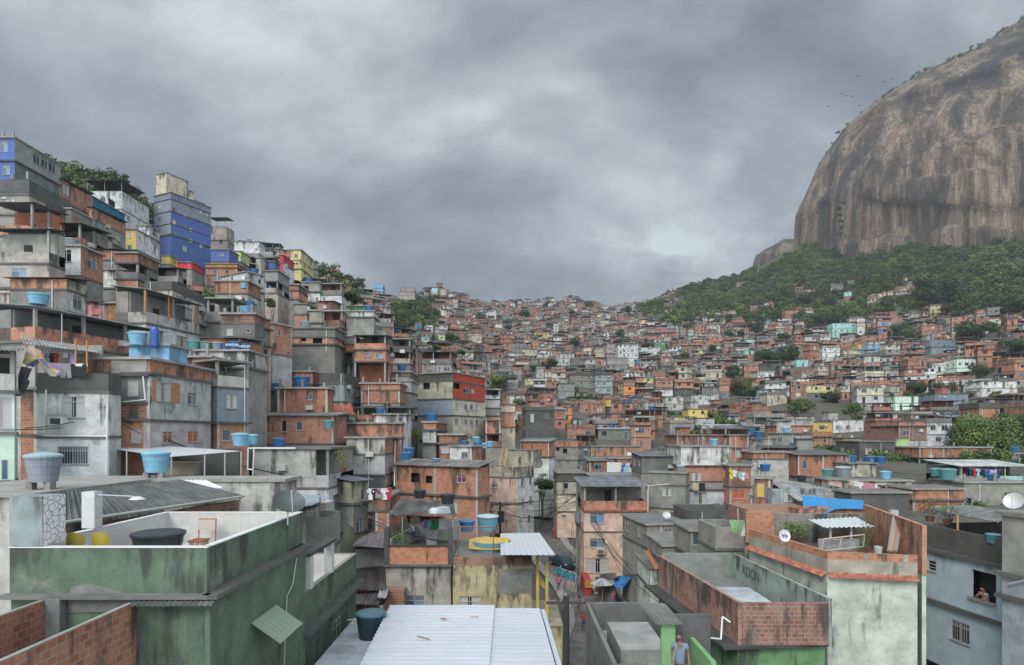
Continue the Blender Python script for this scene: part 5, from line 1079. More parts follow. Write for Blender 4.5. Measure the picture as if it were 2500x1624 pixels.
    H('low orange brick house with a brown-framed window and tin eave', 58, 115, 790, [500, 'B', 750, 'B', 840], w=[(223,605,80,95,'w'), (345,590,50,100,'to'), (480,590,55,75,'g')], land='the low brick house with tin eave', roof='tin', tin=(.22,.22,.2))
    tankp(745, 612, 57, 100, 'teal', 'teal tank on a post in front of the brick houses')
    H('greenish grey house with a blackened parapet and two tall windows', 68, 660, 885, [115, 'K', 205, 'v', 370, 'G', 450], R=1025, rw=[(905,280,28,78), (1000,292,28,70)], roof='parapet', land='the greenish grey house'); H('pale cement house with a ladder leaning on it', 74, 350, 640, [0, 'L', 120, 'G', 200]); H('open terrace house with a black parapet and thin posts', 75, 645, 930, [35, '_K', 190, 'G', 260], roof='tin', tin=(.1,.1,.09))
    H('brick-parapet house with pale cloths hung below, left of the red storey', 71, 1035, 1385, [212, 'B', 268, 'b', 385, 'G', 470], L=5); H('narrow pale grey house joined to the red-storey building', 75, 1390, 1486, [190, 'L', 290, 'G', 390], L=5); H('pinkish house with a curved cement parapet above the brick-parapet house', 77, 1172, 1478, [108, 'b', 140, 'L', 180, 'P', 250], L=5)
    H('open dark terrace under a long rusty sheet left of the red-storey building', 67, 1000, 1480, [432, '_b', 535, 'G', 640], L=5, roof='tin', tin=(.1,.09,.08)); H('white house with a dark open storey right of the red-storey building', 96, 2155, 2285, [265, '_W', 350, 'L', 430, 'G', 500, 'B', 560], L=6); H('pink-beige house with brick storeys right of the red-storey building', 98, 2290, 2420, [400, 'P', 470, 'B', 600, 'C', 720], L=6)
    H('sooty brick house with a red gate left of the pink corner house', 90, 2155, 2290, [540, 'B', 660, '_D', 780, 'G', 840], L=6)
    m = MB(); a_, b_ = at(515,155,73), at(535,35,73.5)
    for q in (-.25, .25): m.tube(a_+Vector((q,0,0)), b_+Vector((q,0,0)), .035, tint=(.4,.15,.08), seg=5)
    for k in range(9): p = a_.lerp(b_, (k+.5)/9); m.tube(p-Vector((.25,0,0)), p+Vector((.25,0,0)), .025, tint=(.4,.15,.08), seg=5)
    tag(m.build('ladder'), 'rust-red ladder leaning against the pale cement house', 'ladder')
    # the little chapel-like house with the clay tile gable
    p = at(850, 555, 56); t_ = H('small white house with a steep clay tile gable', 66, 850, 965, [480, 'W', 560], R=990, L=3, roof='none', land='the clay tile gable'); m = MB(); a_, b_, c_, d_ = at(700,372,69), at(940,378,69), at(985,490,65.5), at(860,490,65.5); sheet(m, a_, b_, at(958,485,65.3), at(820,488,65.3), pitch=.28, amp=.05, mat='clay_tile', tint=(.50,.17,.10)); sheet(m, b_, at(990,490,70), at(985,492,65.4), at(962,488,65.3), pitch=.25, amp=.04, mat='clay_tile', tint=(.45,.15,.09)); m.build('roof', t_.root)
    h = H('long brick house with honeycomb parapet and white box on top', 63, 800, 1400, [572, 'B', 690, 'B', 820], R=1447, L=8, rw=[(1425,760,24,50)], land='the honeycomb-brick parapet')
    H('white roof hut with a barred window on the honeycomb brick house', 64, 1155, 1445, [490, 'W', 572], L=3, w=[(1380,530,48,42,'G')], name='roof_hut', cat='shed'); tankp(1210, 487, 65, 85, 'blue', 'blue domed tank on the white roof hut')
    h = H('mould-blotched concrete block with a brick side wall', 58, 905, 1250, [700, 'L', 845, 'L', 1030, 'K', 1140, 'G', 1250], R=1330, rc='BkkG', L=8, land='the mould-blotched concrete block')
    m = MB(); m.tube(at(1342,690,63.5), at(1335,1130,58), .05, tint=(.6,.6,.57)); m.build('pipe', h.root)
    h = H('white corner house with a roofed open terrace in mid foreground', 50, 75, 745, [800, '_L', 1150, 'W', 1445, 'W', 1800], R=965, rw=[(845,1265,112,150,'g'), (856,1570,92,180,'g')], roof='slab', land='the white corner house with a terrace')
    m = MB(); m.box(h.f.O, h.f.t, 0, 5., -.02, .2, h.zs[1]+.9, h.zs[0], 'plaster', TI['L'], (.4, .9)); m.build('wall', h.root); plant(at(870, 1000, 50.3), 1.6, 1.5, 'straggly yellow-green bush in a pot on the corner terrace', pal=((.16,.17,.03), (.08,.11,.03), (.2,.18,.05)))
    t_ = thing('chair', at(480,1018,52), 'yellow plastic chair on the open corner terrace', 'chair'); m = MB(); p = at(480,1018,52); m.bx(p.x-.3,p.x+.3,p.y-.3,p.y+.3,p.z+.4,p.z+.45,'plastic',(.6,.45,.04)); m.build('seat',t_); m = MB(); m.bx(p.x-.3,p.x+.3,p.y+.27,p.y+.31,p.z+.45,p.z+.95,'plastic',(.6,.45,.04)); m.build('backrest',t_)
    for q in ((-.27,-.27),(.27,-.27),(-.27,.27),(.27,.27)): m = MB(); m.tube((p.x+q[0],p.y+q[1],p.z),(p.x+q[0],p.y+q[1],p.z+.4),.025,tint=(.6,.45,.04),mat='plastic'); m.build('leg',t_)
    H('narrow cement house with a tin lid right of the white corner house', 52, 968, 1100, [1090, 'H', 1290, 'G', 1560, 'G', 1750], yaw=66, L=4, w=[(1053,1205,35,108,'g'), (1025,1480,58,125,'g')], roof='tin', tin=(.2,.22,.23)); H('narrow cream balcony house behind the laundry', 57, 1085, 1170, [1235, 'C', 1370, 'P', 1560], yaw=45, L=4, w=[(1120,1470,50,110)])
    H('sooty brick stub house by the laundry', 52, 1165, 1290, [1230, 'D', 1350, 'B', 1546, 'B', 1700], L=5)
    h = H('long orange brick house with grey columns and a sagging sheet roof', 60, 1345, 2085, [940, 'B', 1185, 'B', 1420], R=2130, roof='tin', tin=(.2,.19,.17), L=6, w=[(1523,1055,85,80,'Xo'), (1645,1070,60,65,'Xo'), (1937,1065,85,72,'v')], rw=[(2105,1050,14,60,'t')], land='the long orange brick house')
    clothesline(at(1880,1105,59.2), at(1990,1110,59.2), 'rod of grey washing under the purple-curtained window', [(.3,'cloth','grey',1.,1.), (.75,'shirt','light blue',.6,.8)], 'under the purple curtains', .01)
    clothesline(at(1100,1150,49), at(1310,1145,49), 'washing line between the corner house and the brick stub', [(.1,'shirt','white',.6,.9), (.28,'shirt','black',.6,.9), (.42,'cloth','purple',.5,.45), (.48,'cloth','grey',.6,.8), (.7,'shirt','white',.7,.9), (.9,'shirt','red',.5,.9)], 'by the brick stub house', .03)
    h = H('large building with a red terrace storey over grey and cream walls', 88, 1490, 1860, [130, 'K', 200, 'H', 355, 'S', 500, 'G', 690, 'G', 760], yaw=-25, R=2150, rc='RRCCC', name='building', cat='building', w=[(1625,232,60,58,'Xr'), (1545,207,24,18)], rw=[(1895,230,60,50,'Xo'), (1980,270,45,50,'d'), (2040,275,30,45,'c'), (1898,412,28,50), (1980,418,26,46), (2030,418,24,46), (2077,422,24,46,'c'), (1897,548,28,46), (1980,555,24,46), (2031,555,24,44,'b'), (2078,555,20,44), (2028,690,24,40), (2118,688,30,36)], land='the building with the red storey')
    H('white hut with a brick top and a blue tank, below the red-storey building', 68, 1590, 1710, [560, 'B', 625, 'W', 745, 'G', 820], R=1810, rc='bMG'); tankp(1670, 552, 69, 105, 'blue', 'wide blue tank on the white hut below the red-storey building')
    H('sooty brick terrace right of the white hut', 64, 1740, 1950, [672, 'D', 745, 'B', 890], w=[(1790,800,70,70,'c')]); H('white house with a round-headed barred window under rooftop tanks', 62, 1835, 2030, [775, 'W', 930, 'L', 990], R=2125, rc='BB', w=[(1965,850,60,58,'G')], land='the white house under the tank cluster')
    for x, y, w_, c, l in ((1968,772,70,'blue','blue tank, leftmost of the cluster on the white house'), (2070,742,76,'pale','tank with a white lid on the tank cluster'), (2085,785,76,'blue','blue tank in the middle of the tank cluster'), (2148,790,66,'light blue','light blue tank at the right of the cluster'), (2195,778,70,'light blue','pale-lidded blue tank at the far right of the cluster')): tankp(x, y, 63.4, w_, c, l)
    tankp(1440, 898, 56, 100, 'blue', 'blue lettered tank on the corner of the long brick house'); tankp(1470, 852, 59, 95, 'blue', 'domed blue tank behind the lettered one')
    tankp(1565, 1240, 48, 110, 'dark', 'black water tank beside the grey sheet roof'); tankp(1815, 1290, 46, 130, 'dark', 'black tank under a scrap of corrugated sheet'); tankp(1710, 910, 59, 80, 'pale', 'grey-lidded low tank on the sagging sheet roof', hs=.5)
    crop(8)
    h = H('tall pink and white corner house with a bare cement top terrace', 84, -40, 172, [215, 'H', 285, 'P', 455, 'P', 655], R=283, rc='HWW', L=9, roof='parapet', w=[(20,345,40,30,'g')], rw=[(207,325,20,55), (262,310,18,55), (212,460,20,55), (262,440,18,50), (195,592,20,52), (252,566,18,52)], land='the tall pink and white corner house')
    block(h, 'stair_shed', .5, 5., 4.5, 7., h.zs[0]-.4, h.zs[0]+2.1, 'H'); person(tuple(at(190, 222, 86.5)), 150, 'builder in a dark green top standing on the bare cement terrace', shirt=(.03,.09,.04), pants=(.05,.05,.06), longpants=True)
    m = MB(); a_, b_ = at(70,215,85.5), at(88,95,87)
    for q in (-.35, .35): m.tube(a_+Vector((q,0,0)), b_+Vector((q,0,0)), .05, tint=(.5,.38,.2), seg=5)
    for k in range(8): p = a_.lerp(b_, (k+.5)/8); m.tube(p-Vector((.35,0,0)), p+Vector((.35,0,0)), .035, tint=(.5,.38,.2), seg=5)
    tag(m.build('ladder'), 'pale timber ladder standing on the bare cement terrace', 'ladder')
    H('grey three-storey cube house with a brick parapet and small square windows', 115, 410, 578, [52, 'B', 85, 'G', 170, 'G', 250], R=655, L=9, w=[(443,100,22,20,'Xo'), (492,113,30,32,'Xo'), (452,185,18,10), (510,190,20,14)], rw=[(585,118,14,30), (637,112,14,30), (583,200,14,30), (637,190,14,30)], land='the grey cube house', roof='parapet')
    H('brick and whitewash house left of the grey cube house', 100, 192, 385, [50, 'B', 150, 'W', 240], R=410, w=[(235,185,28,28), (327,192,28,32), (270,90,26,40,'w')], roof='tin')
    H('mouldy cream house with a black parapet beside the lane', 88, 440, 620, [262, 'K', 308, 'H', 405, 'C', 520, 'P', 600], L=7, w=[(497,347,35,42), (603,362,40,50,'c'), (502,445,24,24,'L'), (600,465,40,45), (485,548,32,14)], land='the mouldy cream lane house')
    h = H('peach pink house with an open brick terrace above the street shops', 68, 618, 1045, [352, '_B', 512, 'P', 655, 'P', 965, 'P', 1010], L=8, roof='tin', tin=(.22,.23,.23), w=[(708,563,98,72,'b'), (962,565,95,70,'c'), (710,728,100,62,'g'), (875,718,28,58,'L'), (915,720,28,58,'L'), (710,880,150,95,'c')], land='the peach pink street house')
    h2 = h; m = MB(); p = at(727, 800, 67.8); m.bx(p.x-.45, p.x+.45, 67.4, 67.98, p.z, p.z+.62, 'metal', (.5,.48,.42)); m.bx(p.x-.32, p.x+.32, 67.37, 67.41, p.z+.1, p.z+.48, 'flat', (.1,.1,.1)); m.build('air_conditioner', h.root)
    m = MB(); m.box(h.f.O, h.f.t, -.1, h.W+.1, -.25, .1, h.zs[1]-.1, h.zs[1]+.06, 'clay_tile', (.35,.12,.07)); m.build('tile_trim', h.root)
    m = MB(); m.tube(at(1048,345,67.6), at(1046,600,67.6), .05, tint=(.6,.6,.57)); m.tube(at(1048,345,67.6), at(1190,335,67.6), .04, tint=(.6,.6,.57)); m.build('pipe', h.root)
    H('grey house with a purple-curtained window right of the peach house', 76, 1055, 1298, [258, 'G', 335, 'G', 490, 'H', 602], w=[(1172,388,60,55,'c'), (1195,552,60,58,'v'), (1108,530,30,22)], roof='slab', land='the grey house with the purple curtain', R=1305); H('dark cement storey under a tin sheet behind the grey purple-curtain house', 84, 1005, 1265, [150, 'g', 262, 'G', 330], roof='tin')
    H('white mould-streaked house with laundry under its window', 80, 1268, 1590, [85, 'W', 212, 'B', 318, 'G', 372, 'W', 500, 'G', 560], w=[(1372,285,62,56,'c'), (1398,430,85,78,'c')], land='the white mould-streaked house'); H('crumbling brick-topped house behind the mould-streaked one', 88, 1240, 1590, [10, 'D', 82, 'G', 150]); clothesline(at(1345,325,79.3), at(1430,325,79.3), 'short line of washing under the mould-streaked house window', [(.25,'cloth','beige',.8,1.), (.75,'cloth','black',.8,.8)], 'under the mould-streaked window', .01)
    H('tall narrow brick tower house with cement columns', 86, 1592, 1720, [10, 'b', 90, 'B', 190, 'L', 260], land='the narrow brick tower house'); H('dark brick house with laundry and an orange curtain', 78, 1592, 1748, [215, 'D', 352, 'B', 475, 'G', 540], w=[(1655,405,85,60,'r')])
    clothesline(at(1590,230,76.5), at(1715,260,76.5), 'washing line in front of the dark brick house', [(.12,'shirt','yellow',.7,1.2), (.3,'cloth','white',.5,.8), (.45,'cloth','grey',.5,.7), (.6,'shirt','light blue',.7,.9), (.75,'shirt','white',.6,1.), (.92,'cloth','pink',.6,.7)], 'in front of the dark brick house')
    H('brick house wall behind the central roof laundry', 104, 790, 1015, [165, 'b', 265, 'B', 320], L=5, land='the central roof laundry wall'); clothesline(at(788,185,101), at(1010,195,101), 'long crowded washing line in front of a brick wall', [(.05,'cloth','white',1.3,2.4), (.2,'cloth','white',1.6,2.6), (.33,'shirt','yellow',.9,1.), (.42,'shirt','blue',1.,1.6), (.52,'cloth','light blue',1.,1.8), (.61,'shirt','white',1.,1.4), (.7,'shirt','navy',1.,1.8), (.79,'cloth','blue',1.,2.), (.88,'shirt','white',.9,1.4), (.96,'cloth','red',.8,1.2)], 'on the crowded central line')
    H('brick and timber shacks under sheet roofs beside the crowded laundry', 104, 655, 788, [180, 'D', 268, 'G', 330], L=5, roof='tin'); H('long low brick house above the crowded laundry', 125, 668, 1010, [85, 'B', 150, 'G', 190], L=6, w=[(725,95,40,22)]); H('flat-roofed brick terrace between the cream and grey houses', 92, 665, 1040, [285, 'b', 330, 'G', 380], L=9)
    H('black mouldy terrace wall with weeds on its rim', 58, 1310, 1695, [512, 'K', 640, 'G', 760], L=5, roof='parapet'); crop(10)
    H('orange brick house with cement columns and a long sheet roof', 88, 555, 960, [170, 'B', 345, 'G', 380], w=[(610,245,42,65)], roof='tin', tin=(.13,.13,.12), L=6, land='the brick house with cement columns'); H('low stained cement house with tiny vents', 84, 965, 1185, [240, 'H', 350, 'G', 390]); H('mould-black concrete block left of the mint green house', 110, 1052, 1338, [62, 'K', 245], L=8, land='the mould-black block'); H('pale mint green house with stepped front', 113, 1345, 1450, [35, 'n', 125, 'n', 250], R=1535, L=7, land='the mint green house')
    H('brick-parapet terrace house over a dark open storey under the tree', 105, 1535, 2120, [112, 'b', 190, '_g', 262], L=7); H('pale grey wall house at the foot of the large tree', 108, 2122, 2420, [160, 'L', 240], L=6); h = H('mint green terrace under a white sheet roof at the right edge', 72, 1870, 2440, [262, '_A', 400, 'D', 480, 'g', 590], roof='tin', tin=(.6,.6,.6), L=6, land='the mint terrace under a white roof')
    clothesline(at(1930,268,71), at(2200,290,71), 'washing line under the white sheet roof', [(.08,'shirt','navy',.6,.8), (.2,'shirt','red',.6,1.), (.3,'shirt','light blue',.6,.9), (.5,'shirt','black',.8,1.3), (.6,'cloth','blue',.7,1.), (.75,'cloth','lilac',.8,.9), (.9,'shirt','navy',.6,1.2)], 'under the white sheet roof')
    H('honeycomb brick wall house behind the tile-trimmed terrace', 60, 1480, 1895, [448, 'B', 530, 'b', 600], L=4); H('grey stained wall house with a small window at the right', 64, 1898, 2440, [395, 'G', 580], w=[(1935,540,55,55)], L=5); H('faded pink wall behind the laundry', 67, 800, 955, [372, 'P', 470], L=3); H('cream stained wall with a long laundry line', 66, 958, 1475, [382, 'C', 492], L=3, land='the cream laundry wall')
    clothesline(at(975,372,64.6), at(1440,432,64.6), 'long line of pale washing along the cream wall', [(.03,'cloth','beige',.5,.5), (.1,'shirt','white',.5,.5), (.18,'shirt','white',.8,1.3), (.27,'cloth','pink',.8,1.2), (.36,'cloth','pink',.9,1.1), (.45,'cloth','white',.9,1.1), (.53,'cloth','purple',.5,.9), (.59,'cloth','black',.5,.8), (.68,'cloth','lilac',.9,.8), (.77,'cloth','white',.9,.8), (.85,'cloth','lilac',.8,.9), (.94,'cloth','light blue',.7,.5)], 'along the cream wall')
    H('long black-stained wall in front of the cream laundry wall', 57, 985, 1455, [478, 'K', 585], L=3); H('brick house with a hanging curtain left of the weathered roofs', 63, 205, 335, [360, 'B', 600], w=[(255,450,55,110,'y')], L=4, R=350); h = H('weathered shack with a long patched corrugated roof', 61, 345, 980, [440, 's', 600], L=5, roof='none', land='the patched corrugated roof'); m = MB(); sheet(m, at(560,540,59), at(990,520,59), at(820,430,67), at(270,340,67), tint=(.34,.33,.31), pitch=.3); m.build('roof', h.root)
    H('brick and cement house with a white window and blue tank', 82, 190, 480, [150, 'b', 200, 'L', 310], w=[(232,255,70,60,'c')]); tankp(290, 300, 79, 82, 'blue', 'blue tank beside the white window'); tankp(800, 352, 78, 100, 'teal', 'turquoise tub tank with a white rim'); tankp(920, 348, 77, 120, 'grey', 'grey tank wrapped in plastic sheet'); tankp(1135, 238, 96, 82, 'blue', 'dark blue tank, left one of two on a slab under tarps'); tankp(1218, 238, 96, 82, 'blue', 'dark blue tank, right one of two on a slab under tarps'); tankp(1765, 368, 66, 125, 'teal', 'green tank, right of two on the stained wall'); tankp(1670, 340, 68, 90, 'teal', 'green tank, left of two on the stained wall'); tankp(980, 105, 118, 78, 'blue', 'blue tank on the brick tower left of the black block'); tankp(420, 75, 122, 65, 'blue', 'blue tank on a dark terrace above the brick houses'); tankp(1795, 262, 88, 70, 'blue', 'blue tank left of the white sheet roof'); tankp(185, 520, 66, 50, 'grey', 'small grey tank beside the orange curtain'); tankp(585, 385, 62, 75, 'dark', 'black tank on the patched corrugated roof')
# ------------------------------------------------------------------ the foreground, built piece by piece (metres from the camera)
GR = (.105, .160, .108); CAPW = (.55, .55, .53)
def NR(px0, px1, py0, py1, d, foot=None):
    HR.append((px0, px1, py0, py1, d))
    if foot: x0, x1, y0, y1 = foot; occ_rect((x0, y0), (1, 0), x1-x0, y1-y0)
def P1(parent, name, fn, smooth=False):
    m = MB(); fn(m); o = m.build(name, parent, smooth); return o
def footz(x0, x1, y0, y1, z): FOOT.append((None, z, Fc((x0, y0), 0, x1-x0), x1-x0, y1-y0))
def terrace(root, x0, x1, y0, y1, ztop, zfl, zbot, outer, inner, tin_=(.6, .6, .6), th=.16, cap=None, otint=GR, floor=('concrete', (.3, .3, .28)), openl=False):
    """box house with a sunken roof terrace: four parapet walls, lined inside"""
    P1(root, 'wall', lambda m: m.bx(x0+.02, x1-.02, y0+.02, y1-.02, zbot, zfl-.05, outer, otint, (.1, .8)))
    for k, (a, b, c, d) in enumerate(((x0, x1, y0, y0+th), (x0, x1, y1-th, y1), (x0, x0+th, y0+th, y1-th), (x1-th, x1, y0+th, y1-th))):
        def f(m): m.bx(a, b, c, d, zfl-.05, ztop, outer, otint, (.3, 1.))
        P1(root, 'parapet', f)
        e = .006
        def g(m):
            if k == 0: m.face([(x1-th, y0+th+e, zfl), (x0+th, y0+th+e, zfl), (x0+th, y0+th+e, ztop), (x1-th, y0+th+e, ztop)], inner, tin_)
            if k == 1: m.face([(x0+th, y1-th-e, zfl), (x1-th, y1-th-e, zfl), (x1-th, y1-th-e, ztop), (x0+th, y1-th-e, ztop)], inner, tin_)
            if k == 2: m.face([(x0+th+e, y0+th, zfl), (x0+th+e, y1-th, zfl), (x0+th+e, y1-th, ztop), (x0+th+e, y0+th, ztop)], inner, tin_)
            if k == 3: m.face([(x1-th-e, y1-th, zfl), (x1-th-e, y0+th, zfl), (x1-th-e, y0+th, ztop), (x1-th-e, y1-th, ztop)], inner, tin_)
        P1(root, 'wall_tiling' if inner == 'tile_white' else 'inner_wall', g)
        if cap: P1(root, 'coping', lambda m: m.bx(a-.02, b+.02, c-.02, d+.02, ztop+.003, ztop+.035, 'flat', cap))
    P1(root, 'floor', lambda m: m.bx(x0+th, x1-th, y0+th, y1-th, zfl-.04, zfl, *floor, faces='t'))
def near():
    # --- the green house with the white-tiled terrace
    g = thing('house', (-11.2, 20.8, -16), 'big green painted house with a white-tiled roof terrace in the left foreground', 'house'); LAND.append((330, 1400, 'the big green house'))
    terrace(g, -13.9, -8.44, 17, 24.7, -3.15, -4.35, -17, 'plaster', 'tile_white', cap=CAPW, floor=('tile_white', (.6, .6, .6)))
    P1(g, 'pillar', lambda m: (m.bx(-13.9, -12.98, 16.99, 17.85, -3.1, -1.73, 'plaster', (.25, .30, .29), (.6, 1)), m.face([(-12.97, 17, -3.1), (-12.97, 17.85, -3.1), (-12.97, 17.85, -1.73), (-12.97, 17, -1.73)], 'tile_broken', (1, 1, 1))))
    P1(g, 'pillar', lambda m: m.bx(-14.15, -13.73, 20.2, 20.6, -3.1, -1.9, 'tile_white', (1, 1, 1)))
    P1(g, 'ledge', lambda m: (m.bx(-14.0, -8.3, 16.75, 17.02, -4.52, -4.40, 'concrete', (.16, .165, .155)), m.bx(-8.46, -8.05, 16.76, 24.7, -4.52, -4.40, 'concrete', (.12, .12, .11))))
    P1(g, 'eave', lambda m: sheet(m, (-10.35, 16.55, -4.62), (-8.1, 16.55, -4.62), (-8.1, 17.0, -4.50), (-10.35, 17.0, -4.50), pitch=.14, amp=.02, tint=(.12, .13, .12)))
    P1(g, 'render_patch', lambda m: m.face([(-12.3, 16.985, -4.95), (-10.5, 16.985, -4.9), (-10.3, 16.985, -4.5), (-11.0, 16.985, -4.3), (-11.7, 16.985, -4.12), (-12.2, 16.985, -4.25)], 'concrete', (.2, .215, .2)))
    # second terrace, lower, further back along the same wall
    terrace(g, -11.6, -8.46, 24.72, 33.4, -6.5, -7.6, -17.5, 'plaster', 'tile_white', cap=(.22, .2, .17), floor=('tile_white', (.6, .5, .45)))
    P1(g, 'wall', lambda m: m.bx(-8.45, -8.30, 16.9, 24.73, -17.5, -4.53, 'plaster', GR, (.2, .5)))
    P1(g, 'wall', lambda m: m.bx(-8.47, -8.36, 23.2, 24.75, -7.4, -4.4, 'plaster', GR, (.2, .5)))
    for y in (25.7, 28.7): P1(g, 'pillar', lambda m: m.bx(-8.72, -8.36, y-.2, y+.2, -6.45, -5.08, 'tile_white', (.6, .6, .6)))
    P1(g, 'beam', lambda m: m.bx(-8.75, -8.33, 25.4, 29.2, -5.075, -4.93, 'concrete', (.07, .07, .07)))
    P1(g, 'ledge', lambda m: m.bx(-8.47, -8.02, 24.5, 33.6, -8.1, -7.95, 'concrete', (.10, .11, .10)))
    S = Sink(g); S.window(Fc((-8.44, 28.5), math.pi/2, 4), 1.2, -9.6, 1.3, 1.3, 's', 'c'); fc = Fc((-8.28, 17), math.pi/2, 8); S.window(fc, 3.2, -6.9, 1.7, 1.3, 'n', 'd')
    P1(g, 'awning', lambda m: sheet(m, (-7.35, 19.5, -6.65), (-7.35, 21.6, -6.65), (-8.28, 21.6, -6.0), (-8.28, 19.5, -6.0), pitch=.3, amp=.006, mat='sheet_metal', tint=(.24, .30, .22)))
    m = MB(); pr = Vector((-8.20, 23.4, -4.7))
    for q in ((-8.2, 23.0, -5.6), (-8.2, 22.4, -5.9), (-8.2, 22.2, -7.5), (-8.2, 22.0, -9.5), (-8.2, 21.7, -12.)): m.tube(pr, q, .018, seg=5, tint=(.4, .45, .4)); pr = Vector(q)
    m.build('cable', g)
    NR(20, 720, 1200, 1620, 17, (-14, -8, 17, 33.4)); NR(700, 860, 1330, 1620, 25); footz(-14, -8, 16, 33.4, -16)
    d_, c, ax, u, w = dish((-8.25, 22.6, -3.35), 1.15, 35, 'grey-green satellite dish bracketed on the green house parapet', (.06, .075, .07), 50)
    tank(-12.2, 21.2, -4.33, 1.65, 'dark', 'wide black lidded water tank inside the white-tiled terrace', hs=.85)
    for k, x in enumerate((-13.0, -12.25)):
        P1(g, 'step', lambda m: m.bx(x-.37, x+.37, 17.9, 18.9, -4.34, -3.86, 'tile_white', (.6, .6, .6))); t = thing('chair', (x, 18.3, -3.85), 'worn yellow plastic chair ' + ('beside the crazy-tiled pillar' if k == 0 else 'nearer the black tank, right of its twin'), 'chair'); yc = (.42, .33, .045)
        def back(m):
            for i in range(8):
                a0 = -1.2+2.4*i/8; a1 = -1.2+2.4*(i+1)/8; f = lambda a, z: (x+.3*math.sin(a), 18.15+.22*(1-math.cos(a)), z); h0 = .95-.12*abs(a0)**2; h1 = .95-.12*abs(a1)**2
                m.face([f(a0, -3.85+.42), f(a1, -3.85+.42), f(a1, -3.85+h1), f(a0, -3.85+h0)], 'plastic', yc); m.face([f(a1, -3.85+.42), f(a0, -3.85+.42), (f(a0, 0)[0], f(a0, 0)[1]+.02, -3.85+h0), (f(a1, 0)[0], f(a1, 0)[1]+.02, -3.85+h1)], 'plastic', (.5, .38, .03))
        P1(t, 'backrest', back); P1(t, 'seat', lambda m: m.bx(x-.25, x+.25, 18.2, 18.66, -3.45, -3.41, 'plastic', yc))
        for q in ((-.2, 18.24), (.2, 18.24), (-.2, 18.62), (.2, 18.62)): P1(t, 'leg', lambda m: m.tube((x+q[0], q[1], -3.85), (x+q[0], q[1], -3.45), .02, tint=yc, mat='plastic', seg=6))
    t = thing('crate', (-11.0, 21.6, -4.35), 'slatted wooden crate with a rusty top beside the black tank', 'crate'); P1(t, 'lid', lambda m: m.bx(-11.25, -10.75, 21.3, 21.9, -3.75, -3.7, 'flat', (.22, .09, .04)))
    P1(t, 'slatted_side', lambda m: [m.bx(-11.22+.09*k, -11.16+.09*k, 21.32, 21.36, -4.35, -3.75, 'flat', (.35, .2, .15) if k % 2 else (.4, .36, .3)) for k in range(6)]); P1(t, 'side', lambda m: m.bx(-11.22, -10.78, 21.37, 21.85, -4.35, -3.76, 'flat', (.3, .25, .2)))
    t = thing('folding_chair', (-11.9, 23.2, -4.35), 'pale folding chair leaning against the tiled wall', 'chair'); P1(t, 'backrest', lambda m: m.bx(-12.2, -11.55, 23.9, 23.95, -3.73, -3.33, 'flat', (.45, .4, .33))); P1(t, 'frame', lambda m: (m.tube((-12.2, 23.9, -4.35), (-12.2, 23.98, -3.3), .025, tint=(.35, .12, .06)), m.tube((-11.55, 23.9, -4.35), (-11.55, 23.98, -3.3), .025, tint=(.35, .12, .06)), m.tube((-12.2, 23.98, -3.31), (-11.55, 23.98, -3.31), .025, tint=(.35, .12, .06))))
    t = thing('wall_lamp', (-10.1, 24.45, -3.75), 'grey strip lamp fixed on the tiled back wall', 'lamp'); P1(t, 'lamp_body', lambda m: m.bx(-10.45, -9.55, 24.42, 24.5, -3.85, -3.78, 'metal', (.12, .12, .12))); P1(t, 'tube', lambda m: m.tube((-10.4, 24.4, -3.86), (-9.6, 24.4, -3.86), .02, tint=(.6, .6, .6)))
    t = thing('wall_lamp', (-13.9, 20.4, -2.0), 'small lamp on a rod reaching from the tiled pillar', 'lamp'); P1(t, 'arm', lambda m: m.tube((-13.75, 20.3, -2.0), (-12.3, 20.0, -2.03), .018, tint=(.4, .45, .5))); P1(t, 'lamp_shade', lambda m: m.lathe((-12.2, 20.0, -2.12), [(.0, 0), (.25, 0), (.12, .08), (0, .1)], 12, 'metal', (.55, .55, .5)))
    # --- bare brick walls of an unfinished room running towards the camera
    b = thing('unfinished_room', (-11.6, 12, -9), 'roofless room of bare red hollow-brick walls in the bottom left corner', 'unfinished room')
    P1(b, 'wall', lambda m: m.bx(-10.52, -10.36, 5.5, 16.95, -9.5, -4.64, 'brick', (.36, .15, .085), (.2, .75))); P1(b, 'wall', lambda m: m.bx(-12.88, -12.72, 5.5, 16.95, -9.5, -4.55, 'brick', (.34, .14, .08), (.2, .75)))
    P1(b, 'column', lambda m: m.bx(-12.7, -12.3, 16.7, 16.98, -9.5, -4.5, 'concrete', (.2, .21, .2))); P1(b, 'column', lambda m: m.bx(-10.56, -10.32, 11.9, 12.2, -9.5, -4.62, 'concrete', (.2, .24, .2))); P1(b, 'floor', lambda m: m.bx(-12.7, -10.5, 5.5, 16.9, -9.5, -9.3, 'concrete', (.15, .15, .14)))
    P1(b, 'mortar_bed', lambda m: (m.bx(-10.50, -10.38, 5.5, 16.9, -4.637, -4.61, 'concrete', (.3, .3, .27)), m.bx(-12.86, -12.74, 5.5, 16.9, -4.547, -4.52, 'concrete', (.3, .3, .27)))); NR(0, 330, 1450, 1620, 10)
    # --- low roofs behind the green house
    crop(3)
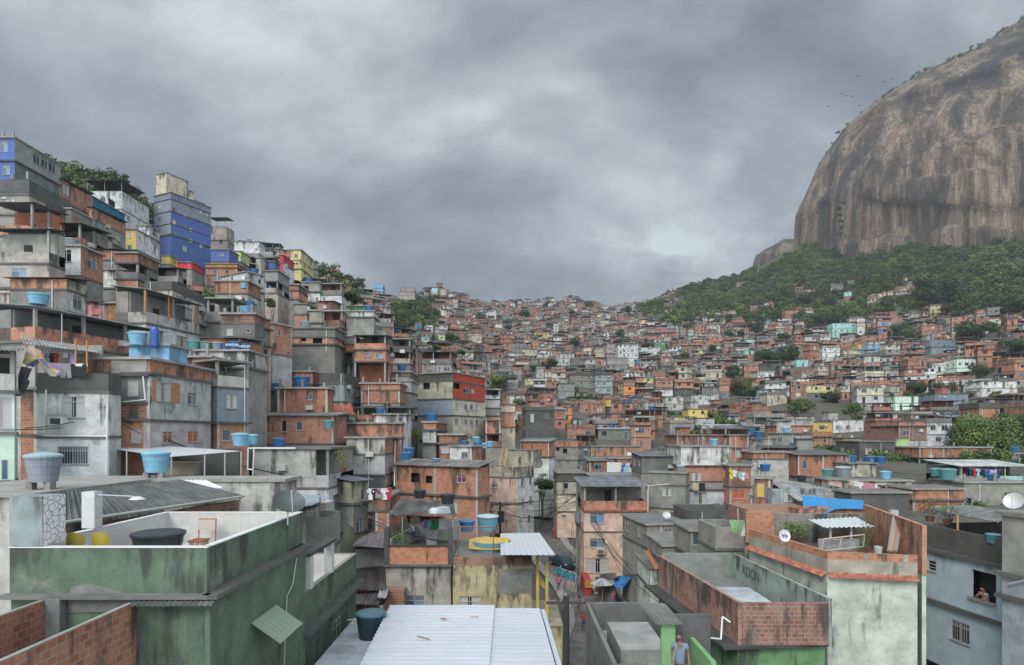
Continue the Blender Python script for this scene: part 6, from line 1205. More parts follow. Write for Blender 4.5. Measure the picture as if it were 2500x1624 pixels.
    s = thing('house', (-17, 29, -12), 'low house with a bare slab roof carrying the grey and the pale blue tank', 'house'); P1(s, 'wall', lambda m: (m.bx(-26, -19.9, 25.6, 36, -12, -2.62, 'plaster', TI['L'], (.2, .9)), m.bx(-19.89, -12.6, 33.7, 36, -12, -2.62, 'plaster', TI['L'], (.2, .9)))); P1(s, 'roof', lambda m: (m.bx(-26.2, -19.8, 25.4, 36.2, -2.62, -2.45, 'concrete', (.33, .32, .29)), m.bx(-19.79, -12.4, 33.6, 36.2, -2.62, -2.45, 'concrete', (.33, .32, .29)))); footz(-24, -12.6, 25, 33.5, -12); NR(0, 560, 1150, 1230, 26, (-24, -12.6, 25, 33.5))
    for (x, y, d, w_, col, lb) in ((302, 272, 27.3, 235, 'grey', 'big grey tank with a pale lid on short concrete blocks'), (1083, 208, 34.6, 190, 'light blue', 'pale blue tank standing on three stub pillars')):
        p = at(x, y, d); t = tank(p.x, p.y, p.z, w_/2.842/F*d*.93, col, lb, hs=1.25 if col == 'grey' else 1.15)
        q = thing('tank_stand', (p.x, p.y, -2.45), 'concrete block stand under the ' + ('big grey tank' if col == 'grey' else 'pale blue tank'), 'tank stand')
        for k in ((-.4, -.2), (.4, -.2), (0, .4)): P1(q, 'block', lambda m: m.bx(p.x+k[0]-.15, p.x+k[0]+.15, p.y+k[1]-.15, p.y+k[1]+.15, -2.45, p.z-.005, 'concrete', TI['G']))
    s = thing('shed', (-16, 26, -6), 'open shed with a long dark corrugated roof right behind the green house', 'shed'); LAND.append((370, 1230, 'the dark corrugated shed roof'))
    def rf(m):
        a, b_, c_, d_ = at(432, 552, 21), at(1692, 372, 30), at(1250, 262, 33.5), at(438, 340, 27); sheet(m, a, b_, c_, d_, pitch=.26, amp=.045, tint=(.115, .125, .115))
    P1(s, 'roof', rf); P1(s, 'repair_sheet', lambda m: sheet(m, at(1380, 335, 31.5)+Vector((0, 0, .06)), at(1550, 322, 32)+Vector((0, 0, .06)), at(1400, 258, 34)+Vector((0, 0, .06)), at(1255, 268, 33.6)+Vector((0, 0, .06)), pitch=.2, amp=.03, tint=(.6, .6, .6), mat='sheet_metal')); P1(s, 'gutter', lambda m: m.tube(at(432, 558, 20.9), at(1695, 374, 29.9), .06, tint=(.36, .38, .33), seg=8))
    for x, y, d in ((1665, 385, 29.9), (900, 480, 24.5)): P1(s, 'post', lambda m: (lambda p: m.tube(p, (p.x, p.y, -9), .06, tint=(.5, .5, .46)))(at(x, y, d)))
    P1(s, 'wall', lambda m: m.box((-15.2, 22.5), (.2, .98), 0, 8.5, .1, .3, -9, -3.3, 'brick', TI['D'])); P1(s, 'lattice_panel', lambda m: [m.bx(at(1450+9*k, 480, 30.3).x, at(1453+9*k, 480, 30.3).x, 30.3, 30.32, at(0, 490, 30.3).z, at(0, 405, 30.3).z, 'flat', (.4, .4, .4)) for k in range(10)])
    s = thing('canopy', (-12, 35, -5), 'whitish tin canopy on thin posts below the cream house', 'canopy'); P1(s, 'roof', lambda m: sheet(m, at(775, 45, 39), at(1190, 100, 36.3), at(1672, 62, 39), at(1000, 15, 43), pitch=.18, amp=.02, tint=(.42, .42, .42), mat='sheet_metal'))
    for x, y, d in ((880, 62, 38.3), (1190, 100, 36.4), (1420, 82, 37.6), (1560, 72, 38.4), (1672, 64, 39)): P1(s, 'post', lambda m: (lambda p: m.tube(p, (p.x, p.y, -4.5), .045, tint=(.4, .4, .38)))(at(x, y, d)))
    P1(s, 'back_wall', lambda m: m.bx(at(860, 0, 42).x, at(1660, 0, 42).x, 42, 42.2, -5, at(0, 45, 42).z, 'concrete', (.1, .1, .09))); NR(270, 590, 1085, 1180, 31)
    t = thing('laundry_tub', at(1270, 235, 38.5), 'old beige laundry tub under the tin canopy', 'tub'); P1(t, 'basin', lambda m: (lambda p: m.bx(p.x-.9, p.x+.9, p.y-.4, p.y+.4, p.z+.1, p.z+.85, 'concrete', (.35, .3, .24)))(at(1270, 235, 38.5))); P1(t, 'rim', lambda m: (lambda p: m.bx(p.x-1, p.x+1, p.y-.5, p.y+.5, p.z+.855, p.z+.95, 'flat', (.4, .33, .25)))(at(1270, 235, 38.5)))
    crop(2); tankp(2160, 1505, 41, 145, 'light blue', 'light blue lidded tank, left of the touching pair', hs=1.1); tankp(2262, 1492, 42.5, 115, 'light blue', 'light blue lidded tank, right of the touching pair', hs=1.1)
    s = thing('water_pipe', at(2230, 1545, 40), 'bent white water pipe frame rising from the terrace', 'pipe'); crop(5); P1(s, 'pipe', lambda m: [m.tube(at(*a, 41), at(*b_, 41), .05, tint=(.6, .6, .57), seg=6) for a, b_ in (((15, 975), (22, 790)), ((22, 790), (75, 790)), ((60, 1085), (75, 790)), ((75, 790), (445, 790)), ((15, 975), (60, 985)))])
    s = thing('house', at(300, 1400, 38), 'house under a long bluish metal roof left of the corner house', 'house'); P1(s, 'roof', lambda m: (sheet(m, at(-260, 1405, 34), at(600, 1300, 36.5), at(772, 1220, 42), at(200, 1180, 44), pitch=.3, amp=.02, tint=(.30, .35, .39), mat='sheet_metal'))); P1(s, 'wall', lambda m: m.bx(at(-200, 0, 37.5).x, at(540, 0, 38).x, 37.5, 44, -13, -4.75, 'plaster', TI['L'], (.1, .5)))
    P1(s, 'canopy', lambda m: sheet(m, at(-240, 1175, 40), at(305, 1125, 41), at(80, 1080, 46), at(-200, 1085, 46), pitch=.2, amp=.03, tint=(.4, .42, .44), mat='sheet_metal')); crop(6)
    for x, y in ((632, 115), (520, 190)): P1(s, 'post', lambda m: (lambda p: m.tube(p, (p.x, p.y, p.z-2.6), .05, tint=(.25, .13, .08)))(at(x, y, 38.5)))
    footz(-20, -12, 36, 45, -13); NR(570, 810, 1180, 1300, 36); H('grey cement terrace walls below the bluish metal roof', 38, 412, 690, [285, 'G', 560, 'G', 800], L=3, roof='none')
    # --- brown sheet roofs in the dip
    H('brick hovel under dark brown patched sheets', 38.5, 862, 1168, [1035, 'D', 1240, 'B', 1400], L=5, roof='none'); o = thing('shed', at(1040, 800, 42), 'jumble of dark brown corrugated sheets in the dip behind the green house', 'shed'); LAND.append((900, 1430, 'the dark brown sheets in the dip'))
    P1(o, 'roof', lambda m: sheet(m, at(898, 905, 40.5), at(1185, 912, 40.5), at(1195, 645, 47), at(900, 680, 47), pitch=.24, amp=.04, tint=(.10, .082, .075))); P1(o, 'roof', lambda m: sheet(m, at(862, 1022, 38), at(1118, 1034, 38), at(1212, 918, 41), at(896, 930, 41), pitch=.24, amp=.04, tint=(.11, .10, .095))); P1(o, 'roof', lambda m: sheet(m, at(1115, 985, 38.7)+Vector((0, 0, .1)), at(1195, 988, 38.7)+Vector((0, 0, .1)), at(1214, 912, 41)+Vector((0, 0, .1)), at(1140, 912, 41)+Vector((0, 0, .1)), pitch=.24, amp=.04, tint=(.36, .36, .37)))
    P1(o, 'roof', lambda m: sheet(m, at(903, 530, 45), at(1195, 550, 43.5), at(1215, 345, 55), at(960, 470, 53), pitch=.3, amp=.02, tint=(.24, .21, .22))); P1(o, 'wall', lambda m: m.bx(at(930, 0, 45.5).x, at(1180, 0, 45.5).x, 45.5, 48, -16, at(0, 560, 45.5).z, 'plaster', TI['L'])); P1(o, 'wall', lambda m: m.bx(-10.3, -7.2, 41, 47.4, -17, -10.4, 'brick', TI['D'])); NR(855, 942, 1310, 1480, 40, (-11, -7, 38, 50))
    # --- grey house with the laundry terrace
    q = thing('house', (-6.4, 46, -17), 'stained grey house with a honeycomb-brick terrace hung with laundry', 'house'); LAND.append((1010, 1400, 'the laundry terrace house')); X0, X1 = -8.62, -4.17
    f = Fc((X0, 42), 0, X1-X0); P1(q, 'wall', lambda m: (facade(m, f, 0, X1-X0, -17.5, -9.05, [(f.sz(600+1345/3.481, 0)[0], f.sz(600+1520/3.481, 0)[0], -12.47, -11.02)], 'plaster', (.40, .38, .34), (.5, .8)), m.bx(X0, X1, 42.01, 50, -17.5, -9.05, 'plaster', (.36, .35, .32), (.3, .8), 'rlb')))
    S = Sink(q); S.window(f, (f.sz(600+1345/3.481, 0)[0]+f.sz(600+1520/3.481, 0)[0])/2, -11.745, 1.42, 1.44, 's', 'b'); P1(q, 'sill', lambda m: m.bx(X0+2.9, X0+4.55, 41.88, 42.02, -12.56, -12.48, 'flat', (.5, .5, .48)))
    P1(q, 'floor_slab', lambda m: m.bx(X0-.15, X1+.05, 41.8, 50, -9.05, -8.9, 'concrete', SLAB)); P1(q, 'floor', lambda m: m.bx(X0, X1, 42.2, 50, -8.9, -8.6, 'concrete', (.2, .17, .14))); P1(q, 'parapet', lambda m: m.bx(X0+.2, X1-.1, 42, 42.16, -8.9, -7.72, 'brick', (.52, .20, .09), (.1, .35))); P1(q, 'coping', lambda m: m.bx(X0+.2, X1-.1, 41.97, 42.2, -7.715, -7.6, 'concrete', (.05, .05, .045)))
    for x in (X0-.1, X1-.2): P1(q, 'pillar', lambda m: m.bx(x, x+.32, 41.9, 42.2, -9.0, -6.35, 'concrete', (.08, .08, .075)))
    P1(q, 'back_wall', lambda m: m.bx(X0+.6, X1, 50., 50.2, -8.6, -6.9, 'tile_white', (.6, .6, .6))); P1(q, 'side_wall', lambda m: m.box((X0+.1, 43.5), (.12, .993), 0, 6.5, 0, .12, -8.6, -7.4, 'tile_white', (.6, .6, .6)))
    crop(6); P1(q, 'canopy', lambda m: sheet(m, at(1212, 262, 43.3), at(1788, 270, 43.3), at(1762, 152, 51), at(1308, 130, 51), pitch=.2, amp=.035, tint=(.14, .14, .125)))
    for x in (1330, 1760): P1(q, 'post', lambda m: (lambda p: m.tube(p, (p.x, p.y, -8.6), .05, tint=(.3, .3, .28)))(at(x, 268, 43.6)))
    NR(940, 1110, 1215, 1560, 42, (X0, X1, 42, 50)); footz(X0, X1, 41, 50, -17)
    t = thing('washing_machine', at(1580, 495, 48), 'white washing machine with a cloth over it on the laundry terrace', 'washing machine'); p = at(1580, 495, 48); p.z = -8.6; P1(t, 'cabinet', lambda m: m.bx(p.x-.36, p.x+.36, 47.7, 48.3, -8.6, -7.5, 'flat', (.6, .61, .62))); P1(t, 'lid', lambda m: m.bx(p.x-.38, p.x+.38, 47.68, 48.32, -7.495, -7.44, 'flat', (.5, .5, .5))); P1(t, 'cloth', lambda m: m.bx(p.x-.1, p.x+.28, 47.62, 47.66, -7.9, -7.0, 'cloth', (.62, .56, .54)))
    plant((at(1285, 0, 43.2).x, 43.2, -8.5), 1.3, 1.5, 'bushy lime green plant at the left of the laundry terrace', 500, name='bushy_plant'); plant((at(1690, 0, 43.4).x, 43.4, -8.1), .9, 1.0, 'pale green fern pot at the right of the laundry terrace'); plant((at(1440, 0, 43.5).x, 43.5, -8.6), .6, .7, 'small dark plant in the middle of the laundry terrace')
    clothesline(at(1380, 274, 46.5), at(1690, 280, 46.5), 'upper washing line under the dark sheet canopy', [(.03, 'shirt', 'black', .5, .5), (.2, 'cloth', 'beige', .8, .6), (.38, 'shirt', 'navy', .6, .4), (.52, 'shirt', 'black', .6, .6), (.68, 'cloth', 'red', .7, .55), (.82, 'shirt', 'red', .5, .4), (.94, 'shirt', 'lilac', .4, .4)], 'under the dark sheet canopy', .03)
    clothesline(at(1500, 315, 45.5), at(1700, 292, 45.5), 'lower washing line of the laundry terrace', [(.13, 'shorts', 'lilac', .42, .8), (.3, 'shorts', 'light blue', .4, .75), (.56, 'cloth', 'green', .8, .8), (.85, 'cloth', 'white', .65, .8)], 'low on the laundry terrace', .03)
    person((at(1425, 0, 48.6).x, 48.6, -8.6), 175, 'woman in a white shirt and blue shorts pegging out washing', {'shl': (-.19, .03, 1.42), 'ell': (-.26, .14, 1.62), 'wrl': (-.2, .2, 1.86), 'shr': (.19, .03, 1.42), 'elr': (.27, .12, 1.6), 'wrr': (.18, .2, 1.84)}, skin=(.10, .05, .032), shirt=(.55, .54, .56), pants=(.01, .16, .42))
    for x, l in ((1605, 'domed metal basin upturned on the dark canopy'), (1680, 'square metal basin upturned on the dark canopy')):
        p = at(x, 258, 44.2); m = MB(); (m.lathe(p, [(.48, 0), (.42, .25), (.25, .42), (0, .46)], 14, 'metal', (.42, .46, .5)) if x == 1605 else m.lathe(p, [(.52, 0), (.45, .45), (.4, .5), (0, .5)], 4, 'metal', (.4, .42, .45))); tag(m.build('basin'), l, 'basin')
    # --- yellow house with the fenced roof
    X0, X1 = -4.05, 1.36; y_ = thing('house', (-1.4, 46, -17), 'flaking pale yellow house with a wire-fenced roof and white tin canopy', 'house'); LAND.append((1180, 1420, 'the flaking yellow house')); YT = (.50, .43, .25)
    f = Fc((X0, 42), 0, X1-X0); s0, s1 = f.sz(600+1815/3.481, 0)[0], f.sz(600+1988/3.481, 0)[0]; P1(y_, 'wall', lambda m: (facade(m, f, 0, X1-X0, -17.5, -9.0, [(s0, s1, -12.5, -11.1)], 'plaster', YT, (.5, .9)), m.bx(X0, X1, 42.01, 50, -17.5, -9.0, 'plaster', YT, (.3, .8), 'rlb')))
    S = Sink(y_); S.window(f, (s0+s1)/2, -11.8, s1-s0, 1.4, 's', 'c'); P1(y_, 'parapet', lambda m: m.bx(X0, X1, 42, 42.15, -9., -8.42, 'brick', (.3, .16, .1), (.6, 1))); P1(y_, 'render_patch', lambda m: m.box((X0, 42), (1, 0), 3.1, X1-X0, -.02, 0., -10.9, -9.2, 'concrete', (.24, .24, .23), faces='frltu')); P1(y_, 'render_patch', lambda m: (m.box((X0, 42), (1, 0), s0-.5, s1+.45, -.012, 0., -13.0, -12.6, 'concrete', (.15, .16, .15), faces='frltu'), m.box((X0, 42), (1, 0), s0+.5, s0+.9, -.012, 0., -14.5, -13.0, 'concrete', (.15, .16, .15), faces='frlu')))
    P1(y_, 'roof', lambda m: m.bx(X0, X1, 42.15, 50, -9., -8.5, 'concrete', (.2, .2, .19))); P1(y_, 'wall', lambda m: m.bx(X1, 3.4, 41.9, 48, -17.5, -13.1, 'plaster', YT, (.4, 1.))); P1(y_, 'ledge', lambda m: m.bx(X0-.05, 3.5, 41.85, 42.0, -13.15, -13.03, 'concrete', SLAB) if 0 else m.bx(X1, 3.45, 41.8, 48.1, -13.1, -12.98, 'concrete', (.4, .36, .25)))
    crop(8)
    for x, yt in ((308, 812), (370, 855)): P1(y_, 'column', lambda m: m.bx(at(x-9, 0, 42).x, at(x+10, 0, 42).x, 41.95, 42.25, -12.98, at(0, yt, 42).z, 'plaster', (.6, .45, .13)))
    P1(y_, 'stair_wall', lambda m: m.face([at(310, 925, 42.3), at(358, 1000, 42.3), at(358, 1040, 42.3), at(310, 990, 42.3)], 'plaster', (.6, .47, .16)))
    P1(y_, 'canopy', lambda m: sheet(m, at(60, 808, 40), at(428, 808, 40), at(322, 660, 48.5), at(60, 665, 48.5), pitch=.33, amp=.035, tint=(.48, .5, .52), mat='sheet_metal'))
    fn = thing('mesh_fence', (-3, 42, -8.4), 'rusty-framed wire mesh fence on the flaking yellow house', 'fence'); crop(6); A = [at(1780, 605, 42.05), at(1805, 220, 42.05), at(2105, 370, 42.05), at(2105, 603, 42.05)]; A[0].z = A[3].z = -8.42; A[0].x = A[1].x; A[1].z = A[2].z
    P1(fn, 'frame', lambda m: [m.tube(A[i], A[(i+1) % 4], .035, tint=(.22, .08, .05), seg=6) for i in range(4)]+[m.tube(A[1], A[1]+Vector((0, 0, 1.8)), .03, tint=(.15, .2, .15), seg=6)])
    def mesh(m):
        w_ = A[3].x-A[0].x; h_ = A[1].z-A[0].z; n = int((w_+h_)/.16)
        for k in range(n):
            t_ = k*.16
            for sgn in (0, 1):
                x0, z0 = (t_, 0) if t_ < w_ else (w_, t_-w_); x1, z1 = (0, t_) if t_ < h_ else (t_-h_, h_)
                if sgn: x0, x1 = w_-x0, w_-x1
                m.tube((A[0].x+x0, 42.05, A[0].z+z0), (A[0].x+x1, 42.05, A[0].z+z1), .006, seg=3, tint=(.3, .33, .33), caps=False)
    P1(fn, 'wire_mesh', mesh)
    tankp(1880, 408, 46.5, 132, 'blue', 'bright blue lidded tank behind the wire fence'); tankp(2055, 400, 48.8, 185, 'pale', 'broad tank with a white lid behind the wire fence')
    t = thing('pool', at(2075, 500, 45), 'pale blue round pool on the fenced roof', 'pool'); p = at(2075, 500, 45); p.z = -8.5; P1(t, 'tub', lambda m: m.lathe(p, [(0, 0), (1.15, 0), (1.3, .7), (1.2, .7), (1.1, .1), (0, .1)], 24, 'plastic', (.16, .36, .42)), True)
    m = MB(); rr = random.Random(4); c_ = p+Vector((0, 0, .95)); ring = [p+Vector((math.cos(k*.449)*(1.5+.2*rr.random()), math.sin(k*.449)*1.35, .72+(-.45 if k in (3, 8, 9, 10, 11, 12) else .1*rr.random()))) for k in range(14)]
    for a_, b_ in zip(ring, ring[1:]+ring[:1]): m.face([c_, a_, b_], 'cloth', vary((.55, .36, .06), .15, rr))
    tag(m.build('tarpaulin'), 'ochre yellow tarpaulin thrown over the round pool', 'tarpaulin'); NR(1104, 1345, 1290, 1560, 41, (-4.2, 3.4, 41, 50)); footz(-4.2, 3.4, 40.5, 50, -17.2)
    # --- white tin roof at the bottom
    w_ = thing('house', (-2, 25, -17), 'house under a broad white ribbed tin roof at the bottom centre', 'house'); LAND.append((1130, 1510, 'the white ribbed roof')); P1(w_, 'roof', lambda m: sheet(m, (-5.3, 18, -8.45), (-5.96, 30, -8.4), (-.85, 30, -8.4), (-.8, 18, -8.45), pitch=.42, amp=.07, tint=(.46, .48, .51), mat='sheet_metal')); P1(w_, 'roof', lambda m: sheet(m, (-.9, 18, -8.52), (-.95, 29.7, -8.47), (1.34, 29.7, -8.47), (1.75, 18, -8.52), pitch=.42, amp=.07, tint=(.44, .46, .49), mat='sheet_metal'))
    P1(w_, 'wall', lambda m: m.bx(-5.2, 1.2, 18.3, 29.5, -17.5, -8.75, 'plaster', TI['L'], (.2, .8))); P1(w_, 'debris', lambda m: (m.tube((-3.9, 25.2, -8.27), (-3.3, 24.7, -8.26), .025, seg=4, mat='flat', tint=(.25, .13, .07)), m.tube((-1.9, 27.8, -8.27), (-1.5, 27.8, -8.27), .02, seg=4, mat='flat', tint=(.3, .2, .1)), m.bx(-3.2, -2.95, 27.5, 27.6, -8.3, -8.26, 'flat', (.3, .12, .08)))); P1(w_, 'fascia', lambda m: m.box((1.42, 29.8), (.035, -.999), 0, 11.8, -.02, .16, -8.7, -8.5, 'metal', (.45, .5, .56))); NR(920, 1345, 1475, 1700, 20, (-6, 1.6, 18, 30)); footz(-6, 1.6, 17, 30.5, -17.5)
    o = thing('house', (-7, 28, -14), 'small flat-roofed house with pipes below the dark teal tank', 'house'); P1(o, 'roof', lambda m: m.bx(-7.95, -5.6, 24, 31.5, -9.42, -9.27, 'concrete', (.42, .45, .48))); P1(o, 'wall', lambda m: m.bx(-7.9, -5.7, 24.1, 31.4, -17, -9.42, 'plaster', TI['L'])); crop(6); tankp(1062, 1308, 28, 250, 'dark teal', 'dark teal water tank beside the white ribbed roof', hs=1.25); P1(o, 'pipe', lambda m: [m.tube(at(*a, 29.5), at(*b_, 29.5), .03, tint=(.5, .5, .45), seg=6) for a, b_ in (((860, 1160), (935, 1160)), ((925, 1160), (935, 1300)), ((990, 1170), (990, 1300)))]); footz(-8, -5.6, 23, 32, -17); NR(845, 945, 1490, 1620, 28)
    # --- shops under the peach pink house, street life
    crop(8); t = thing('shop_stall', at(760, 1140, 63.5), 'street kiosk with a rusty tin awning and white fronts under the peach house', 'kiosk'); zg = -17.; bxp = lambda m, x0, x1, y0, y1, z0, z1, mt_, ti: m.bx(at(x0, 0, y0).x, at(x1, 0, y0).x, y0, y1, z0, z1, mt_, ti)
    P1(t, 'red_wall', lambda m: bxp(m, 622, 668, 64.5, 68, zg, at(0, 975, 64.5).z, 'paint', (.35, .03, .025))); P1(t, 'shop_sign', lambda m: bxp(m, 625, 678, 64.3, 64.4, at(0, 1030, 64.3).z, at(0, 975, 64.3).z, 'paint', (.4, .2, .03))); P1(t, 'shop_front', lambda m: bxp(m, 688, 772, 65, 67.9, zg, at(0, 1060, 65).z, 'paint', (.55, .55, .55))); P1(t, 'shop_front', lambda m: bxp(m, 800, 846, 64, 67.9, zg, at(0, 1042, 64).z, 'paint', (.6, .6, .6))); P1(t, 'doorway', lambda m: bxp(m, 776, 798, 66, 67.9, zg, at(0, 1050, 66).z, 'flat', (.02, .02, .02))); P1(t, 'shelf_display', lambda m: (bxp(m, 694, 766, 64.9, 64.97, zg+.4, zg+1.9, 'flat', (.1, .06, .05)), [bxp(m, 698+14*k, 708+14*k, 64.85, 64.89, zg+.5+.5*(k % 2), zg+.9+.5*(k % 2), 'flat', ((.5, .1, .1), (.5, .5, .5), (.1, .2, .4))[k % 3]) for k in range(5)]))
    text_mesh('CA', .55, at(824, 1078, 63.9), (1, 0, 0), (0, 0, 1), 'sign_lettering', t, (.5, .03, .03), bold=.012); P1(t, 'awning', lambda m: sheet(m, at(700, 1033, 61.5), at(850, 1033, 61.5), at(815, 978, 66), at(675, 980, 66), pitch=.3, amp=.03, tint=(.36, .33, .24)))
    t = thing('parasol', at(742, 1140, 61), 'grey market parasol open in front of the kiosk', 'parasol'); p = at(742, 1140, 61); p.z = zg; P1(t, 'pole', lambda m: m.tube(p, p+Vector((0, 0, 2.6)), .04, tint=(.3, .3, .3))); P1(t, 'canopy', lambda m: [m.face([p+Vector((0, 0, 2.75)), p+Vector((1.25*math.cos(k*.785), 1.25*math.sin(k*.785), 2.2)), p+Vector((1.25*math.cos((k+1)*.785), 1.25*math.sin((k+1)*.785), 2.2))], 'cloth', (.25, .25, .26) if k % 2 else (.42, .42, .43)) for k in range(8)])
    o = thing('house', at(960, 1130, 64), 'pale blue ground-floor wall house behind the bottle table', 'house'); P1(o, 'wall', lambda m: bxp(m, 862, 1052, 65, 74, -17.5, at(0, 1000, 65).z, 'plaster', (.28, .42, .47))); P1(o, 'door', lambda m: bxp(m, 880, 905, 64.93, 64.99, zg, zg+2, 'flat', (.16, .3, .33))); P1(o, 'roof', lambda m: bxp(m, 855, 1060, 64.8, 74, at(0, 1000, 65).z, at(0, 992, 65).z, 'concrete', TI['g']))
    m = MB(); G_ = [[at(820+235*i/6, 965-75*i/6+(55+25*math.sin(i))*j/3-6*math.sin(i*2.1+j), 61+1.2*math.sin(i*.9+j*1.3)) for i in range(7)] for j in range(4)]
    for j in range(3):
        for i in range(6): m.face([G_[j+1][i], G_[j+1][i+1], G_[j][i+1], G_[j][i]], 'cloth', (.04, .17, .42))
    o = m.build('tarpaulin'); weld(o); tag(o, 'blue tarpaulin slung over the alley beside the kiosk', 'tarpaulin')
    t = thing('table', at(1050, 1135, 59), 'white table crowded with dark bottles near the green wall', 'table'); p = at(1050, 1150, 58); p.z = zg; P1(t, 'tabletop', lambda m: m.bx(p.x-1., p.x+1., 57.5, 58.5, zg+.78, zg+.84, 'flat', (.55, .55, .52)))
    for a_ in (-.9, .9):
        for b_ in (57.6, 58.4): P1(t, 'leg', lambda m: m.tube((p.x+a_, b_, zg), (p.x+a_, b_, zg+.78), .03))
    for k in range(7): m = MB(); m.lathe((p.x-.8+k*.25, 57.9+.1*(k % 2), zg+.845), [(0, 0), (.06, 0), (.06, .28), (.02, .36), (.02, .45), (0, .45)], 8, 'glass', (.03, .02, .02)); tag(m.build('bottle'), 'dark bottle standing on the white street table', 'bottle', 'bottles on the white street table')
    # street car
    c = thing('car', (6.1, 75, -16.2), 'old dark blue-green sedan parked on the lane', 'car'); c.rotation_euler = (rad(-3), 0, rad(-68)); del WLOC[c.name]
    def body(m):
        prof = [(-2.1, .35), (-2.15, .75), (-1.9, .88), (-.95, .93), (-.45, 1.38), (.75, 1.40), (1.3, .98), (2.0, .92), (2.15, .7), (2.12, .35)]; hw = .82
        for (a, b_), (c_, d_) in zip(prof, prof[1:]):
            i0, i1 = (hw-.18 if b_ > 1.1 else hw), (hw-.18 if d_ > 1.1 else hw); m.face([(c_, -i1, d_), (a, -i0, b_), (a, i0, b_), (c_, i1, d_)][::-1], 'metal', (.025, .06, .075))
        for s_ in (-1, 1):
            P = [(a, s_*(hw-.18 if b_ > 1.1 else hw), b_) for a, b_ in prof]; m.face(P if s_ > 0 else P[::-1], 'metal', (.025, .06, .075))
        m.face([(-2.1, -hw, .35), (2.12, -hw, .35), (2.12, hw, .35), (-2.1, hw, .35)][::-1], 'metal', (.02, .02, .02))
    cb = P1(c, 'body', body); P1(c, 'windscreen', lambda m: (m.face([(.80, -.6, 1.36), (.80, .6, 1.36), (1.31, .74, 1.0), (1.31, -.74, 1.0)][::-1], 'glass', (.05, .07, .08)), m.face([(-.52, .6, 1.34), (-.52, -.6, 1.34), (-.97, -.74, .97), (-.97, .74, .97)][::-1], 'glass', (.05, .07, .08))))
    for s_ in (-1, 1): P1(c, 'side_window', lambda m: m.face([(-.75, s_*.80, .98), (1.1, s_*.80, 1.0), (.7, s_*.665, 1.34), (-.42, s_*.665, 1.33)][::s_], 'glass', (.03, .04, .05)))
    for x in (-1.35, 1.35):
        for s_ in (-.78, .78): wv = P1(c, 'wheel', lambda m: m.tube((x, s_-.09, .32), (x, s_+.09, .32), .32, seg=16, mat='flat', tint=(.02, .02, .02))); P1(wv, 'rim', lambda m: m.tube((x, s_-.1, .32), (x, s_+.1, .32), .18, seg=12, tint=(.4, .4, .4)))
    for s_ in (-.6, .6): P1(c, 'headlight', lambda m: m.bx(2.10, 2.17, s_-.12, s_+.12, .62, .78, 'glass', (.5, .5, .5))); P1(c, 'tail_light', lambda m: m.bx(-2.17, -2.12, s_-.12, s_+.12, .62, .8, 'glass', (.4, .02, .02)))
    for k, (x, y, z, fa, lb, sh, pa, sk) in enumerate(((6.05, 88, -14.9, 20, 'person in a red shirt and trousers walking up the lane', (.5, .05, .06), (.45, .05, .08), 1), (5.0, 66, -16.85, 160, 'woman in a pink top near the dark car', (.6, .1, .2), (.03, .04, .08), 1), (6.3, 58, -17., 90, 'person in an orange and dark dress by the kerb', (.3, .12, .05), (.05, .05, .06), 1), (7.2, 57, -17., 200, 'child in pale top and blue shorts in the road', (.1, .3, .4), (.04, .1, .3), .75), (8.4, 57.5, -17., 120, 'person in white top bending forward in the road', (.6, .62, .62), (.1, .25, .4), 1), (9.9, 60, -17., 210, 'woman in a floral top beside the red shop wall', (.4, .1, .2), (.05, .15, .4), 1), (6.2, 53, -17.05, 180, 'person in red and blue low on the street', (.4, .05, .06), (.03, .05, .2), 1), (8.7, 47, -17.05, 170, 'person in a light blue top near the dark pole', (.12, .35, .5), (.03, .03, .04), 1))):
        J = {'nec': (0, .35, 1.35), 'che': (0, .22, 1.22), 'hb': (0, .42, 1.4), 'hd': (0, .47, 1.44), 'ht': (0, .5, 1.5), 'shl': (-.18, .25, 1.3), 'shr': (.18, .25, 1.3), 'ell': (-.2, .35, 1.05), 'elr': (.2, .35, 1.05), 'wrl': (-.15, .5, .85), 'wrr': (.15, .5, .85)} if 'bending' in lb else {'anr': (.11, -.22, .12), 'tor': (.12, -.1, .03), 'anl': (-.11, .2, .08), 'tol': (-.12, .34, .03), 'knl': (-.11, .16, .5), 'wrr': (.26, .2, .95), 'wrl': (-.26, -.15, .92)}
        person((x, y, z), fa, lb, J, skin=(.2, .1, .06), shirt=sh, pants=pa, longpants=k == 0, longhair=k in (1, 2, 5), scale=sk, hands=False)
    t = thing('graffiti_wall', at(495, 960, 68), 'low wall with bold turquoise ZIDANE graffiti beside the car', 'graffiti wall'); a_, b_ = at(428, 955, 69), at(560, 968, 65.5); P1(t, 'wall', lambda m: (lambda v: m.box((a_.x, a_.y), (v.x, v.y), 0, (Vector((b_.x, b_.y))-Vector((a_.x, a_.y))).length, 0, .2, -17.5, at(0, 900, 68).z, 'plaster', (.42, .38, .36), (.2, .5)))((Vector((b_.x, b_.y))-Vector((a_.x, a_.y))).normalized()))
    dv = Vector((b_.x-a_.x, b_.y-a_.y, 0)).normalized(); no = Vector((dv.y, -dv.x, 0)); c0 = (a_+b_)/2; c0.z = at(0, 935, 67.5).z; text_mesh('ZIDANE', 1.05, c0+no*.02, dv, (0, 0, 1), 'graffiti_outline', t, (.01, .01, .02), bold=.09); text_mesh('ZIDANE', 1.05, c0+no*.04, dv, (0, 0, 1), 'graffiti', t, (.03, .38, .5), bold=.03)
    t = thing('ramp_wall', (8.6, 64, -17), 'curved concrete retaining wall at the bend of the lane', 'wall'); m = MB(); prv = None
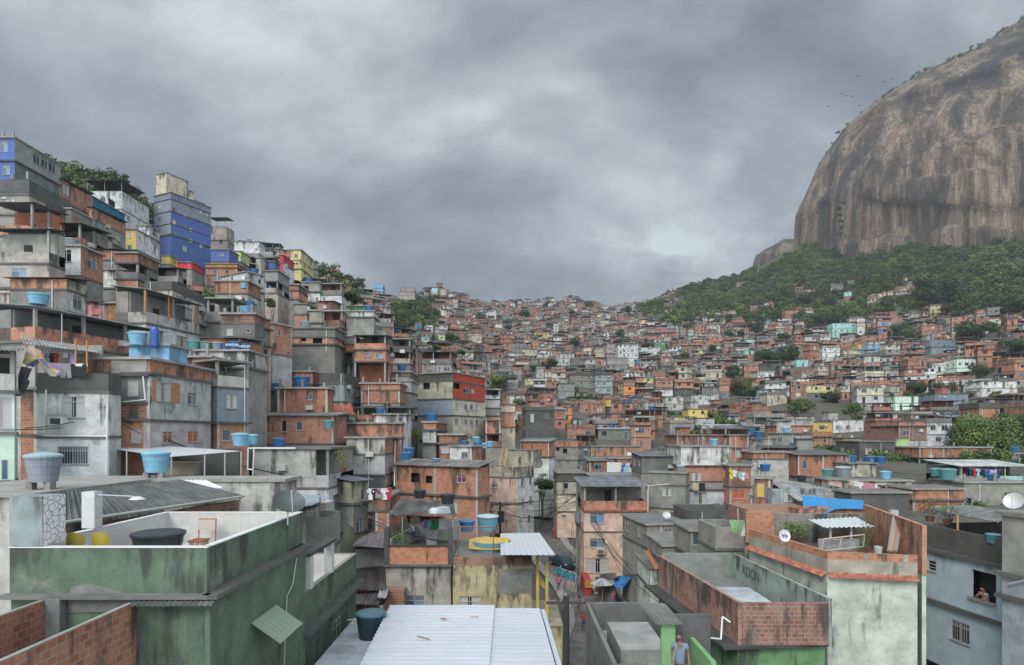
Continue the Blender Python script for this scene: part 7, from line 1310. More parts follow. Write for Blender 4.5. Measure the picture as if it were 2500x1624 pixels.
    for k in range(13):
        a = rad(100+k*11); q = Vector((11.9+2.9*math.cos(a), 66+4.2*math.sin(a)-2, 0))
        if prv: v = (q-prv).normalized(); m.box((prv.x, prv.y), (v.x, v.y), 0, (q-prv).length+.02, 0, .2, -17.6, -15.4+.05*k, 'concrete', (.22, .2, .17), (.2, .9))
        prv = q
    m.build('wall', t)
    # utility poles and their wires
    tops = []
    for x, yt, yb, d, lb, tr in ((58, 452, 640, 80, 'dark utility pole crowned with crossarms beside the pink corner house', 1), (572, 380, 900, 72, 'utility pole with a grey transformer left of the peach house', 1), (986, 915, 1140, 58, 'concrete pole with a crossarm in front of the blue tarpaulin', 0), (500, 1085, 1420, 40, 'thick black pole at the bottom of the lane', 0)):
        p = at(x, yb, d); q = at(x, yt, d); g_ = T0(p.x, d)-1; t = thing('utility_pole', (p.x, d, g_), lb, 'utility pole'); r_ = .14 if d > 45 else .2; P1(t, 'pole', lambda m: m.tube((p.x, d, g_-1), q, r_*1.2, r_, seg=10, mat='concrete', tint=(.05, .05, .05) if x in (58, 500) else (.26, .25, .23))); P1(t, 'crossarm', lambda m: m.bx(q.x-1.3, q.x+1.3, d-.12, d+.12, q.z-.5, q.z-.35, 'flat', (.06, .05, .045)))
        for k in (-1.1, -.4, .4, 1.1): P1(t, 'insulator', lambda m: m.tube((q.x+k, d, q.z-.35), (q.x+k, d, q.z-.1), .05, seg=6, tint=(.25, .2, .17)))
        if tr: P1(t, 'transformer', lambda m: m.tube((q.x+.1, d-.5, q.z-3.6 if x == 572 else q.z-2.6), (q.x+.1, d-.5, q.z-2.4 if x == 572 else q.z-1.2), .42, seg=14, tint=(.2, .21, .21) if x == 572 else (.04, .04, .04)))
        tops.append(q)
    def wires(a, b_, n, sag, lb, seed):
        rr = random.Random(seed); m = MB()
        for k in range(n):
            o1, o2 = Vector((rr.uniform(-1, 1), 0, rr.uniform(-1.2, 0))), Vector((rr.uniform(-1, 1), 0, rr.uniform(-1.2, 0))); pr = a+o1
            for j in range(1, 11): f_ = j/10; p = (a+o1).lerp(b_+o2, f_)-Vector((0, 0, sag*(1+.4*rr.random())*4*f_*(1-f_))) if 0 else (a+o1).lerp(b_+o2, f_)-Vector((0, 0, sag*(1+.15*k)*4*f_*(1-f_))); m.tube(pr, p, .028, seg=3, tint=(.02, .02, .02), caps=False); pr = p
        tag(m.build('power_lines'), lb, 'power lines')
    wires(tops[0], tops[1], 7, 1.2, 'black cables sagging across the lane from the pink house pole to the transformer pole', 1); wires(tops[1], tops[2], 5, 1., 'cables from the transformer pole down to the pole by the blue tarpaulin', 2); wires(tops[1]-Vector((0, 0, 3)), tops[3], 4, .8, 'cables dropping from the transformer pole to the thick black pole', 3); wires(tops[0], at(1040, 250, 95), 3, 1., 'thin cables running from the pink house pole towards the grey cube house', 5); wires(tops[2], at(1700, 1290, 30), 3, .8, 'thin cables from the tarpaulin pole to the brick terrace corner', 6)
    # --- bare cement terrace, brick terrace, green outhouse
    h = thing('house', (5, 26, -17), 'roofless grey cement terrace house at the bottom centre right', 'house'); terrace(h, 3.55, 6.6, 21.5, 29.6, -8.1, -9.4, -17.5, 'concrete', 'concrete', (.16, .16, .15), otint=(.17, .17, .16)); P1(h, 'roof_block', lambda m: m.bx(4.3, 6.15, 24.2, 27.8, -9.4, -8.5, 'concrete', (.3, .3, .28))); NR(1420, 1600, 1470, 1620, 24, (3.5, 6.6, 21, 30)); footz(3.4, 6.8, 21, 30, -17.5); LAND.append((1500, 1530, 'the bare cement terrace'))
    h = thing('house', (12, 33, -17), 'green-walled house with a bare brick roof terrace in the right foreground', 'house'); LAND.append((1700, 1460, 'the bare brick terrace')); A_ = Vector((9.26, 38.8, 0)); B_ = Vector((10.3, 28, 0)); v = (B_-A_).normalized(); LW = (B_-A_).length
    P1(h, 'wall', lambda m: m.box((A_.x, A_.y), (v.x, v.y), .02, LW-.02, -.0, 4.2, -17.5, -9.72, 'plaster', (.14, .28, .13), (.1, .8))); P1(h, 'ledge', lambda m: m.box((A_.x, A_.y), (v.x, v.y), -.4, LW+.3, -.8, 4.2, -9.72, -9.6, 'concrete', (.06, .06, .055)))
    P1(h, 'parapet', lambda m: m.box((A_.x, A_.y), (v.x, v.y), 0, LW, 0, .18, -9.6, -7.67, 'brick', (.33, .17, .115), (.5, 1.))); P1(h, 'parapet', lambda m: m.box((B_.x, B_.y), (1, -.02), .19, 4.1, 0, .18, -9.6, -7.69, 'brick', (.26, .13, .09), (.8, 1.2))); P1(h, 'parapet', lambda m: m.box((A_.x+.19, 38.62), (1, 0), 0, 4.4, 0, .18, -9.6, -7.5, 'concrete', (.26, .28, .26), (.3, 1))); P1(h, 'parapet', lambda m: m.box((13.9, 38.6), (.05, -.9987), 0, 10.6, -.0, .16, -9.6, -7.5, 'plaster', (.30, .37, .33), (.3, 1)))
    for s_ in (2.2, 6.4): P1(h, 'column', lambda m: m.box((A_.x, A_.y), (v.x, v.y), s_, s_+.25, -.015, .1, -9.6, -7.66, 'concrete', (.14, .14, .13)))
    P1(h, 'floor', lambda m: m.bx(10.4, 13.95, 28.3, 38.5, -9.6, -9.0, 'concrete', (.2, .2, .19))); P1(h, 'roof_slab', lambda m: m.bx(10.6, 13.3, 29.5, 34.5, -8.99, -8.6, 'concrete', (.42, .46, .48))); text_mesh('ROCN', .8, (13.82, 35.6, -8.1), (.05, -1, 0), (0, 0, 1), 'graffiti', h, (.05, .06, .06), bold=.01)
    P1(h, 'pipe', lambda m: [m.tube(at(*a, d0), at(*b_, d1), .04, tint=(.62, .62, .6), seg=6) for a, b_, d0, d1 in (((1545, 1222), (1535, 1370), 28.6, 27.6), ((1440, 1362), (1537, 1372), 27, 27.4), ((1545, 1222), (1600, 1260), 28.6, 28.3), ((1440, 1362), (1440, 1400), 27, 27))]); NR(1570, 1870, 1340, 1620, 28, (9, 14.5, 27, 39)); footz(8.5, 14.6, 27, 39.2, -17)
    o = thing('shed', (5.3, 19.5, -17), 'small green outhouse with a scrap sheet roof where the man stands', 'outhouse'); P1(o, 'wall', lambda m: m.bx(4.72, 5.16, 19.4, 19.55, -7.65, -5.95, 'paint', (.17, .33, .15))); P1(o, 'wall', lambda m: m.bx(5.16, 6.6, 20.4, 20.55, -7.65, -6.0, 'plaster', (.1, .1, .1))); P1(o, 'floor', lambda m: m.bx(4.5, 6.7, 17.2, 20.6, -17.5, -7.65, 'concrete', TI['G'])); P1(o, 'roof', lambda m: sheet(m, (4.5, 19.2, -5.93), (5.35, 19.2, -5.93), (5.2, 20.9, -5.75), (4.3, 20.9, -5.75), pitch=.14, amp=.02, tint=(.2, .19, .18))); footz(4.4, 6.8, 17, 21, -17.5); NR(1610, 1680, 1500, 1620, 17)
    P1(o, 'wall', lambda m: m.bx(5.9, 6.05, 18.2, 20.4, -7.65, -6.75, 'paint', (.17, .33, .15)))
    person((5.0, 18.3, -7.65), 158, 'man in a blue striped polo shirt looking down beside the green outhouse', {'pel': (0, 0, .88), 'hd': (.02, .07, 1.62), 'ht': (.02, .05, 1.69), 'hb': (.01, .03, 1.56), 'wrl': (-.27, .12, .95), 'wrr': (.2, .16, 1.0)}, skin=(.16, .08, .05), shirt=(.16, .22, .30), stripes=(.30, .36, .42), pants=(.05, .05, .06), longpants=True, hair=(.03, .025, .02))
    # --- mint house with the clay tile trim and its cluttered terrace
    crop(10); h = thing('house', (17, 33, -14), 'mint green house trimmed with clay tiles below a cluttered brick terrace', 'house'); LAND.append((2050, 1370, 'the tile-trimmed mint house')); C = [Vector((14.4, 37.3, 0)), Vector((15.4, 30, 0)), Vector((19.2, 29.1, 0))]
    for a_, b_ in zip(C, C[1:]):
        v = (b_-a_).normalized(); L_ = (b_-a_).length; P1(h, 'wall', lambda m: m.box((a_.x, a_.y), (v.x, v.y), 0, L_, 0, .2, -15, -6.75, 'plaster', (.50, .55, .47), (0, .25))); P1(h, 'cement_band', lambda m: m.box((a_.x, a_.y), (v.x, v.y), 0, L_, -.01, .19, -6.75, -6.12, 'plaster', (.36, .33, .27), (.1, .3))); P1(h, 'parapet', lambda m: m.box((a_.x, a_.y), (v.x, v.y), 0, L_, 0, .17, -6.12, -5.75, 'brick', (.42, .17, .085), (.2, .5)))
        n = Vector((v.y, -v.x, 0)); P1(h, 'tile_trim', lambda m: sheet(m, a_+n*.35+Vector((0, 0, -6.92)), b_+n*.35+Vector((0, 0, -6.92)), b_+Vector((0, 0, -6.72)), a_+Vector((0, 0, -6.72)), pitch=.2, amp=.035, mat='clay_tile', tint=(.40, .16, .105)))
        for s_ in (1.6, 3.3): P1(h, 'column', lambda m: m.box((a_.x, a_.y), (v.x, v.y), s_, s_+.2, -.015, .1, -6.1, -5.75, 'concrete', (.3, .3, .27)))
    P1(h, 'floor', lambda m: m.face([(14.6, 37.4, -6.7), (15.5, 30.1, -6.7), (19.3, 29.3, -6.7), (21.6, 38.3, -6.7)], 'concrete', (.17, .13, .1))); P1(h, 'back_wall', lambda m: m.bx(14.5, 22, 38.2, 38.4, -15, -4.95, 'plaster', (.25, .235, .21), (.2, .9))); P1(h, 'back_wall', lambda m: m.bx(14.45, 16.2, 37.9, 38.15, -6.7, -4.75, 'brick', TI['B'])); P1(h, 'side_wall', lambda m: (m.box((22, 38.5), (-.245, -.9695), 0, 9.2, 0, .2, -6.8, -4.4, 'brick', (.45, .2, .1), (.3, .9)), m.box((22, 38.5), (-.245, -.9695), 0, 9.15, .01, .19, -15, -6.8, 'plaster', (.5, .6, .48), (.3, .5))))
    S = Sink(h); S.window(Fc((14.4, 37.3), math.atan2(-7.3, 1.), 7), 2.6, -8.1, 1.2, .9, 's', 'd'); P1(h, 'canopy', lambda m: sheet(m, at(765, 752, 33.4), at(1180, 745, 33.4), at(1030, 668, 38), at(640, 690, 37.5), pitch=.26, amp=.035, tint=(.58, .62, .60), mat='sheet_metal'))
    for x in (818, 985): P1(h, 'post', lambda m: (lambda p: m.tube(p, (p.x, p.y, -6.7), .07, tint=(.45, .45, .43)))(at(x, 748, 33.8)))
    S.window(Fc((20.6, 33.5), rad(-104)+math.pi*0, 2), 1., -5.9, 1.3, 1.5, 'G', 'w') if 0 else None
    NR(1810, 2245, 1190, 1600, 29, (14, 22, 29, 38.5)); footz(14, 22, 28.8, 38.6, -14)
    rr = random.Random(9)
    for k in range(3): m = MB(); x = 1295+22*k; m.tube(at(x, 945, 31.5), at(x+45, 645+18*k, 33.5), .11, seg=4, mat='flat', tint=((.34, .3, .26), (.36, .22, .14), (.3, .28, .26))[k]); tag(m.build('plank'), ('grey weathered', 'rust-brown', 'pale split')[k]+' plank leaning against the brick side wall', 'plank')
    t = thing('bed_frame', at(900, 940, 33), 'propped old wooden frame under the white canopy', 'wooden frame'); p = at(900, 930, 32.6); P1(t, 'frame', lambda m: [m.tube(p+Vector(a), p+Vector(b_), .04, seg=5, mat='flat', tint=(.4, .35, .28)) for a, b_ in (((-1, 0, -.1), (1.3, .2, .1)), ((-.9, 0, .55), (1.4, .2, .75)), ((-1, 0, -.1), (-.9, 0, .55)), ((0, .1, 0), (.1, .1, .65)), ((1.3, .2, .1), (1.4, .2, .75)))]); P1(t, 'sheet', lambda m: m.bx(p.x-1, p.x+1.2, p.y+.35, p.y+.42, -6.7, p.z+.5, 'cloth', (.3, .3, .3)))
    t = thing('shelf', at(905, 870, 35), 'rust-red rack of slats behind the wooden frame', 'rack'); p = at(905, 870, 35); P1(t, 'slats', lambda m: [m.bx(p.x-.9, p.x+.9, p.y+.1*k, p.y+.05+.1*k, p.z+.08*k, p.z+.04+.08*k, 'flat', (.34, .12, .08)) for k in range(5)]); P1(t, 'support', lambda m: m.bx(p.x-.7, p.x+.7, p.y+.1, p.y+.3, -6.7, p.z, 'flat', (.1, .09, .09)))
    plant(tuple(at(1118, 945, 31.4)), .9, 1.7, 'tall slender plant in a black pot on the cluttered terrace', 240); plant(tuple(at(505, 880, 35)), 1.6, .8, 'weedy plants in a blue plastic trough', 300); plant(tuple(at(1055, 960, 30.8)), .6, .4, 'low spiky succulent by the brick parapet', 90); plant(tuple(at(590, 850, 36)), .8, .9, 'sparse green shrub left of the white canopy', 160); m = MB(); p = at(1203, 968, 30.6); m.lathe(p, [(0, 0), (.16, 0), (.19, .38), (.17, .38), (.15, .03), (0, .03)], 14, 'plastic', (.5, .5, .48)); tag(m.build('bucket'), 'white plastic bucket by the brick parapet', 'bucket')
    m = MB(); rr = random.Random(8); G_ = [[at(590+492*i/8+j*4, (498+40*i/8)*(1-j/4)+(662 if i < 3 else 640 if i == 3 else 606)*j/4+rr.uniform(-5, 5), 45*(1-j/4)+(38.9 if i < 4 else 39.3)*j/4+rr.uniform(-.15, .15)) for i in range(9)] for j in range(5)]
    for j in range(4):
        for i in range(8): m.face([G_[j+1][i], G_[j+1][i+1], G_[j][i+1], G_[j][i]], 'cloth', (.03, .24, .52))
    o = m.build('tarpaulin'); weld(o); tag(o, 'large bright blue tarpaulin spread over a roof behind the mint house', 'tarpaulin'); LAND.append((2035, 1240, 'the large blue tarpaulin'))
    H('shack of old sheets under the large blue tarpaulin', 39.5, 560, 1085, [604, 'B', 665, 'B', 760], L=1.5, roof='none', name='shed', cat='shed'); s = thing('shed', at(350, 640, 42), 'low shed roofed with dark patched sheets left of the blue tarpaulin', 'shed'); P1(s, 'roof', lambda m: sheet(m, at(360, 705, 38.5), at(770, 665, 39), at(560, 585, 48), at(120, 605, 46), pitch=.4, amp=.02, tint=(.11, .115, .12))); P1(s, 'wall', lambda m: m.bx(16.2, 21, 40, 46, -14, -5.2, 'brick', TI['D'])); NR(1815, 2110, 1200, 1275, 39, (15, 22, 39, 47))
    dd = dish(tuple(at(425, 880, 30.9)), .62, 10, 'small white satellite dish lettered Via on the brick parapet', (.6, .6, .6), 15); text_mesh('Via', .26, dd[1]-dd[2]*.0+dd[2]*.06+dd[4]*.04*-1+Vector((0, -.06, .05)), dd[3], -dd[4] if dd[4].z < 0 else dd[4], 'lettering', dd[0], (.02, .02, .02), bold=.006)
    m = MB(); a_, b_ = at(0, 690, 36), at(130, 680, 38); m.face([at(25, 790, 36.5), at(95, 820, 38), at(100, 695, 38), at(0, 690, 36.5)], 'cloth', (.30, .55, .22)); m.face([at(95, 820, 38), at(128, 825, 38), at(130, 690, 38.3), at(100, 695, 38)], 'cloth', (.45, .55, .55)); tag(m.build('tarpaulin'), 'lime green sheet hung beside a timber post', 'sheet'); m = MB(); m.tube(at(85, 820, 37.5), at(68, 600, 37.5), .05, tint=(.3, .28, .24)); tag(m.build('post'), 'grey timber post by the lime green sheet', 'post')
    # --- pale blue house with the black parapet, the woman at the window
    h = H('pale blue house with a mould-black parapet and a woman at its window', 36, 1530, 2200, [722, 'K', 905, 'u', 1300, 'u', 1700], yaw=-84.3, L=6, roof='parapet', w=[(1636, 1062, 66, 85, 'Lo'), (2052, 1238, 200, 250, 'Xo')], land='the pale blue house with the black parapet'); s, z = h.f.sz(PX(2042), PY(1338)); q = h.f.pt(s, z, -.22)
    for o in list(h.root.children):
        if o.name.startswith('wall') and 'tint' in o.data.color_attributes:
            c = o.data.color_attributes['tint']; n = len(c.data); a = np.zeros(n*4, dtype=np.float32); c.data.foreach_get('color', a); a = a.reshape(-1, 4)
            if a[0, 2] > .5: a[:, :3] = (.42, .52, .58); c.data.foreach_set('color', a.ravel())
    P1(h.root, 'window_sill', lambda m: m.box(h.f.O, h.f.t, h.f.sz(PX(1940), 0)[0], h.f.sz(PX(2160), 0)[0], -.15, .05, z-.1, z, 'flat', (.25, .23, .2))); P1(h.root, 'window_bars', lambda m: [m.tube(h.f.pt(s+.55+.16*k, z, -.3), h.f.pt(s+.55+.16*k, z+1.9, -.3), .012, seg=4, tint=(.15, .12, .12)) for k in range(5)])
    person((q[0], q[1], z-1.05), 95, 'woman in a white top resting her arms on the window ledge', {'che': (0, .08, 1.28), 'nec': (0, .12, 1.44), 'hb': (0, .15, 1.52), 'hd': (.02, .18, 1.6), 'ht': (.02, .16, 1.68), 'shl': (-.18, .1, 1.36), 'shr': (.18, .1, 1.36), 'ell': (-.3, .32, 1.12), 'wrl': (-.05, .36, 1.12), 'elr': (.28, .34, 1.12), 'wrr': (.12, .33, 1.36)}, skin=(.34, .16, .10), shirt=(.6, .58, .6), sleeves=False, longhair=True, hair=(.02, .015, .012))
    P1(h.root, 'canopy', lambda m: sheet(m, at(1580, 602, 38), at(2180, 712, 31.2), at(2420, 640, 36), at(1900, 572, 44.5), pitch=.26, amp=.04, tint=(.22, .22, .21))); P1(h.root, 'post', lambda m: m.tube(at(1845, 655, 34), at(1845, 790, 34), .06, tint=(.42, .26, .08), seg=6)); tankp(2132, 878, 31.2, 105, 'teal', 'green tank behind the mould-black parapet'); plant(tuple(at(1620, 705, 37)), 1.3, 1.1, 'bushy plant under the grey canopy at the right', pal=((.1, .11, .03), (.05, .08, .02))); plant(tuple(at(1760, 730, 36)), 1.2, .9, 'dark leafy plant on the black-parapet terrace')
    H('bare grey cement house wall at the right edge', 28.9, 2203, 2460, [652, 'G', 1120, 's', 1300, 's', 1700], yaw=-72, L=6, land='the grey wall at the right edge'); o = thing('pipe', at(2300, 1205, 27), 'fat grey drain pipe jutting out at the right edge', 'pipe'); P1(o, 'pipe', lambda m: m.tube(at(2255, 1222, 26.5), at(2470, 1170, 24.5), .09, .09, 12, tint=(.45, .47, .5)))
    NR(2240, 2500, 1260, 1600, 29, (22.5, 30, 26, 36)); footz(22.5, 30, 25, 37, -14); dish(tuple(at(2310, 640, 33)), .95, -55, 'red and white satellite dish tilted towards the sky at the right edge', (.5, .48, .47), 30)
    # --- neighbours in the middle distance
    crop(8); h = H('grey flat-roofed house beside the peach house with an orange side awning', 50, 1150, 1330, [752, 'G', 860, 'G', 1000], L=8, roof='slab'); m = MB(); sheet(m, at(1028, 785, 51), at(1052, 775, 53), at(1120, 900, 47), at(1095, 905, 46), pitch=.3, amp=.03, mat='clay_tile', tint=(.45, .17, .06)); m.build('awning', h.root)
    H('dark cement roof house with rubble on it, right of the peach house', 56, 1040, 1325, [610, 'G', 760, 'G', 900], L=7, roof='slab', yaw=8); H('weathered grey house with a pale arched window, left of the mint house', 46, 1332, 1495, [650, 'G', 815, 'G', 1000], w=[(1368, 700, 44, 88, 'g'), (1447, 745, 30, 95, 'r')], L=5, roof='slab', land='the weathered grey house'); H('sloping grey cement parapet house left of the tile trim', 42, 1500, 1688, [625, 'G', 770, 'G', 900], w=[(1530, 780, 40, 45, 'c')], L=4, roof='parapet')
    H('white side-alley house with steps beside the orange awning', 50, 1062, 1120, [900, 'W', 1030, 'W', 1100], L=5)
    for x, y, d, lb in ((1285, 695, 0, 'heap of grey rubbish bags on the dark cement roof'),):
        p = at(x, y+12, 58); m = MB(); rr = random.Random(3)
        for k in range(9): m.lathe(p+Vector((rr.uniform(-1.6, 1.6), rr.uniform(-.6, .6), 0)), [(0, 0), (.4, .02), (.5, .25), (.3, .5), (0, .55)], 8, 'cloth', vary((.4, .38, .35), .3, rr))
        tag(m.build('rubbish_heap', None, True), lb, 'rubbish')
    # more cables over the roofs
    crop(0)
    for k, (a, b_, n_, sg, lb) in enumerate((((150, 760, 60), (640, 900, 70), 3, 1.5, 'cables crossing the left slope below the tower'), ((300, 1000, 39), (840, 1150, 56), 3, 1.2, 'cables strung from the cream rendered house to the mould-blotched block'), ((20, 1000, 34), (420, 930, 45), 2, .8, 'cables in front of the dirty white house'), ((700, 840, 80), (1010, 1010, 70), 4, 1.4, 'cables over the brick rows left of the red storey'), ((1000, 1130, 58), (1220, 1225, 80), 5, 1.2, 'cables from the long orange brick house to the dark crossarm pole'), ((1460, 1270, 72), (1830, 1180, 90), 3, 1., 'cables above the purple-curtain house'), ((1830, 1260, 44), (2240, 1180, 66), 3, .9, 'cables over the patched roofs at the right'), ((1950, 1110, 95), (2420, 1140, 75), 3, 1., 'cables towards the mint terrace'), ((880, 1220, 46), (1110, 1290, 42.5), 3, .4, 'cables dipping over the laundry terrace canopy'))): wires(at(*a), at(*b_), n_, sg, lb, 20+k)
    # birds
    crop(0)
    for k, (x, y) in enumerate(((2055, 230), (2067, 235), (2081, 236), (2022, 261), (2094, 187), (2158, 201), (2179, 192), (2098, 259))):
        p = at(x, y, 420); t = thing('bird', p, 'tiny dark bird soaring beside the rock face', 'bird', 'birds soaring beside the rock'); s_ = 1.6; P1(t, 'body', lambda m: m.tube(p-Vector((.5, .2, .05)), p+Vector((.5, .2, .05)), .12, .05, 6, 'flat', (.03, .03, .035))); P1(t, 'wing', lambda m: (m.face([p+Vector((-.15, 0, 0)), p+Vector((.2, 0, 0)), p+Vector((.1, .2, .35))+Vector((0, -s_, 0))*.3+Vector((-.9, 0, .2)), p+Vector((-.9, 0, .3))], 'flat', (.03, .03, .035)), m.face([p+Vector((.15, 0, 0)), p+Vector((-.2, 0, 0)), p+Vector((.9, -.4, .5)), p+Vector((1.1, 0, .3))], 'flat', (.03, .03, .035))))
def trees():
    crop(7); T = lambda x, y, w, lb, k='big', i=0, d=None: treep(PX(x), PY(y), w/CROPS[K[0]][2], lb, k, i, d)
    T(270, 280, 110, 'round tree high on the far slope, left of the middle', 'small', 0); T(135, 405, 60, 'narrow tree on the far slope, left of centre', 'small', 1); T(455, 215, 60, 'small tree on the far skyline beside the brick blockhouse', 'small', 2); T(672, 275, 60, 'small dark tree under the far skyline', 'small', 0); T(795, 215, 50, 'lone tree on the skyline', 'small', 1); T(1110, 260, 80, 'tree below the skyline saddle', 'small', 2)
    T(690, 520, 120, 'bushy tree left of the brown one in the upper slope', 'small', 0); T(1050, 455, 90, 'tree beside the small white tower house', 'small', 1); T(1290, 545, 130, 'brownish tree in front of the green house', 'brown', 0); T(490, 695, 120, 'dark green tree left of the mouldy blocks', 'big', 1); T(60, 865, 200, 'broad light green tree at the end of the spur', 'light', 0); T(350, 745, 80, 'small tree above the pale terraces', 'small', 1); T(1840, 580, 75, 'compact dark tree below the pink house', 'small', 2); T(1610, 632, 90, 'spreading tree left of the yellow-shutter house', 'small', 0); T(2010, 765, 160, 'large round dark tree on the right middle slope', 'big', 2); T(2070, 890, 210, 'large brown-leaved tree in the middle slope', 'brown', 1); T(2130, 950, 160, 'green tree below the brown-leaved one', 'big', 0); T(2260, 640, 170, 'broad dark tree above the white four-window house', 'big', 1); T(2190, 400, 130, 'tree at the forest edge beside the grey block', 'big', 2); T(1970, 450, 90, 'tree below the grey-green house', 'small', 0); T(2080, 460, 80, 'round tree right of its dark neighbour', 'small', 1); T(1450, 320, 130, 'tall light tree on the wooded saddle', 'light', 1)
    palm(PX(1155), PY(1215), 190/3.4, 'big palm tree among the houses in mid slope')
    crop(9); T(640, 1055, 170, 'dark round tree above the bright yellow house', 'big', 0); T(385, 1130, 210, 'light green tree left of the dark round one', 'light', 0); T(850, 1160, 160, 'leafy tree right of the blue sheets', 'light', 1); T(870, 1245, 130, 'lower leafy tree beside the white mouldy house', 'light', 2); palm(PX(1370), PY(835), 120/3.66, 'small palm tree on the right slope'); T(1420, 965, 200, 'green tree below the small palm', 'big', 1); T(1650, 990, 230, 'grey-green bushy trees above the grey strip-window house', 'brown', 2); T(1290, 465, 240, 'wide dark tree among brick houses high on the right', 'big', 2); T(1960, 460, 300, 'very wide dark tree on the upper right slope', 'big', 0, 330); T(2100, 430, 140, 'lighter crown joined to the very wide tree', 'light', 1, 335); T(2250, 220, 330, 'huge dark tree at the upper right edge', 'big', 1, 340); T(1650, 90, 430, 'giant spreading tree rising over the upper right houses', 'big', 2, 400); T(1740, 265, 170, 'dark tree right below the giant one', 'big', 0, 370); T(390, 180, 210, 'green tree at the forest foot', 'big', 1); T(620, 205, 150, 'bare-looking grey tree at the forest foot', 'brown', 0); T(240, 670, 230, 'wide tree above the turquoise small house', 'big', 2); T(65, 685, 170, 'dark tree left of the wide one', 'big', 0); T(270, 855, 95, 'small dark tree beside the brick terraces', 'small', 1); T(1980, 810, 190, 'grey-green tree right of the white balcony house', 'brown', 1, 260); T(2300, 590, 230, 'dark tree clump at the right edge', 'big', 1, 330); T(620, 350, 230, 'dense dark tree below the forest tongue', 'big', 0); T(230, 520, 120, 'round tree left of the cream house', 'small', 2); T(710, 490, 70, 'small tree in front of the turquoise building', 'small', 0)
    crop(9); T(2010, 1400, 560, 'massive leafy tree at the right edge of the middle ground', 'near', 0, 128); T(2330, 1350, 420, 'second massive crown cut by the right edge', 'near', 1, 135)
    crop(4); T(975, 830, 190, 'round olive tree beside the pillared grey house', 'big', 0, 108); T(930, 655, 110, 'dark tree on the ridge, left of two', 'big', 1, 240); T(1010, 705, 130, 'dark tree on the ridge, right of two', 'big', 2, 235); T(1440, 900, 190, 'dark tree clump on the spur end', 'big', 0, 290); T(1570, 975, 190, 'dark tree between spur and far slope', 'big', 1, 280); T(1680, 970, 120, 'rounded dark tree right of the clump', 'big', 2, 285); T(1430, 1020, 200, 'lower shaggy tree of the spur clump', 'big', 2, 270); T(1860, 1190, 150, 'domed dark tree in front of the far houses', 'big', 0, 250); T(1730, 1290, 95, 'small tree under the domed one', 'small', 1, 160); T(1930, 1320, 110, 'small tree with orange blossom on the spur', 'small', 0, 170); T(2080, 1310, 70, 'pointed conifer in front of the far slope', 'tall', 0, 200); T(240, 890, 120, 'dark shrub tree between beige balconies and brick house', 'small', 2, 88)
    crop(8); T(340, 330, 150, 'leafy banana-like tree crowding the lane', 'big', 1, 95); palm(PX(345), PY(280), 130/2.74, 'palm fronds over the lane', 94); palm(PX(320), PY(390), 120/2.74, 'lower palm over the lane', 92)
    crop(5); T(1500, 660, 130, 'bright green tree beside the honeycomb brick house', 'light', 0, 68); T(900, 525, 120, 'garden shrub in front of the clay tile gable', 'light', 1, 63); T(2290, 190, 190, 'light green tree right of the red-storey building', 'light', 2, 150)
    for o in [q for q in bpy.data.objects if q.name.startswith('tree')]:
        LAND.append((prj(o.location)[0], prj((o.location.x, o.location.y, o.location.z+o.scale[0]*.45))[1], 'the ' + ' '.join(w for w in o['label'].split()[:99]))) if 0 else None
# ------------------------------------------------------------------ the forest and the rock
FB = [(-200,9999),(1,9999)]
def interp(px, tab):
    for (a, b), (c, d) in zip(tab, tab[1:]):
        if a <= px <= c: return b+(d-b)*(px-a)/(c-a)
    return tab[0][1] if px < tab[0][0] else tab[-1][1]
FLOW = [(1540,745),(1570,775),(1600,810),(1680,812),(1730,800),(1800,795),(1900,795),(1960,808),(2060,800),(2120,795),(2180,790),(2240,765),(2330,785),(2400,780),(2500,765),(2700,765)]
def forest(x, y):
    px = CX+F*x/y; pg = py_ground(x, y); nz = noise.noise(Vector((x*.022, y*.022, 3)))
    if px > 1540:
        lim = interp(px, FLOW) + nz*34
        if pg < lim:
            k = noise.noise(Vector((x*.035, y*.035, 9)))
            if pg > lim-90 and k > .30: return False
            return True
    if 1430 < px <= 1560 and pg < 752+nz*25 and nz > -.25: return True
    if px < 560 and y > 168 and y < 300: return True
    if px < 365 and y > 134 and y < 300: return True
    if px < 150 and y > 120: return True
    if 560 <= px < 690 and 222 < y < 300: return True
    if 690 <= px < 870 and 235 < y < 330 and nz > -.2: return True
    if 955 < px < 1062 and 735 < pg < 812 and y > 230: return True
    if 855 < px < 890 and 720 < pg < 770 and y > 180 and y < 300: return True
    return False
BROW = []
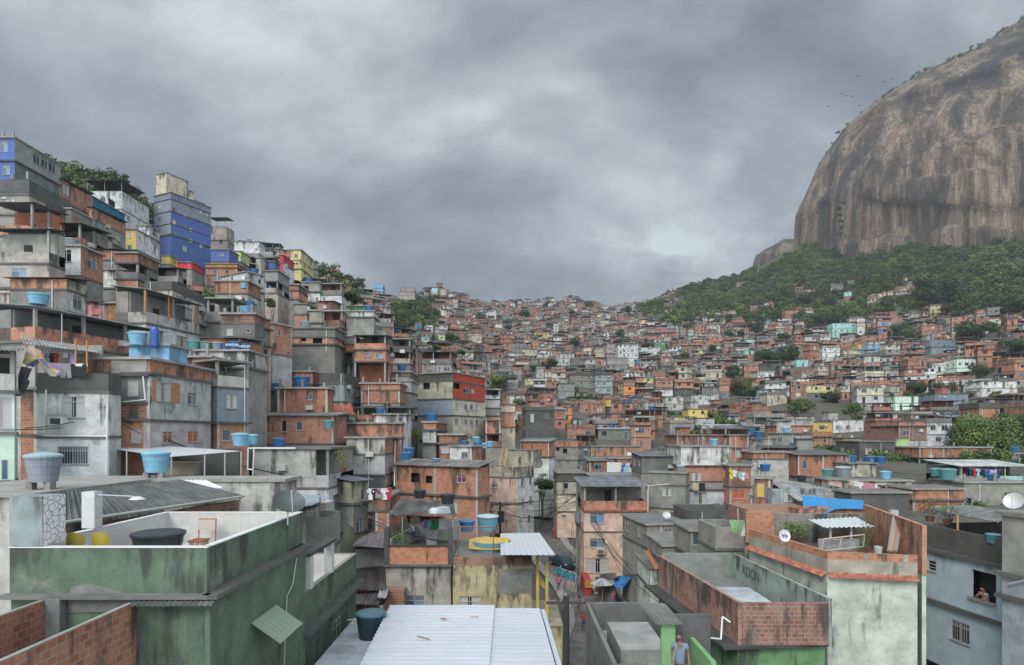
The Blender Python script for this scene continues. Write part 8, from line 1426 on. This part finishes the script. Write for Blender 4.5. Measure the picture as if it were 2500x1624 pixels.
def rock_mesh():
    zs = [(150,338),(237,347),(270,350),(296,362),(335,380),(379,412),(418,462),(459,552),(493,612),(521,676),(545,735),(556,790)]
    def xl(z): return interp(z, zs)
    xc, yc = 830., 760.; rows = []; nth = 190; nz_ = 110; V = []; Fs = []
    for i in range(nz_+1):
        t = i/nz_; z = 150 + (556-150)*(1-(1-t)**1.35); rx = xc - xl(z); fr = rx/(xc-338); ry = 290*fr**.8
        for k in range(nth+1):
            th = math.pi*(k/nth)
            p = Vector((xc - rx*math.cos(th), yc - ry*math.sin(th), z))
            q = Vector((p.x*.011, p.y*.011, p.z*.0035)); n1 = noise.noise(q); q2 = Vector((p.x*.05, p.y*.05, p.z*.010)); n2 = noise.noise(q2); n3 = noise.noise(Vector((p.x*.03, p.y*.03, p.z*.03)))
            ledge = noise.noise(Vector((p.x*.006+p.z*.012, p.y*.006, p.z*.016+4)))
            dn = Vector((math.cos(th), math.sin(th), 0)); e = min(1., max(.0, math.sin(th)*2.2)) if th > 0 else 0
            p += dn*((n1*16+n2*5+n3*4+(6 if ledge > .12 else 0))*(.12+.88*e)); V.append(p)
    for i in range(nz_):
        for k in range(nth): a = i*(nth+1)+k; Fs.append((a+1, a, a+nth+1, a+nth+2))
    top = len(V); V.append(Vector((xc, yc, 562)))
    for k in range(nth): a = nz_*(nth+1)+k; Fs.append((a+1, a, top))
    bins = {}
    for p in V:
        a, b = prj(p)
        if 1900 < a < 2560:
            for q in (int(a//5),):
                if q not in bins or b < bins[q][0]: bins[q] = (b, p)
    BROW.extend(p for b, p in bins.values())
    me = bpy.data.meshes.new('rock_mountain'); me.from_pydata([tuple(v) for v in V], [], Fs); me.materials.append(MATS['rock']); me.polygons.foreach_set('use_smooth', np.ones(len(Fs), dtype=bool)); o = bpy.data.objects.new('rock_mountain', me); COL.objects.link(o); tag(o, kind='structure')
    # the low dome behind its left foot
    V = []; Fs = []; C = (1895-CX)/F*1050
    for i in range(25):
        t = i/24; z = 230+(328-230)*t; r = 46*max(0.02, (1-t**5))**.5
        for k in range(40):
            th = k/40*6.283; n1 = noise.noise(Vector((math.cos(th)*2, math.sin(th)*2, z*.02))); V.append((C+4+(r*1.+n1*5)*math.cos(th)*(.9 if math.cos(th) < 0 else 2.), 1050+(r+n1*5)*math.sin(th), z+(6*math.cos(th) if t > .8 else 0)))
    for i in range(24):
        for k in range(40): j = (k+1) % 40; Fs.append((i*40+k, i*40+j, (i+1)*40+j, (i+1)*40+k))
    Fs.append(tuple(24*40+k for k in range(40)))
    me = bpy.data.meshes.new('rock_outcrop'); me.from_pydata(V, [], Fs); me.materials.append(MATS['rock']); o = bpy.data.objects.new('rock_outcrop', me); COL.objects.link(o); tag(o, kind='structure')
    return V
def scatter_crowns(spots, name, seed, label=None):
    """one object of many merged crowns: (x, y, z, width, tone)"""
    rng = random.Random(seed); protos = []
    for k in range(6):
        m = crown_mb(100+k, 7, 330, .062, flat=rng.choice((.7, .8, .95))); protos.append((np.array(m.v, dtype=np.float32), np.array(m.ti, dtype=np.float32)))
    Vs, Ts = [], []
    for x, y, z, w, tone in spots:
        v, t = rng.choice(protos); a = rng.uniform(0, 6.28); c, s = math.cos(a), math.sin(a)
        q = v @ np.array([[c, s, 0], [-s, c, 0], [0, 0, 1]], dtype=np.float32); Vs.append(q*w + np.array([x, y, z+w*.30], dtype=np.float32)); Ts.append(np.repeat(t*np.array(tone, dtype=np.float32), 4, axis=0))
    V = np.concatenate(Vs); T = np.concatenate(Ts); n = len(V)//4; me = bpy.data.meshes.new(name)
    me.vertices.add(len(V)); me.vertices.foreach_set('co', V.ravel()); me.loops.add(len(V)); me.loops.foreach_set('vertex_index', np.arange(len(V), dtype=np.int32)); me.polygons.add(n); me.polygons.foreach_set('loop_start', np.arange(0, len(V), 4, dtype=np.int32)); me.polygons.foreach_set('loop_total', np.full(n, 4, dtype=np.int32))
    c = me.color_attributes.new('tint', 'FLOAT_COLOR', 'CORNER'); c.data.foreach_set('color', np.concatenate([T, np.zeros((len(T), 1), dtype=np.float32)], axis=1).ravel()); me.materials.append(MATS['leaf']); me.update(calc_edges=True)
    o = bpy.data.objects.new(name, me); COL.objects.link(o); tag(o, label, kind='stuff'); return o
def build_forest():
    rng = random.Random(5); sp = []; d = 120.
    while d < 800:
        w = 9 if d > 350 else 8; x = -.95*d
        while x < 1.02*d:
            X, Y = x+rng.uniform(-2.5, 2.5), d+rng.uniform(-2.5, 2.5); px = CX+F*X/Y
            if forest(X, Y) and Y < (ridge(px)+45 if px < 1850 else 730):
                z = T0(X, Y); k = noise.noise(Vector((X*.02, Y*.02, 5))); g = (.85+.5*k)*rng.choice((.7, .9, 1., 1.1, 1.3))
                g *= .82; tone = (g*1.25, g*1.12, g*.9) if k > .1 else (g, g, g)
                if (round(X), round(Y)) not in OCC: sp.append((X, Y, z-1., rng.uniform(6.5, 12.5)*(1.35 if rng.random() < .25 else 1) if d > 350 else rng.uniform(6, 10), tone))
            x += w*.72
        d += w*.8
    # scrub on the rock's brow
    for p in BROW:
        if p.z < 330 or rng.random() < .25: continue
        for k in range(rng.choice((1, 2, 3))): sp.append((p.x+rng.uniform(-3, 8), p.y+rng.uniform(-10, 4), p.z-rng.uniform(1, 5), rng.uniform(3.5, 8.5), (.9, .95, .8)))
    for x_, y_ in ((2050, 530), (2052, 545), (2055, 560), (2050, 575), (2046, 515), (2058, 500)):   # the green gully in the cliff
        for k in range(3): dd = 652; sp.append(((x_-CX+rng.uniform(-3, 3))/F*dd, dd, (HZ-y_)/F*dd, 7, (.8, .8, .8)))
    print('forest trees', len(sp)); scatter_crowns(sp, 'forest', 3)
    # undergrowth between the houses
    sp = []; d = 60.
    while d < 800:
        x = -.9*d
        while x < .9*d:
            X, Y = x+rng.uniform(-3, 3), d+rng.uniform(-3, 3); px = CX+F*X/Y
            if not forest(X, Y) and Y < ridge(px) and (round(X), round(Y)) not in OCC and noise.noise(Vector((X*.03, Y*.03, 1))) > .18 and not (Y < 145 and road_near(X, Y)[0] < 5): sp.append((X, Y, T0(X, Y)-.8, rng.uniform(2.2, 5), (1., 1., 1.)))
            x += 4.2 if d > 130 else 3
        d += 4.5 if d > 130 else 3
    print('undergrowth', len(sp)); scatter_crowns(sp, 'undergrowth', 4)

# ------------------------------------------------------------------ the hillside: houses nobody described one by one
DMIN = [(0,52),(600,46),(860,44),(1000,52),(1150,60),(1250,90),(1400,90),(1500,60),(1600,42),(1750,44),(2000,42),(2250,44),(2500,42)]
def hits(px0, px1, py0, py1, d):
    for a, b, c, e, dd in HR:
        if dd > d*1.02 and min(px1, b)-max(px0, a) > 2 and min(py1, e)-max(py0, c) > min(6, .25*(e-c)): return True
    for a, b, w, dd in TREES:
        if dd > d*1.005 and px0 < a+w*.40 and px1 > a-w*.40 and py0 < b+w*.24 and py1 > b-w*.3: return True
    return False
def candidates():
    rng = random.Random(23); C = []; d = 44.
    while d < 900:
        step = 7.6 if d < 180 else 6.7; x = -.93*d
        while x < .93*d:
            W = (rng.uniform(3.8, 7.8) if d < 180 else rng.uniform(3.4, 7.5)) if rng.random() < .88 else rng.uniform(8, 12); X = x; Y = d+rng.uniform(-1.8, 1.8); x += W+ (rng.uniform(.0, .7) if rng.random() < .8 else rng.uniform(1, 4))
            px = CX+F*(X+W/2)/Y
            if Y < interp(px, DMIN) or Y > ridge(px)+3: continue
            if forest(X+W/2, Y+3): continue
            if Y < 145 and road_near(X+W/2, Y+3)[0] < 5.5+W/2: continue
            e = 4.; xc = X+W/2; gx = (T0(xc+e, Y)-T0(xc-e, Y))/(2*e); gy = (T0(xc, Y+e)-T0(xc, Y-e))/(2*e)
            a = math.atan2(-gx, max(.08, gy))*.55; a = max(-.5, min(.5, a)) + rng.gauss(0, .10); L = rng.uniform(5.5, 8) if d < 180 else rng.uniform(4.6, 6.4)
            if a > 0: O = (X, Y)
            else: O = (X, Y)
            t = (math.cos(a), math.sin(a))
            if not occ_rect(O, t, W, L, -.4, False): continue
            cs = [O, (O[0]+t[0]*W, O[1]+t[1]*W), (O[0]+t[0]*W-t[1]*L, O[1]+t[1]*W+t[0]*L), (O[0]-t[1]*L, O[1]+t[0]*L)]
            g = [T0(*c) for c in cs]; zf = (g[0]+g[1])/2; zb = min(g)-.6; slope = max(0, (g[2]+g[3])/2-zf)
            nf = pick(rng, [(1, .13), (2, .42), (3, .33), (4, .12)]) if Y > 140 else pick(rng, [(1, .2), (2, .5), (3, .3)])
            if 1150 < px and Y < 125: nf = min(nf, 2)
            if slope > 2.4: nf = max(nf, 2)
            top = zf+nf*2.75+1.2
            pxs = [prj((*c, 0))[0] for c in cs]
            # step down rather than hide a described house
            ok = False
            while nf >= 1:
                if not hits(min(pxs), max(pxs), HZ-F*(zf+nf*2.75+1.)/Y, HZ-F*zf/Y, Y): ok = True; break
                nf -= 1
            if not ok: continue
            if Y > ridge(px)-14: nf = min(nf, 2)
            occ_rect(O, t, W, L, -.2, True)
            C.append(dict(O=O, a=a, W=W, L=L, zf=zf, zb=zb, nf=nf, px=px, d=Y, top=HZ-F*(zf+nf*2.7)/Y))
        d += step
    return C
WORDC = {'B': 'orange brick', 'b': 'dark orange brick', 'D': 'sooty brown brick', 'G': 'grey cement', 'g': 'dark grey cement', 'L': 'pale grey', 'W': 'white', 'C': 'cream', 'K': 'mould-blackened', 'k': 'grey-beige', 'u': 'sky blue', 'A': 'aqua', 'Y': 'ochre yellow', 'y': 'pale yellow',
         'P': 'salmon pink', 'p': 'rose pink', 'N': 'green', 'U': 'violet blue', 'E': 'mint', 'O': 'orange painted', 's': 'bluish grey', 'T': 'deep blue', 'n': 'light green', 'R': 'red'}
NUMW = {1: 'one-storey', 2: 'two-storey', 3: 'three-storey', 4: 'four-storey', 5: 'five-storey'}
ORD = ['', 'second ', 'third ', 'fourth ', 'fifth ', 'sixth ', 'seventh ', 'eighth ', 'ninth ']
def relation(dx, dy):
    if abs(dx) < abs(dy)*.45: return 'above' if dy < 0 else 'below'
    if abs(dy) < abs(dx)*.3: return 'left of' if dx < 0 else 'right of'
    return ('above and left of' if dx < 0 else 'above and right of') if dy < 0 else ('below and left of' if dx < 0 else 'below and right of')
def build_hillside(NIND):
    C = candidates(); print('candidates', len(C)); C.sort(key=lambda c: c['d']); vis = [c for c in C if -10 < c['px'] < 2510]; ind = vis[:NIND]; ids = {id(c) for c in ind}; rng = random.Random(77)
    mb = MB(); used = {}; taken = set(); recs = []
    far_t = MB(); ntank = 0
    for c in C:
        if id(c) in ids:
            cx_ = c['O'][0]+math.cos(c['a'])*c['W']/2; root = thing('house', (cx_, c['O'][1], c['zf']), None, 'house', 'brick and concrete houses packed on the hillside'); S = Sink(root); info = gen(S, c['O'], c['a'], c['W'], c['L'], c['zb'], c['zf'], c['nf'], rng, px=c['px'])
            S.finish(); recs.append((root, c, info))
        else:
            far = c['d'] > 130; info = gen(Far(mb), c['O'], c['a'], c['W'], c['L'], c['zb'], c['zf'], c['nf'], rng, far=True, px=c['px'], hf=rng.uniform(2.3, 2.75))
            if rng.random() < .30:
                p = info['tank']; D = rng.uniform(1.1, 1.7); k = rng.choice(['blue']*4+['light blue', 'teal', 'grey']); 
                for q in range(rng.choice((1, 1, 2))): far_t.lathe((p[0]+q*1.7, p[1], p[2]), [(D*.39, 0), (D*.48, D*.6), (D*.52, D*.62), (D*.2, D*.72)], 8, 'plastic', TKC[k][0])
            if rng.random() < .022 and c['d'] < 500:   # a blue tarpaulin or bright awning
                f = Fc(c['O'], c['a'], c['W']); z = info['top']-.3; a0 = rng.uniform(0, c['W']*.4); a1 = a0+rng.uniform(2, 4); mb.face([f.pt(a0, z-rng.uniform(1, 2.2), .25), f.pt(a1, z-1.3, .3), f.pt(a1, z, .15), f.pt(a0, z, .15)], 'cloth', rng.choice(((.03,.20,.45), (.03,.20,.45), (.1,.35,.5), (.6,.5,.08))))
    o = mb.build('hillside_houses'); tag(o, 'countless small brick and concrete houses stacked up the far hillside', kind='stuff')
    o = far_t.build('hillside_water_tanks'); tag(o, 'small blue water tanks dotted over the far hillside roofs', kind='stuff')
    # labels: look, then the nearest landmark and where it stands from there
    names = {'can': 'with a canopy on its roof', 'par': 'with a roof parapet', 'slab': 'with a flat slab roof', 'tin': 'with a sloping sheet roof'}
    keyc = {}
    for root, c, info in recs:
        f = info['codes']; w1 = WORDC[f[0]]; w2 = WORDC[f[-1]]; px, py = c['px'], (c['top']+HZ-F*c['zf']/c['d'])/2
        look = f"{NUMW[info['nf']]} {w1} house" if w1 == w2 else f"{NUMW[info['nf']]} house, {w2} over {w1},"
        lm = sorted(LAND, key=lambda q: (q[0]-px)**2+((q[1]-py)*1.3)**2)[:8]; best = None
        for q in lm:
            rel = relation(px-q[0], py-q[1]); k = (look, rel, q[2])
            if k not in used: best = k; break
        if best is None:
            q = lm[0]; best = (look, relation(px-q[0], py-q[1]), q[2])
        n = used.get(best, 0); used[best] = n+1
        s = f"{look} {best[1]} {best[2]}" if n == 0 else f"{look} {ORD[min(n, 8)]}{best[1]} {best[2]}"
        ex = names[info['rk']]
        if n == 0 and len((s+' '+ex).split()) <= 16: s = f"{look} {ex} {best[1]} {best[2]}".replace(', with', ' with')
        root['label'] = ' '.join(s.split()[:16])
        if info.get('rk') in ('par', 'slab', 'can') and rng.random() < .42:
            k = rng.choice(['blue']*5+['light blue', 'light blue', 'teal', 'grey', 'dark']); p = info['tank']; bs = best
            tank(p[0], p[1], p[2]+.05, rng.uniform(1.2, 1.7), k, ' '.join(f"{k} water tank on the {w2} house {('' if n == 0 else ORD[min(n, 8)])}{bs[1]} {bs[2]}".split()[:16]), 'water tanks on the hillside roofs')
        elif rng.random() < .12: antenna((info['tank'][0], info['tank'][1], info['tank'][2]), rng.uniform(1.5, 2.6), ' '.join(f"thin television aerial on the {w2} house {('' if n == 0 else ORD[min(n, 8)])}{best[1]} {best[2]}".split()[:16]))
# ------------------------------------------------------------------ put it together
make_materials(); setup()
if 'near' in globals(): near()
if 'mid' in globals(): mid(); trees()
rock_mesh()
if not LAND: LAND.append((1250, 900, 'the middle'))
build_hillside(max(0, 295-NH()) if "mid" in globals() else 60)
build_terrain(); build_forest()
haze(.00016)
